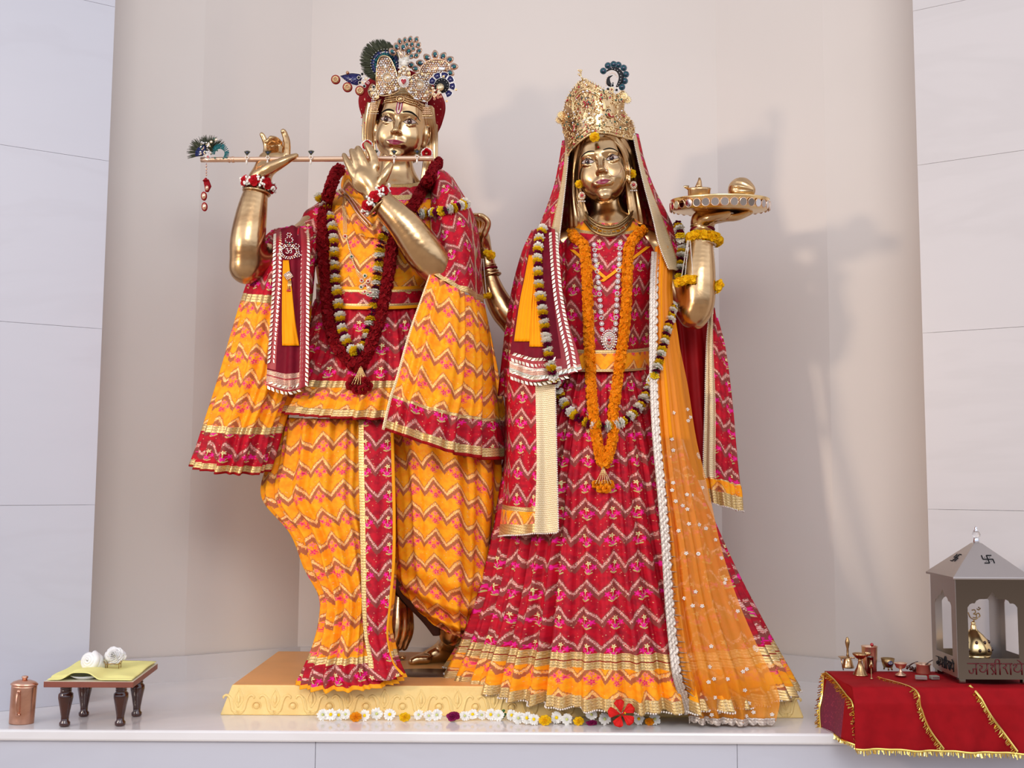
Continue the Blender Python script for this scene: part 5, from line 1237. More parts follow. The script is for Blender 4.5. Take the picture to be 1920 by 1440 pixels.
def scallop(name, pts, inner, outer, parent, seed, mat, step=.0026, scal=.026):
    """sequinned border with a wavy outer edge"""
    a = arcres([tuple(p) for p in pts], step); n = len(a); nu = 7; g = np.zeros((n, nu, 3)); U = np.zeros((n, nu)); V = U.copy()
    tg = np.gradient(a, axis=0); tg /= np.linalg.norm(tg, axis=1)[:, None]
    for i in range(n):
        s_ = np.cross((0, -1., 0), tg[i]); s_ /= np.linalg.norm(s_) + 1e-9; sc_ = abs(math.sin(PI*i*step/scal))**.5
        for j in range(nu):
            q = j/(nu-1); w_ = -inner + q*(inner + outer*(.55 + .45*sc_)); g[i, j] = a[i] + s_*w_ + np.array((0, -.0045 - .0015*math.sin(i*.9 + j*1.7), 0)); U[i, j] = i*step; V[i, j] = w_
    return grid_obj(name, g, U, V, mat, parent=parent, solid=.0012)
scallop('silver_scalloped_border', [pnt[i, 0] for i in range(2, 158, 4)], .010, .017, net, 1, M['silver_trim'])
scallop('silver_scalloped_border', [pnt[-2, j] for j in range(0, 90, 4)][::-1], .006, .014, net, 2, M['silver_trim'])
m = MB(); rr = random.Random(5)
for i in range(70, 156, 2):                                    # silver fringe motifs inside the border
    p = Vector(pnt[i, 5]) + Vector((0, -.004, 0)); q = Vector(pnt[i, 10 + (i % 4)*2]) + Vector((0, -.004, 0)); d = (q - p)
    m.tube([p, p + d*.6, q], [.0022, .0018, .0006], n=5); m.ball(p + d*1.15, (.0016,)*3, nu=6, nv=4)
m.build('silver_thread_motifs', M['silver_trim'], net)
for k in range(46):                                            # scattered silver sprigs
    i, j = rr.randrange(50, 156), rr.randrange(24, 86); p = Vector(pnt[i, j]) + Vector((0, -.003, 0)); a0 = rr.uniform(0, 6)
    m = MB(); m.ball(p, (.002, .001, .002), nu=6, nv=4)
    for q in range(5): m.ball(p + Vector((.0042*math.cos(a0 + q*1.256), 0, .0036*math.sin(a0 + q*1.256))), (.0026, .0008, .0022), nu=6, nv=4)
    m.build('silver_sprig', M['pearl'], net)
# ------------------------------------------------------------------ ornaments
DM = Draper(mgar); DF = Draper(fgar)
TOC = Vector((0, -1, -.12)).normalized()
def gem(m, p, r, mi, ring=None, n=TOC, flat=.45, sx=1.0):
    Mx = basis(n); m.ball(p, (r*sx, r, r*flat), mi, Mx, 8, 5)
    if ring is not None: m.tube([Vector(p) + Mx @ Vector((r*sx*1.12*math.cos(a), r*1.12*math.sin(a), 0)) for a in np.linspace(0, 2*PI, 13)[:-1]], r*.20, ring, n=5, closed=True)
def inpoly(x, y, poly):
    c = False; j = len(poly) - 1
    for i in range(len(poly)):
        xi, yi = poly[i][:2]; xj, yj = poly[j][:2]
        if (yi > y) != (yj > y) and x < (xj - xi)*(y - yi)/(yj - yi) + xi: c = not c
        j = i
    return c
def plate(m, poly, df, th, mi):
    f = [P(x, y, df(x, y)) for x, y in poly]; b_ = [p + Vector((0, th, 0)) for p in f]; n = len(f)
    m.add(f + b_, [tuple(range(n)), tuple(range(n, 2*n))[::-1]] + [(i, i+n, (i+1) % n + n, (i+1) % n) for i in range(n)], mi)
def pack(m, poly, df, step, r, choices, seed, out=.003):
    rr = random.Random(seed); xs = [p[0] for p in poly]; ys = [p[1] for p in poly]; y = min(ys); row = 0
    while y < max(ys):
        x = min(xs) + (step/2 if row % 2 else 0)
        while x < max(xs):
            if inpoly(x, y, poly):
                k = rr.choice(choices); gem(m, P(x + rr.uniform(-.6, .6), y + rr.uniform(-.6, .6), df(x, y) + out), r*S*rr.uniform(.75, 1.15), k, None, (rr.uniform(-.5, .5), -1, rr.uniform(-.5, .5)))
            x += step
        y += step*.87; row += 1
def outline(m, poly, df, r, mi, out=.003, closed=True):
    c = crom(list(poly) + ([poly[0]] if closed else []), len(poly)*5); m.tube([P(x, y, df(x, y) + out) for x, y in c], r, mi, n=6)
def beadline(m, pts, r, mi, step=None, df=None):
    for p in arcres([tuple(P(x, y, df(x, y) if df else d)) for x, y, d in [(q[0], q[1], q[2] if len(q) > 2 else 0) for q in pts]], step or r*2.1): m.ball(p, r, mi, nu=6, nv=4)

# --- hair and crown of the flute player
m = MB()
for k in range(0):
    o_ = k*2.1
    m.tube(crom([tuple(P(*q)) for q in ((708-o_*.5,196,-.075-.010*k),(702-o_*.9,226,-.085-.010*k),(698-o_*.8,258,-.10-.009*k),(689-o_*.5+1.5*math.sin(k),288,-.12-.008*k),(693-o_*.4,322,-.13-.006*k))], 20), .0045, n=6)
    m.tube(crom([tuple(P(*q)) for q in ((797+o_*.4,204,-.09-.008*k),(806+o_*.7,232,-.10-.009*k),(811+o_*.6,262,-.11-.009*k),(812+o_*.5+1.5*math.sin(k),295,-.12-.008*k),(806+o_*.8,326,-.13-.006*k),(812+o_*.6,352,-.14-.004*k))], 24), .0048, n=6)
m.ball(HM.w((0, -.050, .0)), (.082,.060,.110)); hm_ = m.build('hair', M['brass_dark'], male)
sheet('hair_fall', [[(716,186,-.055),(704,190,-.080),(694,192,-.11),(684,192,-.15)], [(706,222,-.09),(698,224,-.105),(689,224,-.125),(682,224,-.16)], [(704,262,-.13),(696,263,-.135),(688,264,-.145),(681,264,-.17)], [(708,306,-.14),(702,308,-.145),(696,310,-.15),(690,312,-.17)]], [M['brass']], hm_, 50, 60, (.0016, .0020), 9, 3, solid=.004)
sheet('hair_fall', [[(786,192,-.055),(799,196,-.080),(810,198,-.11),(818,198,-.15)], [(797,230,-.09),(805,231,-.105),(813,232,-.125),(820,233,-.16)], [(796,266,-.13),(805,267,-.135),(813,268,-.145),(820,268,-.17)], [(792,308,-.13),(804,308,-.13),(813,309,-.14),(820,310,-.17)], [(786,352,-.13),(800,352,-.125),(812,351,-.13),(822,350,-.17)]], [M['brass']], hm_, 60, 60, (.0018, .0024), 9, 4, solid=.004)
m = MB()
for sd, c0 in ((-1, (688, 272, -.075)), (1, (800, 287, -.07))):
    c_ = P(*c0); m2 = MB()
    for k in range(16): a = 2*PI*k/16; m2.ball(c_ + Vector((.0165*math.cos(a), .005, .0165*math.sin(a))), (.0040,.003,.0040), 1, nu=6, nv=4)
    rose(m2, c_, .0165, basis((0, -1, 0)), 0, 4, 3 + sd, .9, 6, .15); m2.build('rose_ear_ornament', [M['rose_red'], M['petal_white']], male)
crown = empty('peacock_crown', P(752, 190, -.10), 'jewelled turban crown with peacock fan and round feather on the flute player', 'crown')
def dcr(x, y=0): return -.012 - .085*min(1.6, ((x - 752)/72)**2) + max(0, (150 - y))*.0002
_, tb_ = loft('turban_cloth', [((698,248,-.18),(816,254,-.18),(756,242,-.17)), ((683,224,-.17),(827,230,-.17),(754,222,-.135)), ((674,190,-.16),(833,196,-.16),(752,186,-.100)), ((684,160,-.17),(818,165,-.17),(752,158,-.12)), ((706,142,-.16),(796,146,-.16),(752,142,-.13)), ((742,130,-.15),(762,131,-.15),(752,129,-.12))],
    [M['red_velvet']], crown, 50, 80, (.002, .002), 16, 3)
m = MB()
for xx in (-1, 1):
    for k in range(14):
        x = 752 + xx*(62 + (k % 3)*6); y = 180 + (k*5) % 58; h = Draper([tb_o for tb_o in C.objects if tb_o.name.startswith('turban_cloth')][:1]) if k == 0 and xx == -1 else h
        p, n_ = h(x, y, .002); gem(m, p, .0028, k % 2, None, n_)
m.build('turban_embroidery', [M['ruby'], M['copper_gold']], crown)
m = MB(); fr = [tuple(HM.w(q)) for q in HM.front(np.linspace(-.068, .068, 30), .058 + .006*np.exp(-(np.linspace(-.068, .068, 30)/.02)**2) - 0*.3, .003)]
m.tube(fr, .0030, n=6); m.tube([Vector(p) + HM.A @ Vector((0, .0, .014)) for p in fr], .0026, n=6)
for p in fr: m.ball(Vector(p) + HM.A @ Vector((0, .0005, .0065)), .0034, nu=6, nv=4)
c0 = HM.w(HM.front(0, .068, .006)[0]); m.ball(c0, (.009, .005, .010)); m.tube([c0 + Vector((.0125*math.cos(a), -.001, .0105*math.sin(a))) for a in np.linspace(0, 2*PI, 18)[:-1]], .0018, n=5, closed=True)
m.build('headband', M['brass'], crown)
GM = [M['copper_gold'], M['diamond'], M['pearl'], M['gold_light'], M['ruby'], M['sapphire'], M['black'], M['emerald']]
Z = lambda x, y: (620 + x/7.68, 60 + y/7.68)
# round peacock feather
m = MB(); rr = random.Random(3)
for ring_, (ri, ro, mi) in enumerate(((.55, 1.0, 0), (.62, .98, 0), (0, .36, 1), (0, .60, 2))[:2]):
    for k in range(230):
        a = math.radians(rr.uniform(-25, 262)); x0, y0 = 722 + 23*math.cos(a), 119 - 23*math.sin(a); x1, y1 = 711 + 37*math.cos(a), 113 - 40*math.sin(a); f_r = rr.uniform(.86, 1.02)
        p0 = P(x0, y0, -.055 + rr.uniform(-.004, .004)); p1 = P(x0 + (x1-x0)*f_r, y0 + (y1-y0)*f_r, -.060 + rr.uniform(-.006, .006)); m.tube([p0, p0 + (p1-p0)*.6, p1], [.0016, .0015, .0004], 0, n=4)
for k in range(200):
    a = math.radians(rr.uniform(-45, 250)); r0, r1, mi = ((17, 21.5, 1), (20, 26, 2))[k % 2]
    m.tube([P(722 + r0*math.cos(a), 120 - r0*math.sin(a), -.048), P(722 + r1*math.cos(a), 120 - r1*math.sin(a), -.052)], .0014, mi, n=4)
plate(m, [(722 + 20*math.cos(a), 120 - 20*math.sin(a)) for a in np.linspace(0, 2*PI, 24)[:-1]], lambda x, y: -.055, .003, 2)
for k in range(16): a = math.radians(70 + k*12); gem(m, P(722 + 27*math.cos(a), 119 - 27*math.sin(a), -.046), .0014, 3)
m.build('round_peacock_feather', [M['peacock'], M['peacock_teal'], M['peacock_blue'], M['diamond']], crown)
def jplate(name, poly, seed, rosette=None, bars=()):
    m = MB(); plate(m, poly, dcr, .004, 0); outline(m, poly, dcr, .0016, 3, .002); pack(m, poly, dcr, 4.6, 2.1, [0, 0, 1, 1, 2, 3], seed)
    rs = random.Random(seed + 50); xs = [p[0] for p in poly]; ys = [p[1] for p in poly]; done = []
    while len(done) < 9:
        x, y = rs.uniform(min(xs), max(xs)), rs.uniform(min(ys), max(ys))
        if inpoly(x, y, poly) and all(math.hypot(x - a, y - b_) > 7 for a, b_ in done) or rs.random() < .01: done.append((x, y)); gem(m, P(x, y, dcr(x, y) + .008), .0042, rs.choice([1, 1, 2, 3]), 3, TOC, .5, rs.choice([1, .6]))
    if rosette:
        x, y, r = rosette
        for q, n_, mi in ((1.0, 18, 1), (.72, 14, 0), (.42, 8, 2)):
            for k in range(n_): a = 2*PI*k/n_; gem(m, P(x + r*q*math.cos(a), y + r*q*math.sin(a), dcr(x, y) + .009), .0021, mi)
        gem(m, P(x, y, dcr(x, y) + .011), .0046, 1, 3)
        plate(m, [(x + r*1.1*math.cos(a), y + r*1.1*math.sin(a)) for a in np.linspace(0, 2*PI, 20)[:-1]], lambda u, v: dcr(x, y) + .008, .004, 3)
    for (x, y, a, L) in bars:
        p = P(x, y, dcr(x, y) + .006); m.box((-L, -.0028, -.0015), (L, .0028, .0022), 1, basis(TOC) @ Matrix.Rotation(a, 3, 'Z'), p)
    return m.build(name, GM, crown)
jplate('jewelled_plate', [(705,151),(710,177),(732,178),(750,167),(746,146),(738,122),(729,107),(714,106),(707,122)], 1, (726.8,145.5,10), ((716,176,0,.007),(732,173,1.4,.007),(743,168,.6,.006),(723,124,1.6,.005)))
jplate('jewelled_plate', [(760,167),(774,181),(796,191),(808,183),(810,164),(802,143),(787,137),(770,145)], 2, (786,159,10), ((768,173,-.8,.007),(780,185,-.4,.008),(795,190,-.2,.006)))
m = MB(); plate(m, [(726,184),(734,174),(750,163),(762,163),(780,176),(788,188),(756,182)], lambda x, y: -.040, .004, 3)
for q in ((166, 3), (171, 5), (176, 7), (181, 9)): beadline(m, [(755 - q[1]*2.6, q[0] + 2, -.036), (755, q[0], -.034), (757 + q[1]*2.9, q[0] + 3, -.036)], .0021, 3)
m.build('beaded_brow_plate', GM, crown)
jplate('jewelled_plate', [(748,146),(749,133),(757,124),(767,132),(768,146),(758,150)], 3)
jplate('jewelled_plate', [(690,170),(697,158),(706,165),(710,180),(704,187),(694,180)], 4)
m = MB(); h_ = []
for t in np.linspace(0, 2*PI, 26)[:-1]: h_.append((.55*16*math.sin(t)**3/16*7, (13*math.cos(t) - 5*math.cos(2*t) - 2*math.cos(3*t) - math.cos(4*t))/16*5))
m.prism([(a*S*1.35, b_*S*1.2) for a, b_ in h_], .004, 4, basis(TOC), P(757, 153, dcr(757) + .008))
for k in range(20): a = 2*PI*k/20; gem(m, P(757 + 9.5*math.cos(a), 153 + 10.5*math.sin(a), dcr(757) + .006), .0020, 1)
plate(m, [(757 + 10*math.cos(a), 153 + 11*math.sin(a)) for a in np.linspace(0, 2*PI, 16)[:-1]], lambda x, y: dcr(x) + .004, .003, 2)
m.build('heart_stone', GM, crown)
def tear(m, x, y, r, d, ang=PI/2):
    r = r*1.22
    """eye of a jewelled feather: gold edge, dark stone, glint"""
    Mx = basis(TOC) @ Matrix.Rotation(ang - PI/2, 3, 'Z'); p = P(x, y, d); R_ = r*S
    pl = [(R_*math.sin(t)*(1 - .25*max(0, math.cos(t))), R_*1.25*math.cos(t)) for t in np.linspace(0, 2*PI, 17)[:-1]]
    m.prism(pl, .0025, 0, Mx, p); m.ball(p + Mx @ Vector((0, -R_*.1, .0025)), (R_*.66, R_*.85, .0018), 5, Mx, 8, 5); m.ball(p + Mx @ Vector((0, R_*.1, .0035)), (R_*.45, R_*.5, .0015), 8, Mx, 8, 5); gem(m, p + Mx @ Vector((R_*.3, -R_*.5, .004)), R_*.2, 1)
GM9 = GM + [M['peacock_teal'], M['petal_white'], M['navy'], M['tan'], M['red_velvet']]
m = MB()
for k, (x, y, r) in enumerate(((890,285,5.6),(950,215,5.6),(1045,220,5.6),(1125,280,5.6),(995,140,4.4),(1070,120,4.2),(1147,105,4.4),(1235,110,4.4),(1100,185,4),(1175,180,4.2),(1262,190,4.4),(1190,245,4),(1275,275,4.4),(1235,340,4.6),(1165,350,4.2),(1165,480,5.4),(1225,530,5.4))):
    xx, yy = Z(x, y); tear(m, xx, yy, r, -.035 + .003*(k % 3), math.atan2(118 - yy, xx - 756))
for k in range(26):
    a = math.radians(rr.uniform(0, 150)); L = rr.uniform(10, 24); m.tube([P(757, 112, -.030), P(757 + L*math.cos(a), 112 - L*math.sin(a), -.038)], [.0012, .0006], 3, n=4)
m.build('peacock_tail_fan', GM9, crown)
m = MB(); m.ball(P(758, 116, -.018), (.016,.010,.017), 9); m.tube([P(*q) for q in ((756,108,-.014),(751,100,-.012),(747,95,-.010),(743,97,-.008))], [.008,.005,.004,.001], 0, n=8)
for k in range(60):
    a = rr.uniform(-.6, 3.6); p = P(758, 116, -.012); d = Vector((math.cos(a), rr.uniform(-.4, 0), math.sin(a)*.9)); m.tube([p, p + d*rr.uniform(.016, .026)], [.0014, .0003], 9, n=4)
m.build('white_peacock_body', GM9, crown)
dk = lambda x, y: -.055
m = MB(); pol = [Z(*q) for q in ((1270,600),(1300,510),(1380,430),(1480,395),(1590,400),(1680,440),(1715,510),(1690,580),(1600,610),(1480,640),(1380,660),(1300,670))]
plate(m, pol, dk, .004, 0); outline(m, pol, dk, .0022, 0, .003); pack(m, pol, dk, 4.4, 1.9, [0, 1, 1, 3], 9, .004)
x, y = Z(1600, 530); m.ball(P(x, y, -.046), (.011, .002, .0065), 1)
for q in ((1290,450),(1388,370),(1505,325),(1620,350),(1715,400),(1775,500),(1722,590)):
    xx, yy = Z(*q); tear(m, xx, yy, 5.8, -.052, math.atan2(125 - yy, xx - 818))
m.build('paisley_plume', GM9, crown)
m = MB(); cx, cy = Z(1600, 770)
for a in (35, 75, 115, 155, -5, -50):
    a = math.radians(a); w_ = math.radians(16); pl = [(cx + r*math.cos(b_), cy - r*math.sin(b_)) for r, b_ in ((15, a-w_), (24, a-w_), (25.5, a), (24, a+w_), (15, a+w_))]
    if math.degrees(a) != -5: pass
    plate(m, pl, lambda x, y: -.040, .003, 10); outline(m, pl, lambda x, y: -.040, .0009, 1, .001); gem(m, P(cx + 20*math.cos(a), cy - 20*math.sin(a), -.036), .0014, 1)
plate(m, [(cx + 14*math.cos(a), cy - 14*math.sin(a)) for a in np.linspace(0, 2*PI, 26)[:-1]], lambda x, y: -.036, .003, 6)
for k in range(20): a = 2*PI*k/20; gem(m, P(cx + 14.5*math.cos(a), cy - 14.5*math.sin(a), -.033), .0012, 1)
for k in range(11): a = math.radians(-50 + k*28); gem(m, P(cx + 11*math.cos(a), cy - 11*math.sin(a), -.032), .0010, 1)
plate(m, [(cx - 3 + 7*math.cos(a), cy + 3 - 7*math.sin(a)) for a in np.linspace(0, 2*PI, 20)[:-1]], lambda x, y: -.031, .003, 3)
for k in range(6): a = k; gem(m, P(cx - 3 + 4*math.cos(a), cy + 3 - 4*math.sin(a), -.029), .0014, 1)
for q in ((1805,830),(1670,995),(1625,640)): xx, yy = Z(*q); gem(m, P(xx, yy, -.036), .0030, 3, 3)
xx, yy = Z(1530, 880)
for k in range(22): gem(m, P(xx + rr.uniform(-9, 8), yy + rr.uniform(-10, 12), -.034 + rr.uniform(0, .006)), .0030, rr.choice([4, 0, 1, 0, 2]), 3)
m.build('navy_petal_disc', GM9, crown)
m = MB(); pol = [Z(*q) for q in ((125,630),(300,590),(430,610),(450,680),(400,765),(330,765),(220,710))]
plate(m, pol, dk, .004, 10); outline(m, pol, dk, .0012, 2, .002)
for k in range(26):
    x, y = Z(150 + k*11, 640 + (k*37) % 90)
    if inpoly(x, y, pol): gem(m, P(x, y, -.051), .0007, 1)
for q, r in (((75,690),9),((245,800),9.5),((425,850),9.5),((245,590),3)):
    x, y = Z(*q); p = P(x, y, -.050); R_ = r*S; m.lathe([(0,0),(R_,0),(R_,.006),(0,.006)], 12, 22, basis(TOC), p, cap=False); m.lathe([(R_*.8,.006),(R_*.8,.0075),(0,.0078)], 11, 22, basis(TOC), p, cap=False)
    for k in range(10): a = 2*PI*k/10; gem(m, p + basis(TOC) @ Vector((R_*.5*math.cos(a), R_*.5*math.sin(a), .0095)), R_*.14, 3)
for q in ((405,655),(420,730),(485,780),(455,605),(620,790)): x, y = Z(*q); gem(m, P(x, y, -.046), .0045, 6, 2)
for k in range(16): x, y = Z(490 + rr.uniform(-50, 50), 690 + rr.uniform(-45, 60)); gem(m, P(x, y, -.044), .0026, rr.choice([3, 0, 1]))
x, y = Z(540, 730); gem(m, P(x, y, -.040), .0040, 4, 1, sx=.7)
m.build('navy_side_wing', GM9, crown)
for (x, y) in ((700, 196), (801, 204)):
    m = MB()
    for r_ in range(7):
        for k in range(-r_//2, r_//2 + 1): gem(m, P(x + k*2.6, y - 12 + r_*3.4, -.035 - abs(k)*.002), .0020, (1 if r_ < 3 else 0), None)
    for k in range(-3, 4): gem(m, P(x + k*2.9, y + 13, -.034), .0021, 3); gem(m, P(x + k*2.9, y + 17, -.034), .0012, 2)
    m.build('hanging_bell_drop', GM, crown)

# --- flute
fl = empty('flute', P(595, 298, .08), 'long slender brass flute with feather tuft and hanging medallions at one end', 'flute')
def dfl(x): return .048 + (x - 377)/436*.058
def FP_(x, dy=0, dd=0): return P(x, 299.5 - (x - 377)/436*2.5 + dy, dfl(x) + dd)
m = MB(); m.tube([FP_(x) for x in np.linspace(377, 813, 30)], .0082, n=14); 
for x in (429, 435, 437): m.tube([FP_(x), FP_(x + 2)], .0098, n=14)
m.build('tube', M['copper_gold'], fl)
m = MB(); 
for k in range(170):
    a = math.radians(rr.uniform(25, 200)); r0, r1 = rr.uniform(8, 14), rr.uniform(32, 41); x0, y0 = 389, 289
    p0, p1 = P(x0 + r0*math.cos(a), y0 - r0*.8*math.sin(a), .06), P(x0 + r1*math.cos(a), y0 - 2 - r1*.86*math.sin(a), .05 + rr.uniform(-.012, .014)); m.tube([p0, (p0+p1)/2 + Vector((0,0,.002)), p1], [.0014,.0014,.0004], 0, n=4)
for k in range(60):
    a = math.radians(rr.uniform(95, 200)); p0, p1 = P(386, 288, .066), P(386 + 20*math.cos(a), 288 - 16*math.sin(a), .064); m.tube([p0, p1], [.0014, .0008], 1, n=4)
for k in range(70):
    a = math.radians(rr.uniform(-40, 190)); p0, p1 = P(412 + 9*math.cos(a), 288 - 9*math.sin(a), .064), P(413 + 16.5*math.cos(a), 287 - 18*math.sin(a), .062); m.tube([p0, p1], [.0013, .0007], 2, n=4)
m.build('peacock_feather_tuft', [M['peacock'], M['peacock_blue'], M['peacock_teal']], fl)
m = MB()
for k in range(46): x, y = 385 + rr.uniform(-11, 14), 281 + rr.uniform(-15, 11); gem(m, P(x, y, .074 + rr.uniform(0, .006)), rr.uniform(.0016, .0034), rr.choice([0, 3, 1, 3, 7, 2]), None, (rr.uniform(-.6,.6), -1, rr.uniform(-.6,.6)))
for q in ((391,271),(396,266),(405,262)): gem(m, P(*q, .078), .0032, 1, 3)
for k in range(7): a = 2*PI*k/7; gem(m, P(390 + 4.6*math.cos(a), 295 + 5*math.sin(a), .078), .0024, 1)
gem(m, P(390, 294, .082), .0034, 4, 1)
for q in ((403,296),(419,297),(407,282),(402,260)): gem(m, P(*q, .076), .0032, 7)
m.build('jewel_cluster', GM, fl)
pd = MB(); pd.tube([P(387, 306, .06), P(387, 330, .06)], .0008, 0, n=5)
for y in (311, 317, 323, 328): pd.ball(P(387, y, .06), .0026, 1)
pd.lathe([(.002,.006),(.010,-.004),(.009,-.005),(0,-.001)], 2, 16, t=P(386, 337, .06), cap=False); pd.tube([P(386.5,338,.06), P(390,350,.06), P(388,360,.06)], [.009,.011,.005], 2, n=10, flat=.5)
for x, y, r in ((383, 368, 7.5), (384, 388, 7.5), (389, 353, 6)):
    p = P(x, y, .066); R_ = r*S; pd.lathe([(0,0),(R_*.9,0),(R_*.9,.005),(0,.005)], 2, 20, basis(TOC) @ Matrix.Diagonal((.8, 1.25, 1)), p, cap=False); pd.lathe([(R_*.66,.005),(R_*.6,.0075),(0,.0085)], 1, 20, basis(TOC) @ Matrix.Diagonal((.8, 1.25, 1)), p, cap=False)
pd.build('medallion_pendant', [M['thread'], M['copper_gold'], M['red_velvet']], fl)
for x in (463, 502, 583, 703, 739, 782):
    m = MB(); p = FP_(x, -3, .010)
    for k in range(12): a = math.radians(55 + 70*k/11); m.tube([p + Vector((0,0,.008)), p + Vector((.017*math.cos(a), .002, .006 + .018*math.sin(a)))], [.0012, .0006], 0, n=4)
    gem(m, p + Vector((0,-.001,.016)), .0030, 2); m.tube([p + Vector((0,0,.010)), p], .0008, 3, n=4)
    for k in range(6): a = k*PI/3; gem(m, p + Vector((.0050*math.cos(a), -.002, .0050*math.sin(a))), .0022, 1)
    m.tube([p + Vector((0,-.002,-.007)), p + Vector((0,-.002,-.013)), p + Vector((0,-.002,-.022))], [.0016,.0034,.0014], 1, n=8)
    m.build('mini_feather_charm', [M['peacock'], M['pearl'], M['navy'], M['gold_light']], fl)

# --- blossoms used in garlands
def pompon(name, mats, r, seed, layers=3, pet=9, h=.5, mixf=None):
    m = MB(); rr = random.Random(seed)
    for L in range(layers + 1):
        el = -.25 + 1.45*L/layers; np_ = max(4, int(pet*math.cos(el*.9)))
        for k in range(np_):
            a = 2*PI*(k + .5*L)/np_ + rr.uniform(-.2, .2); ee = el + rr.uniform(-.14, .14); R_ = r*rr.uniform(.86, 1.1)
            d = Vector((math.cos(a)*math.cos(ee), math.sin(a)*math.cos(ee), math.sin(ee)*h)); s_ = Vector((-math.sin(a), math.cos(a), 0)); w_ = r*.27; up = s_.cross(d).normalized()*r*.10
            m.add([d*R_*.1, d*R_*.6 - s_*w_, d*R_*.58 - up, d*R_*.6 + s_*w_, d*R_ - s_*w_*.62 + up, d*R_*1.06 + up*.3, d*R_ + s_*w_*.62 + up], [(0, 2, 1), (0, 3, 2), (1, 2, 5, 4), (2, 3, 6, 5)], 0)
    me = m.build(name, mats, None, True, solid=.0006); return me
def proto_data(o):
    me = o.data; mods = [(q.type, q.thickness) for q in o.modifiers]; bpy.data.objects.remove(o); return me
W_ = [proto_data(pompon('blossom_mesh', [M['petal_white']], .0160, k, 4, 12, .70)) for k in (1, 2)]
Y_ = [proto_data(pompon('blossom_mesh', [M['petal_yellow']], .0150, k, 4, 11, .70)) for k in (3, 4)]
V_ = [proto_data(pompon('blossom_mesh', [M['petal_purple']], .0142, k, 3, 11, .50)) for k in (5, 6)]
def put(name, me, p, n, parent, scale=1.0, spin=0.0):
    o = bpy.data.objects.new(name, me); C.objects.link(o)
    o.matrix_basis = Matrix.Translation(p) @ (basis(n) @ Matrix.Rotation(spin, 3, 'Z')).to_4x4() @ Matrix.Scale(scale, 4)
    if parent is not None: attach(o, parent)
    return o
def drape_path(path, dr, off, step):
    path = [tuple(q) if len(q) > 2 else tuple(q) + (.05,) for q in path]; c = crom(path, len(path)*14); out = []
    for q in c:
        p, n_ = dr(q[0], q[1], off, q[2] if len(q) > 2 else .05); out.append(p)
    a = np.array([list(p) for p in out]); 
    for _ in range(10): a[1:-1] = .5*a[1:-1] + .25*(a[:-2] + a[2:])
    s = np.r_[0, np.cumsum(np.linalg.norm(np.diff(a, axis=0), axis=1))]; n = int(s[-1]/step); t = np.linspace(0, s[-1], n)
    return np.stack([np.interp(t, s, a[:, k]) for k in range(3)], 1)
def mixed_garland(name, label, path, dr, seed):
    a = drape_path(path, dr, .020, .0142); g = empty(name, a[len(a)//2], label, 'garland'); rr = random.Random(seed)
    seq = 'wypwyp'; mm_ = MB(); mm_.tube(a, .0018, n=5); mm_.build('string', M['leaf'], g)
    for i in range(len(a)):
        t = Vector(a[min(i+1, len(a)-1)] - a[max(i-1, 0)]).normalized(); k = seq[i % 3] if rr.random() > .12 else rr.choice('wp')
        me = rr.choice({'w': W_, 'y': Y_, 'p': V_}[k]); n_ = (t + Vector((rr.uniform(-.22,.22), rr.uniform(-.2,.1), rr.uniform(-.15,.15)))).normalized()
        put({'w': 'white_blossom', 'y': 'yellow_blossom', 'p': 'purple_blossom'}[k], me, a[i], n_ if t.z > 0 else n_, g, rr.uniform(.98, 1.16)*(1 if k != 'p' else .92), rr.uniform(0, 6))
    return g
mixed_garland('mixed_flower_garland', 'white, yellow and purple flower garland looped on the flute player\'s chest', [(597,368,-.05),(612,392),(622,420),(627,460),(628,505),(632,550),(638,598),(647,634),(664,660),(680,650),(690,620),(697,585),(703,548),(708,505),(713,460),(724,432),(742,420),(764,408),(792,401),(822,397),(850,390),(872,382,-.03)], DM, 4)
mixed_garland('mixed_flower_garland', 'white, yellow and purple flower garland looping low over the red skirt', [(1018,428,.0),(1011,448),(1008,480),(1010,528),(1016,576),(1023,624),(1030,672),(1042,719),(1058,756),(1080,781),(1106,794),(1134,799),(1157,796),(1182,780),(1202,758),(1221,719),(1233,688),(1250,624,.08),(1262,572,.05),(1272,530,.04),(1277,480,.03),(1277,445,.02),(1270,420,-.02)], DF, 9)
def petal_rope(name, label, path, dr, r, mat, seed, dens=1.0, off=None, closed=None, parent=None, cat='garland', big=1.0, gap=None):
    a = path if isinstance(path, np.ndarray) else drape_path(path, dr, off or r*.9, .0035)
    rr = random.Random(seed); m = MB(); m.tube(a, r*.72, n=8)
    for i in range(len(a) - 1):
        t = Vector(a[i+1] - a[i]).normalized(); n0 = t.orthogonal().normalized(); b0 = t.cross(n0)
        for k in range(int(7*dens)):
            an = rr.uniform(0, 2*PI); d = n0*math.cos(an) + b0*math.sin(an)
            if d.y > .55: continue
            p = Vector(a[i]) + t*rr.uniform(-.003, .003) + d*r*rr.uniform(.55, .78); e1_ = (t*math.cos(an*3+i) + d.cross(t)*math.sin(an*3+i)).normalized(); e2_ = d.cross(e1_)
            z = r*.46*big*rr.uniform(.7, 1.2); h = r*.42*big
            m.add([p - e1_*z - e2_*z*.3, p - e2_*z + d*h*rr.uniform(.2, 1), p + e1_*z - e2_*z*.3 + d*h, p + e1_*z*.6 + e2_*z + d*h*rr.uniform(.3, 1.2), p + e2_*z*.9 - e1_*z*.6 + d*h*.2, p + d*h*.15], [(0,1,5),(1,2,5),(2,3,5),(3,4,5),(4,0,5)])
    o = m.build(name, mat, parent, False, solid=.0005)
    if label: setprops(o, label, cat)
    return o
gA = empty('crimson_petal_garland', P(672, 500, .08), 'thick crimson rose garland with a gold bead tassel on the flute player', 'garland')
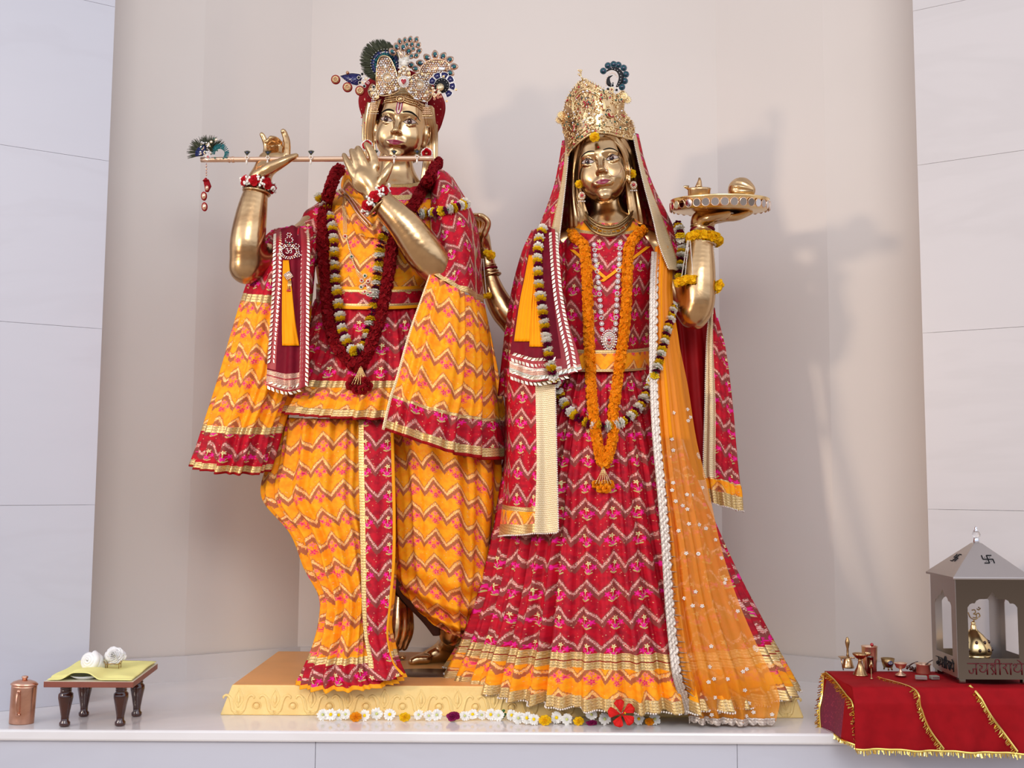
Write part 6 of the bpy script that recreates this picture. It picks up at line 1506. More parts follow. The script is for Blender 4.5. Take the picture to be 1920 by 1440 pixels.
petal_rope('petal_rope', None, [(640,316,-.03),(628,328,-.01),(616,363),(608,400),(605,440),(607,480),(612,534),(616,595),(629,645),(650,672),(672,688),(690,660),(704,620),(713,590),(725,534),(735,467),(742,440),(752,420),(766,400),(784,369),(803,338),(815,318,-.08),(822,304,-.12)], DM, .0175, M['crimson_petal'], 4, 1.3, parent=gA)
c_, _n = DM(677, 688, .03); m = MB()
for k in range(7):
    a0 = (k - 3)*.16; m.tube([c_, c_ + Vector((.012*a0, -.004, -.02)), c_ + Vector((.055*a0, -.004, -.052 - .004*(k % 3)))], .0006, n=4)
    for j in range(15): t = j/14; m.ball(c_ + Vector(((.012 + .043*t)*a0*t**.3, -.005, -.052*t)), .0021, nu=6, nv=4)
m.build('gold_bead_tassel', M['gold'], gA)
m = MB()
for k, (x, y) in enumerate(((657,722),(668,730),(680,731),(690,724),(686,715),(662,714),(674,722))): p, n_ = DM(x, y, .014); rose(m, p, .017, basis((rr.uniform(-.6,.6), -1, rr.uniform(-.8,.2))), 0, 4, k, .6, 5, .15)
m.build('tassel_blossoms', M['crimson_petal'], gA, solid=.0005)
gB = empty('marigold_garland', P(1134, 650, .15), 'long orange marigold garland with a beaded tassel on the woman statue', 'garland')
petal_rope('petal_rope', None, [(1072,436,.03),(1080,448),(1094,458),(1099,496),(1102,560),(1104,624),(1107,688),(1110,751),(1117,810),(1125,852),(1133,872),(1141,852),(1151,812),(1150,777),(1157,719),(1166,656),(1173,592),(1176,528),(1179,468),(1190,446),(1206,430,.03)], DF, .0150, M['marigold'], 8, 1.3, parent=gB)
c_, _n = DF(1131, 876, .022); m = MB()
for k in range(6):
    a0 = (k - 2.5)*.16
    for j in range(14): t = j/13; m.ball(c_ + Vector((.055*a0*t, -.004, -.046*t)), .0020, nu=6, nv=4)
m.build('gold_bead_tassel', M['gold'], gB)
m = MB()
for k, (x, y) in enumerate(((1117,908),(1127,917),(1137,916),(1145,909),(1132,908))): p, n_ = DF(x, y, .012); rose(m, p, .015, basis((rr.uniform(-.6,.6), -1, rr.uniform(-.8,.2))), 0, 4, k, .6, 6, .18)
m.build('tassel_blossoms', M['marigold'], gB, solid=.0005)
# --- jewellery on the clothes
nk = MB()
def chainbeads(m, pts, dr, r, mi, step, off=.004, ring=None):
    for p in drape_path(pts, dr, off, step): gem(m, p, r, mi, ring)
for s in (-1, 1):
    xs = [(1114, 459), (1117, 490), (1122, 528), (1126, 575), (1129, 618)] if s < 0 else [(1163, 456), (1161, 490), (1158, 528), (1156, 575), (1154, 618)]
    a = drape_path(xs, DF, .005, .0170)
    for i, p in enumerate(a):
        gem(nk, p, .0034, 4 if i % 4 == 1 else 1, 1)
        for k in range(9): b_ = 2*PI*k/9; gem(nk, Vector(p) + Vector((.0062*math.cos(b_), 0, .0062*math.sin(b_))), .0017, 1)
c_, _n = DF(1142, 638, .006)
for r_, n_, mi in ((1.0, 26, 1), (.78, 22, 2), (.55, 14, 0), (.32, 8, 4)):
    for k in range(n_):
        t = 2*PI*k/n_; gem(nk, c_ + Vector((.0235*r_*math.sin(t)*(1 - .35*max(0, -math.cos(t))), -.002*(1.2 - r_), .031*r_*math.cos(t)*(1.0 if math.cos(t) > 0 else 1.25))), .0026, mi)
nk.lathe([(0,0),(.020,0),(.020,.002),(0,.003)], 1, 20, basis((0,-1,0)) @ Matrix.Diagonal((1, 1.35, 1)), c_ + Vector((0,.002,0)), cap=False); gem(nk, c_ + Vector((0,-.004,0)), .006, 4, 1); nk.ball(c_ + Vector((0, -.002, -.046)), (.0025,.0025,.005), 2)
setprops(nk.build('rhinestone_necklace', GM), 'rhinestone chain necklace with teardrop pendant on the red bodice', 'necklace')
nk = MB()
for dx_ in (-3, -1, 1, 3): chainbeads(nk, [(645+dx_*.5,362),(646+dx_,400),(647+dx_,436)], DM, .0012, 3, .0028)
chainbeads(nk, [(650,448),(655,466),(659,480),(664,496),(672,510)], DM, .0026, 3, .0052)
for (x, y, mi, r) in ((647,443,4,.0055),(659,481,7,.0050),(684,517,7,.0050),(678,526,4,.0050),(690,527,4,.0050),(685,536,4,.0048),(677,538,7,.0048),(691,540,0,.0048),(684,547,4,.0046),(690,552,7,.0040)):
    p, n_ = DM(x, y, .006); gem(nk, p, r*.8, mi, 3)
    for k in range(9): b_ = 2*PI*k/9; gem(nk, p + Vector((r*1.2*math.cos(b_), 0, r*1.2*math.sin(b_))), .0014, 1)
for dx_ in (-5, -2, 1, 4): chainbeads(nk, [(668+dx_*.2,506),(674+dx_,514),(680+dx_,522)], DM, .0012, 3, .003)
setprops(nk.build('gold_long_necklace', GM), 'long gold chain necklace with green and red stones on the yellow tunic', 'necklace')
# brooch with tassel on the maroon scarf
br = empty('rhinestone_brooch', dS(542, 470, .0)[0], 'rhinestone brooch with a syllable mark pinned on the maroon arm scarf', 'brooch')
m = MB()
def bp(x, y, o_=.006): return dS(x, y, o_)[0]
for (cx, cy, r, n_) in ((542,472,14,20),(542,472,18,26),(529,462,6,8),(555,462,6,8),(542,450,7,9),(542,440,4,6),(526,478,5,7),(558,478,5,7)):
    for k in range(n_): a = 2*PI*k/n_; gem(m, bp(cx + r*math.cos(a), cy + r*.72*math.sin(a)), .0024, (1, 0)[k % 2])
for q in ((536,455),(542,457),(548,455)): gem(m, bp(*q, .007), .0028, 7)
m.build('jewelled_frame', GM, br)
m = MB(); p = bp(542, 471, .008); m.ball(p + Vector((0,.003,0)), (.017,.002,.012), 1)
for pl in ([(-.010,.006),(-.004,.008),(-.004,.001),(.000,-.002),(-.004,-.007),(-.010,-.004)], [(-.001,0),(.006,.003),(.008,-.004),(.004,-.006)], [(.003,.009),(.007,.006),(.011,.009)]): m.tube([p + Vector((x, -.001, z)) for x, z in crom(pl, 16)], .0013, 0, n=5)
m.build('syllable_mark', [M['pearl'], M['maroon']], br)
m = MB(); p = bp(541, 517, .012); Mx = basis(TOC) @ Matrix.Rotation(.6, 3, 'Z'); m.box((-.011,-.011,-.002), (.011,.011,.003), 0, Mx, p)
for i in range(-2, 3):
    for j in range(-2, 3): gem(m, p + Mx @ Vector((i*.0044, j*.0044, .0035)), .0017, (i + j) % 2)
m.build('square_charm', GM, br)
m = MB(); p = bp(543, 530, .012)
for k in range(5): m.tube([p + Vector((.002*(k-2), 0, .006)), p + Vector((.003*(k-2), 0, -.022 - .003*(k % 2)))], .0010, 1, n=5); m.ball(p + Vector((.003*(k-2), 0, -.024)), (.0030,.0025,.0035), 0)
m.build('bead_tassel', [M['ruby'], M['gold']], br)

# --- wrists of the flute player
def ringpts(c, ax, r, n=24, sq=1.0, a0=0, a1=2*PI):
    B_ = basis(ax); return [Vector(c) + B_ @ Vector((r*math.cos(a), r*sq*math.sin(a), 0)) for a in np.linspace(a0, a1, n + 1)[:-1]]
def bangle(name, c, ax, r, th, mat, parent, sq=1.0): m = MB(); m.tube(ringpts(c, ax, r, 36, sq), th, n=8, closed=True); return m.build(name, mat, parent)
ax1 = (P(487,330,.05) - P(478,380,.055)).normalized(); bangle('bangle', P(481,361,.053), ax1, .0400, .0040, M['brass'], male)
ax2 = (P(700,365,.14) - P(735,400,.137)).normalized(); bangle('bangle', P(712,388,.139), ax2, .0390, .0040, M['brass'], male)
def rose_cuff(label, c, ax, r, seed):
    m_ = empty('rose_bracelet', c, label, 'bracelet'); rr = random.Random(seed); pts = ringpts(c, ax, r, 14)
    for k, p in enumerate(pts):
        d = (p - Vector(c)).normalized()
        if k % 2 == 0:
            m = MB(); rose(m, p + d*.004, .0195, basis(d + Vector((0,-.2,0))), 0, 5, seed + k, .55, 5, .14); m.ball(p, .012); m.build('red_rose', M['rose_red'], m_, solid=.0005)
        else:
            m = MB()
            for q in range(18): m.ball(p + d*.004 + Vector((rr.uniform(-.011,.011), rr.uniform(-.009,.009), rr.uniform(-.014,.014))), (.0042,.004,.0046), nu=6, nv=4)
            m.build('white_buds', M['petal_white'], m_)
    return m_
rose_cuff('red rose and white bud bracelet on the flute player\'s raised wrist', P(484,347,.052), ax1, .041, 1)
rose_cuff('red rose and white bud bracelet on the wrist crossing the chest', P(705,375,.14), ax2, .041, 5)

# --- the woman's head
m = MB()
for k in range(0):
    m.tube(crom([tuple(P(*q)) for q in ((1090-k*2.5,262,.02-.012*k),(1079-k*1.8,292,-.00-.012*k),(1074-k*1.4,325,-.02-.012*k),(1070-k*1.2,365,-.03-.012*k),(1066-k*1.0,408,-.02-.012*k))], 20), .0060, n=6)
    m.tube(crom([tuple(P(*q)) for q in ((1150+k*5,258,.04-.014*k),(1172+k*2.5,284,.00-.012*k),(1181+k*2.2,318,-.02-.012*k),(1184+k*2.4,360,-.03-.012*k),(1188+k*2.6,408,-.02-.012*k))], 20), .0062, n=6)
m.ball(HF.w((0, -.045, .02)), (.084,.060,.10)); hr_ = m.build('hair', M['brass_dark'], fem)
sheet('hair_fall', [[(1108,256,.045),(1092,262,.03),(1076,268,-.01),(1064,272,-.08)], [(1094,290,.03),(1083,294,.0),(1072,298,-.03),(1062,300,-.10)], [(1089,330,.0),(1078,332,-.02),(1068,334,-.05),(1060,336,-.12)], [(1094,370,-.03),(1080,372,-.035),(1068,374,-.05),(1056,376,-.12)], [(1104,410,-.04),(1088,415,-.04),(1068,418,-.05),(1052,418,-.12)], [(1104,456,-.07),(1088,458,-.07),(1068,458,-.08),(1052,458,-.12)]],
    [M['brass']], hr_, 60, 40, (.0013, .0016), 5, 3, solid=.004)
sheet('hair_fall', [[(1130,252,.055),(1152,254,.045),(1174,260,.0),(1188,266,-.08)], [(1160,276,.03),(1174,282,.01),(1188,288,-.03),(1198,290,-.10)], [(1172,310,.0),(1184,314,-.02),(1194,316,-.05),(1204,318,-.12)], [(1172,350,-.03),(1186,352,-.03),(1198,354,-.05),(1212,356,-.12)], [(1178,408,-.04),(1194,410,-.04),(1208,412,-.05),(1226,414,-.12)], [(1178,456,-.07),(1196,456,-.07),(1212,456,-.08),(1230,456,-.12)]],
    [M['brass']], hr_, 60, 40, (.0013, .0016), 5, 4, solid=.004)
m = MB(); 
for dy, r, q in ((0, .0040, .0), (5, .0028, .004), (15, .0048, .010)):
    m.tube([P(*p) for p in crom([(1098-q*300,398+dy,-.02),(1108,414+dy,.015+q),(1125,424+dy,.035+q),(1142,427+dy,.040+q),(1160,423+dy,.035+q),(1176,411+dy,.010+q),(1186,396+dy,-.03)], 40)], r, n=6)
for p in arcres([tuple(P(*p)) for p in ((1103,406,.0),(1125,420,.03),(1142,424,.036),(1160,419,.03),(1181,403,-.01))], .0052): m.ball(p, .0030, nu=6, nv=4)
for k in range(7):
    t = (k - 3)/3; c_ = P(1142 + 26*t, 437 - 10*t*t, .050 - .02*t*t); m.tube([c_ + Vector((.008*math.cos(a), -.001, .006*math.sin(a))) for a in np.linspace(0, 2*PI, 12)[:-1]], .0014, n=5, closed=True)
m.build('cast_collar_necklace', M['brass_dark'], fem)
def marig(name, label, c, r, cat='flower', parent=None, mat='marigold_yellow', n=TOC, seed=2):
    m = MB(); rose(m, c, r, basis(n), 0, 6, seed, .55, 8, .16); m.ball(Vector(c) + Vector((0, r*.3, 0)), r*.62); o = m.build(name, M[mat], parent, solid=.0005)
    return setprops(o, label, cat) if label else o
marig('marigold_blossom', 'yellow marigold pinned at the centre of the woman\'s crown band', P(1115,257,.085), .0165)
marig('marigold_blossom', 'yellow marigold on the woman\'s ear at the viewer\'s right', P(1185,326,-.005), .0150, seed=4)
marig('marigold_blossom', 'yellow marigold on the woman\'s ear at the viewer\'s left', P(1086,345,.02), .0140, seed=6)
for (x, y, d) in ((1188, 347, .0), (1091, 367, .02)):
    m = MB(); p = P(x, y, d)
    for k in range(12): a = 2*PI*k/12; gem(m, p + Vector((.0085*math.cos(a), -.002, .0105*math.sin(a))), .0022, 0 if k % 2 else 1)
    gem(m, p + Vector((0,-.004,0)), .0055, 4, 0); m.ball(p + Vector((0,.003,0)), (.013,.003,.014), 3)
    for k in range(4): m.ball(p + Vector((.006*(k-1.5), -.001, -.018)), .0026, 2)
    m.build('earring', GM, fem)
m = MB(); q = [HF.w(v) for v in HF.front(np.array([.0125,.0145,.0150]), np.array([-.031,-.038,-.046]), .004)]
for k in range(9): gem(m, q[0].lerp(q[2], k/8) + Vector((.001*math.sin(k), 0, 0)), .0018, (1, 0)[k % 2])
m.tube([q[0] + Vector((.0095*math.cos(a) + .002, -.003, .0105*math.sin(a) - .004)) for a in np.linspace(0, 2*PI, 20)[:-1]], .0008, 0, n=5, closed=True)
cc_ = [HF.w(v) for v in HF.front(np.array([.016,.030,.044,.058,.068]), np.array([-.044,-.056,-.057,-.046,-.028]), .003)]
m.tube(crom([tuple(p) for p in cc_] + [tuple(P(1182,322,-.01))], 30), .0010, 0, n=5); m.build('nose_ring', GM, fem)
fc = empty('filigree_crown', P(1122, 262, .03), 'tall gold filigree crown studded with red and green stones on the woman', 'crown')
bot = crom([(1064,291),(1073,278),(1088,264),(1103,253),(1118,248),(1140,249),(1160,254),(1178,259),(1190,261)], 60)
top_ = crom([(1056,240),(1050,222),(1058,205),(1063,185),(1078,163),(1094,150),(1113,157),(1135,170),(1153,178),(1168,172),(1172,186),(1166,204),(1184,228),(1190,246)], 60)
def dfc(x, y=200): u = (x - 1122)/68; return .072 - .105*min(1.3, u*u) + max(0, 240 - y)*.0001
gp = np.zeros((26, 60, 3)); UU = np.zeros((26, 60)); VV = UU.copy()
for i in range(26):
    for j in range(60):
        t = i/25; x, y = bot[j]*(1-t) + top_[j]*t; gp[i, j] = P(x, y, dfc(x, y)); UU[i, j] = x*S; VV[i, j] = y*S
grid_obj('crown_shell', gp, UU, VV, [M['brass']], parent=fc, solid=.0012)
_, _p = loft('crown_lining', [((1062,282,-.07),(1192,264,-.09),(1124,270,.02)), ((1060,240,-.08),(1184,235,-.09),(1122,228,.01)), ((1070,200,-.07),(1164,204,-.08),(1120,190,.0)), ((1088,178,-.05),(1138,188,-.05),(1112,182,-.02))], [M['brass_dark']], fc, 30, 50, (.0003, .0003), 9, 3)
cpoly = [tuple(p) for p in bot] + [tuple(p) for p in top_[::-1]]
m = MB(); rr = random.Random(12)
for k in range(620):
    x, y = rr.uniform(1046, 1192), rr.uniform(148, 290)
    if not inpoly(x, y, cpoly): continue
    r = rr.uniform(2.2, 4.6); a0 = rr.uniform(0, 6.28); sg = rr.choice((-1, 1))
    m.tube([P(x + r*(1 - .7*t)*math.cos(a0 + sg*5.2*t), y + r*(1 - .7*t)*math.sin(a0 + sg*5.2*t), dfc(x, y) + .004 + .002*t) for t in np.linspace(0, 1, 12)], [.0013]*10 + [.0018, .0024], n=5)
for off in (0, 4, 13): outline(m, [(x, y - off) for x, y in bot[::6]] + [tuple(bot[-1] - (0, off))], dfc, .0020 if off != 4 else .0012, 0, .004, False)
for j in range(0, 60): m.ball(P(bot[j][0], bot[j][1] + 1.5, dfc(*bot[j]) + .004), .0022, nu=6, nv=4)
arch = [(1078,222),(1073,205),(1076,185),(1088,170),(1104,168),(1122,177),(1133,192),(1134,207)]
for o_ in (0, 4): outline(m, [(1104 + (x-1104)*(1-o_*.02), 200 + (y-200)*(1-o_*.03)) for x, y in arch], dfc, .0022, 0, .006, False)
for q, r in (((1107,226),8),): 
    for k in range(8): a = 2*PI*k/8; p = P(q[0] + r*.7*math.cos(a), q[1] + r*.7*math.sin(a), dfc(*q) + .008); m.ball(p, (.0060,.002,.0060), nu=8, nv=5)
for j in range(4, 58):
    x, y = top_[j]; nx, ny = x - 1120, y - 225; L = math.hypot(nx, ny); nx /= L; ny /= L
    m.tube([P(x, y, dfc(x, y)), P(x + nx*rr.uniform(3, 5), y + ny*rr.uniform(3, 5), dfc(x, y) + rr.uniform(-.003, .006))], [.0020, .0007], n=5)
m.tube([P(1093,150,dfc(1093)), P(1089,142,dfc(1093)), P(1087,134,dfc(1093))], [.003,.0014,.0014], n=6)
for k in range(14): m.ball(P(1087 + rr.uniform(-3.5, 3.5), 137 + rr.uniform(-6, 6), dfc(1090) + rr.uniform(-.004, .004)), .0026, nu=6, nv=4)
for cx_, cy_ in ((1052, 216), (1170, 180), (1049, 225), (1176, 187)):
    p = P(cx_, cy_, dfc(cx_, cy_) + .012)
    for q in (.0095, .0060): m.tube([p + Vector((q*math.cos(a), 0, q*math.sin(a))) for a in np.linspace(0, 2*PI, 16)[:-1]], .0018, n=5, closed=True)
    for k in range(13): a = 2*PI*k/13; m.tube([p + Vector((.010*math.cos(a), 0, .010*math.sin(a))), p + Vector((.0145*math.cos(a), 0, .0145*math.sin(a)))], [.0018, .0008], n=5)
    m.ball(p, (.0045, .002, .0045), nu=8, nv=5)
m.build('filigree_scrolls', M['gold_light'], fc)
m = MB()
for k in range(230):
    x, y = rr.uniform(1050, 1190), rr.uniform(150, 286)
    if inpoly(x, y, cpoly): gem(m, P(x, y, dfc(x, y) + .012), rr.uniform(.0028, .0040), rr.choice([4, 7, 4, 7, 4, 1, 1]), None, TOC, .5, rr.choice([1, .55]))
for (a, b_, c__) in (((1094,190),(1098,196),(1091,203)), ((1101,189),(1103,195),(1111,197)), ((1141,212),(1144,218),(1153,221)), ((1076,234),(1076,241),(1072,248))):
    m.tube([P(x, y, dfc(x, y) + .011) for x, y in crom([a, b_, c__], 10)], [.0030]*5 + [.0024,.002,.0015,.0010,.0006], 4, n=6); m.tube([P(a[0] + 4*math.cos(t), a[1] - 3 + 4*math.sin(t), dfc(*a) + .006) for t in np.linspace(3, 6.2, 8)], .0014, 6, n=5)
m.build('set_stones', GM, fc)
Zf = lambda x, y: (1040 + x/8, 110 + y/8)
m = MB(); dd = lambda x, y: .045
m.tube([P(*Zf(x, y), .045) for x, y in crom([(765,195),(850,152),(940,168),(998,250),(985,350),(925,425)], 26)], list(np.interp(np.linspace(0, 1, 26), [0,.35,.6,.85,1], [.0018,.0060,.0088,.0078,.0020])), 6, n=8, flat=.5)
for x, y in crom([(860,152),(940,175),(990,255),(980,345),(945,400)], 9): gem(m, P(*Zf(x, y), .052), .0013, 1)
for q in ((730,185),(800,105),(885,85),(955,95),(1035,140),(1068,235),(1050,335),(1010,425)): x, y = Zf(*q); gem(m, P(x, y, .045), .0082, 8, 5, flat=.3); gem(m, P(x, y, .0475), .0058, 5, flat=.35)
m.tube([P(*Zf(x, y), .046) for x, y in crom([(870,250),(810,290),(810,370),(850,400),(880,360)], 16)], list(np.interp(np.linspace(0, 1, 16), [0,.5,1], [.001,.0075,.002])), 6, n=8, flat=.5)
for x, y in crom([(935,270),(900,225),(850,215),(790,270),(765,340),(775,400)], 12): gem(m, P(*Zf(x, y), .046), .0019, 0)
for q in ((800,455),(870,400),(930,470)): x, y = Zf(*q); gem(m, P(x, y, .048), .0042, 6, 1)
x, y = Zf(855, 465)
for k in range(7): a = 2*PI*k/7; gem(m, P(x + 3.4*math.cos(a), y + 3.4*math.sin(a), .052), .0032, 3)
gem(m, P(x, y, .056), .0026, 4); m.tube([P(x, y, .045), P(1150, 180, dfc(1150, 180))], .003, 3, n=6)
m.build('curled_feather_jewel', GM9, fc)

# --- wrists of the woman
c1 = P(1318,437,.0); up_ = Vector((0, 0, 1))
bangle('red_bangle', P(1317,431,.0), (0,.05,1), .0340, .0055, M['maroon'], fem); bangle('bangle', P(1317,424,.0), (0,.05,1), .0345, .0040, M['brass'], fem); bangle('bangle', P(1317,459,.01), (0,.05,1), .0400, .0048, M['brass'], fem)
rp = np.array([list(p) for p in ringpts(P(1320,449,.005), (.10,.05,1), .044, 70)] ); rp = np.concatenate([rp, rp[:2]])
g_ = empty('marigold_bracelet', P(1320,449,.005), 'yellow marigold cuff with pearl strings on the arm holding the tray', 'bracelet')
petal_rope('petal_cuff', None, rp, None, .0150, M['marigold_yellow'], 3, 1.5, parent=g_)
m = MB()
for a, b_ in (((1289,452,.035),(1277,526,.050)), ((1291,452,.036),(1284,524,.055)), ((1294,452,.038),(1300,522,.075)), ((1339,462,.035),(1342,528,.035)), ((1337,462,.036),(1340,500,.04))): beadline(m, [a, b_], .0021, 0, .0046)
m.build('pearl_strings', M['pearl'], g_)
for (pp, sd) in (([(1268,531,.055),(1278,527,.065),(1290,524,.075),(1304,525,.082)], 5), ([(1341,545,.04),(1347,536,.045),(1352,530,.04)], 6)):
    a = arcres([tuple(P(*q)) for q in pp], .0035); petal_rope('hanging_marigolds', None, a, None, .0125, M['marigold_yellow'], sd, 1.5, parent=g_)
for y, mt, r in ((500, 'brass', .0265), (505, 'maroon', .0275), (511, 'brass', .0275), (517, 'brass', .0330)): bangle('bangle', P(914 + (y-500)*.35, y, -.18), (-.25,0,1), r, .0040, M[mt], fem)
g_ = empty('marigold_bracelet', P(916,478,-.15), 'marigold and pearl string bracelet on the hand behind the flute player', 'bracelet')
marig('marigold', None, P(920,478,-.145), .0170, parent=g_, seed=8); marig('marigold', None, P(912,474,-.15), .0120, parent=g_, seed=9)
m = MB(); beadline(m, [(903,486,-.14),(903,520,-.135),(907,552,-.13)], .0020, 0, .0044); beadline(m, [(906,486,-.14),(909,520,-.135),(912,552,-.13)], .0020, 0, .0044); m.build('pearl_strings', M['pearl'], g_)
a = arcres([tuple(P(*q)) for q in ((905,556,-.13),(912,555,-.125),(921,553,-.13))], .0035); petal_rope('hanging_marigolds', None, a, None, .0085, M['marigold_yellow'], 7, 1.5, parent=g_)

# --- tray with lamp and coconut
tc_ = P(1349, 391, .0); tcz = tc_.copy(); zb, zt_ = P(1349, 389, .15).z, P(1349, 364.5, .15).z; tc_.z = zb
tray = empty('round_offering_tray', tc_, 'round brass tray edged with mirror discs, balanced on the woman\'s raised palm', 'tray')
Rt = .153; hh = zt_ - zb
m = MB(); m.lathe([(0,.003),(Rt*.80,.003),(Rt*.93,.006),(Rt*.985,.012),(Rt,.016),(Rt*.99,hh-.004),(Rt*1.01,hh),(Rt*.985,hh+.002),(Rt*.96,hh-.002),(Rt*.95,hh-.007),(Rt*.8,hh-.008),(0,hh-.008)], 0, 72, t=tc_, cap=False); m.build('dish', M['gold'], tray)
for k in range(34):
    a = 2*PI*k/34; d = Vector((math.cos(a), math.sin(a), -.06)).normalized(); p = tc_ + Vector((Rt*math.cos(a)*1.0, Rt*math.sin(a)*1.0, hh*.46)); Mx = basis(d)
    m = MB(); m.lathe([(0,.0015),(.0112,.0015),(.0112,.003),(0,.003)], 0, 22, Mx, p, cap=False); m.tube([p + Mx @ Vector((.0122*math.cos(b_), .0122*math.sin(b_), .002)) for b_ in np.linspace(0, 2*PI, 22)[:-1]], .0013, 1, n=5, closed=True)
    m.build('mirror_disc', [M['mirror'], M['copper_gold']], tray, False)
lc = P(1310, 366, .03); lc.z = tc_.z + hh - .0078
l_ = empty('brass_lamp', lc, 'small brass lamp with pointed handle standing left on the raised tray', 'lamp')
m = MB(); m.lathe([(0,0),(.031,0),(.034,.004),(.0355,.034),(.0375,.040),(.034,.042),(.010,.042),(0,.0425)], 0, 30, t=lc, cap=False, sy=.8); m.tube([lc + Vector(p) for p in ((-.034,-.004,.042),(-.045,-.006,.045),(-.050,-.006,.046))], [.008,.005,.001], n=6, flat=.4); m.build('lamp_bowl', M['brass'], l_)
m = MB(); m.tube([lc + Vector(p) for p in ((-.004,-.012,.040),(-.003,-.012,.048),(-.001,-.012,.062),(-.002,-.012,.072))], [.013,.010,.006,.003], n=10); m.build('pointed_handle', M['brass'], l_)
kc = P(1387, 343, .02); kc.z = tc_.z + hh - .008 + .0375; m = MB(); v = []; nu_, nv_ = 60, 36; axd = Vector((.80, -.58, -.12)).normalized(); B_ = basis(axd)
for j in range(nv_ + 1):
    t = j/nv_; th_ = PI*t; rad = .0385*math.sin(th_)**.9; z = .0385*math.cos(th_) + .010*max(0, math.cos(th_))**6
    for i in range(nu_): a = 2*PI*i/nu_; q = rad*(1 + .05*math.cos(13*a)*math.sin(th_)**.5*(1 if t < .55 else .35)); v.append(B_ @ Vector((q*math.cos(a), q*math.sin(a), z)))
m.add([tuple(p) for p in v], [(j*nu_+i, (j+1)*nu_+i, (j+1)*nu_+(i+1) % nu_, j*nu_+(i+1) % nu_) for j in range(nv_) for i in range(nu_)], 0, None, kc)
kn = setprops(m.build('brass_coconut', M['brass']), 'ridged brass coconut lying on the right of the raised tray', 'coconut')
TL = Matrix.Translation(tc_ + Vector((0, 0, .021))) @ Matrix.Rotation(math.radians(8), 4, 'X') @ Matrix.Translation(-tc_)
for q in (tray, l_, kn): q.matrix_basis = TL @ q.matrix_basis

# --- row of flowers along the foot of the plinth
def words(n): return ['first','second','third','fourth','fifth','sixth','seventh','eighth','ninth','tenth','eleventh','twelfth','thirteenth','fourteenth','fifteenth','sixteenth','seventeenth','eighteenth','nineteenth','twentieth','twenty-first','twenty-second','twenty-third','twenty-fourth','twenty-fifth','twenty-sixth','twenty-seventh','twenty-eighth'][n]
def daisy_mesh(seed, full=False):
    rr = random.Random(seed); m = MB(); R_ = .0165
    for L in range(2):
        for k in range(11):
            a = 2*PI*(k + .5*L)/11 + rr.uniform(-.1, .1); d = Vector((math.cos(a), math.sin(a), 0)); s_ = Vector((-math.sin(a), math.cos(a), 0)); q = R_*rr.uniform(.85, 1.08); w_ = R_*.22; u_ = Vector((0, 0, 1)); b_ = rr.uniform(-.1, .25)*R_
            m.add([d*q*.15 - s_*w_*.4, d*q*.15 + s_*w_*.4, d*q*.6 + s_*w_ + u_*(.12*R_ + .1*R_*L), d*q*.6 + u_*(.06*R_ + .1*R_*L), d*q*.6 - s_*w_ + u_*(.12*R_ + .1*R_*L), d*q*.97 + s_*w_*.5 + u_*b_, d*q*1.03 + u_*b_, d*q*.97 - s_*w_*.5 + u_*b_], [(0,1,2,3),(0,3,4),(3,2,5,6),(4,3,6,7)])
    o = m.build('daisy_petals', M['petal_white'], None, True, solid=.0004); me = o.data; bpy.data.objects.remove(o); return me
DP = [daisy_mesh(k) for k in range(4)]
mc = MB(); mc.ball((0,0,.0022), (.0048,.0048,.0030)); oc = mc.build('centre', M['petal_yellow']); DC = oc.data; bpy.data.objects.remove(oc)
mc = MB(); mc.ball((0,0,.0022), (.0040,.0040,.0030)); oc = mc.build('centre', plain('pale_green_centre', srgb(205, 210, 120), .6)); DG = oc.data; bpy.data.objects.remove(oc)
rr = random.Random(21)
dx = [120,160,200,235,330,390,455,600,650,690,830,870,915,960,1000,1065,1098,1140,1175,1290,1340,1465,1530,1700,1780]
big = [(285,'orange_marigold','orange marigold near the left end of the flower row','marigold',.0180),(530,'yellow_chrysanthemum','yellow flower left of the purple rose in the flower row','marigold_yellow',.0170),(772,'purple_rose','dark purple rose among daisies midway between the two statues','petal_purple',.0200),
       (1232,'yellow_chrysanthemum','round yellow flower just below the skirt\'s left hem','marigold_yellow',.0190),(1400,'yellow_chrysanthemum','small yellow flower right beside the low purple rose','marigold_yellow',.0160),(1465,'purple_rose','flat purple rose under a daisy near the hibiscus','petal_purple',.0170),(1755,'orange_marigold','orange blossom at the right end of the flower row','marigold',.0140)]
for k, x in enumerate(dx):
    px = 560 + x/2.667; yb = (1351 if px < 960 else 1358) + rr.uniform(-1.0, 1.0); sc_ = rr.uniform(.88, 1.05); lift = .0
    g = G(px, yb); n_ = Vector((rr.uniform(-.4,.4), -1, rr.uniform(.15,.8))).normalized()
    if x in (1465,): lift = .010
    c_ = g + Vector((0, 0, .0150*sc_ + lift + .002*(k % 2)))
    e_ = empty('daisy', c_, 'white daisy, %s from the left in the flower row at the plinth foot' % words(k), 'flower', 'white daisies in the flower row')
    o = put('petals', DP[k % 4], c_, n_, e_, sc_, rr.uniform(0, 6)); put('centre', DC if x in (200,330,455,870,960,1065,1175,1290,1700,160,1140) else DG, c_, n_, e_, sc_)
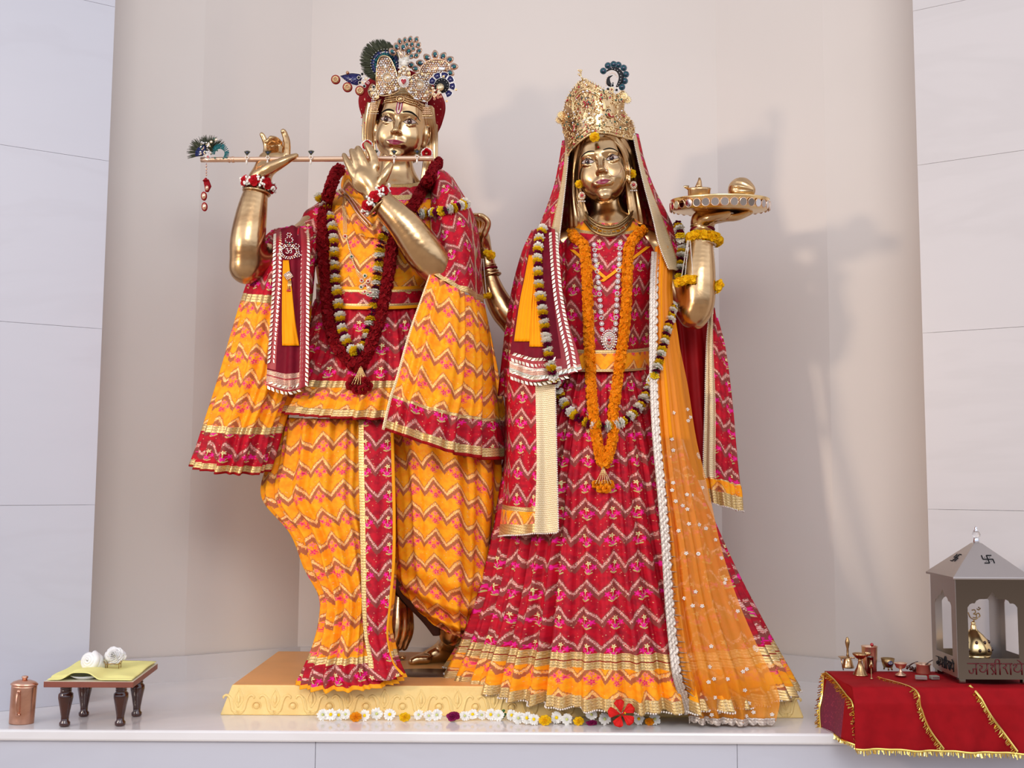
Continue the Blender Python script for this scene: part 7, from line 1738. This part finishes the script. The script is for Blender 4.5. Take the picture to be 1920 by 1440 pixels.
for k, (x, nm, lb, mt, r) in enumerate(big):
    px = 560 + x/2.667; g = G(px, 1353 if px < 960 else 1360); fl_ = r*(.92 if x != 1465 else .5)
    m = MB(); rose(m, g + Vector((0, 0, fl_*.8)), r, basis((0, -1, .9 if 'purple' in nm else .4)) @ Matrix.Diagonal((1, .8 if x != 1465 else .5, 1)), 0, 6, k + 30, .5, 8 if 'rose' not in nm else 5, .14); m.ball(g + Vector((0,.004,fl_*.7)), (r*.6, r*.5, fl_*.68)); o = m.build(nm, M[mt], solid=.0005); setprops(o, lb, 'flower')
# hibiscus
c_ = G(1165, 1368) + Vector((0, 0, .041)); hb = empty('hibiscus', c_, 'large red hibiscus flower leaning at the skirt hem', 'flower')
for k in range(5):
    m = MB(); a0 = 2*PI*k/5 + .5; B_ = basis((.05, -1, .45)); g = []; NI, NJ = 8, 9
    for i in range(NI):
        for j in range(NJ):
            t = i/(NI-1); q = (j/(NJ-1) - .5)*2; w_ = .55*math.sin(PI*.5*min(1, t*1.25 + .1)); R_ = .039*t*(1 - .14*q*q); an = a0 + q*w_*.85
            g.append(B_ @ Vector((R_*math.cos(an), R_*math.sin(an), .012*math.sin(PI*.6*t) + .0035*math.sin(7*q + 4*t + k)*t)))
    m.add([tuple(p) for p in g], [(i*NJ+j, (i+1)*NJ+j, (i+1)*NJ+j+1, i*NJ+j+1) for i in range(NI-1) for j in range(NJ-1)], 0, None, c_); m.build('petal', M['hibiscus'], hb, solid=.0006)
m = MB(); m.tube([c_, c_ + Vector((.004,-.020,.006)), c_ + Vector((.008,-.034,.010))], [.0022,.0014,.0012], 0, n=6)
for k in range(10): m.ball(c_ + Vector((.006+.003*rr.random(), -.026-.010*rr.random(), .008+.004*rr.random())), .0012, 1, nu=5, nv=4)
m.build('stamen', [M['hibiscus'], M['petal_yellow']], hb)
m = MB(); g = G(944, 1350)
for k in range(5): m.ball(g + Vector((.004*(k % 3 - 1), 0, .006 + .005*k)), (.005,.0035,.004))
setprops(m.build('green_sprig', M['leaf']), 'little green leaf sprig between daisies at the middle of the row', 'leaf')
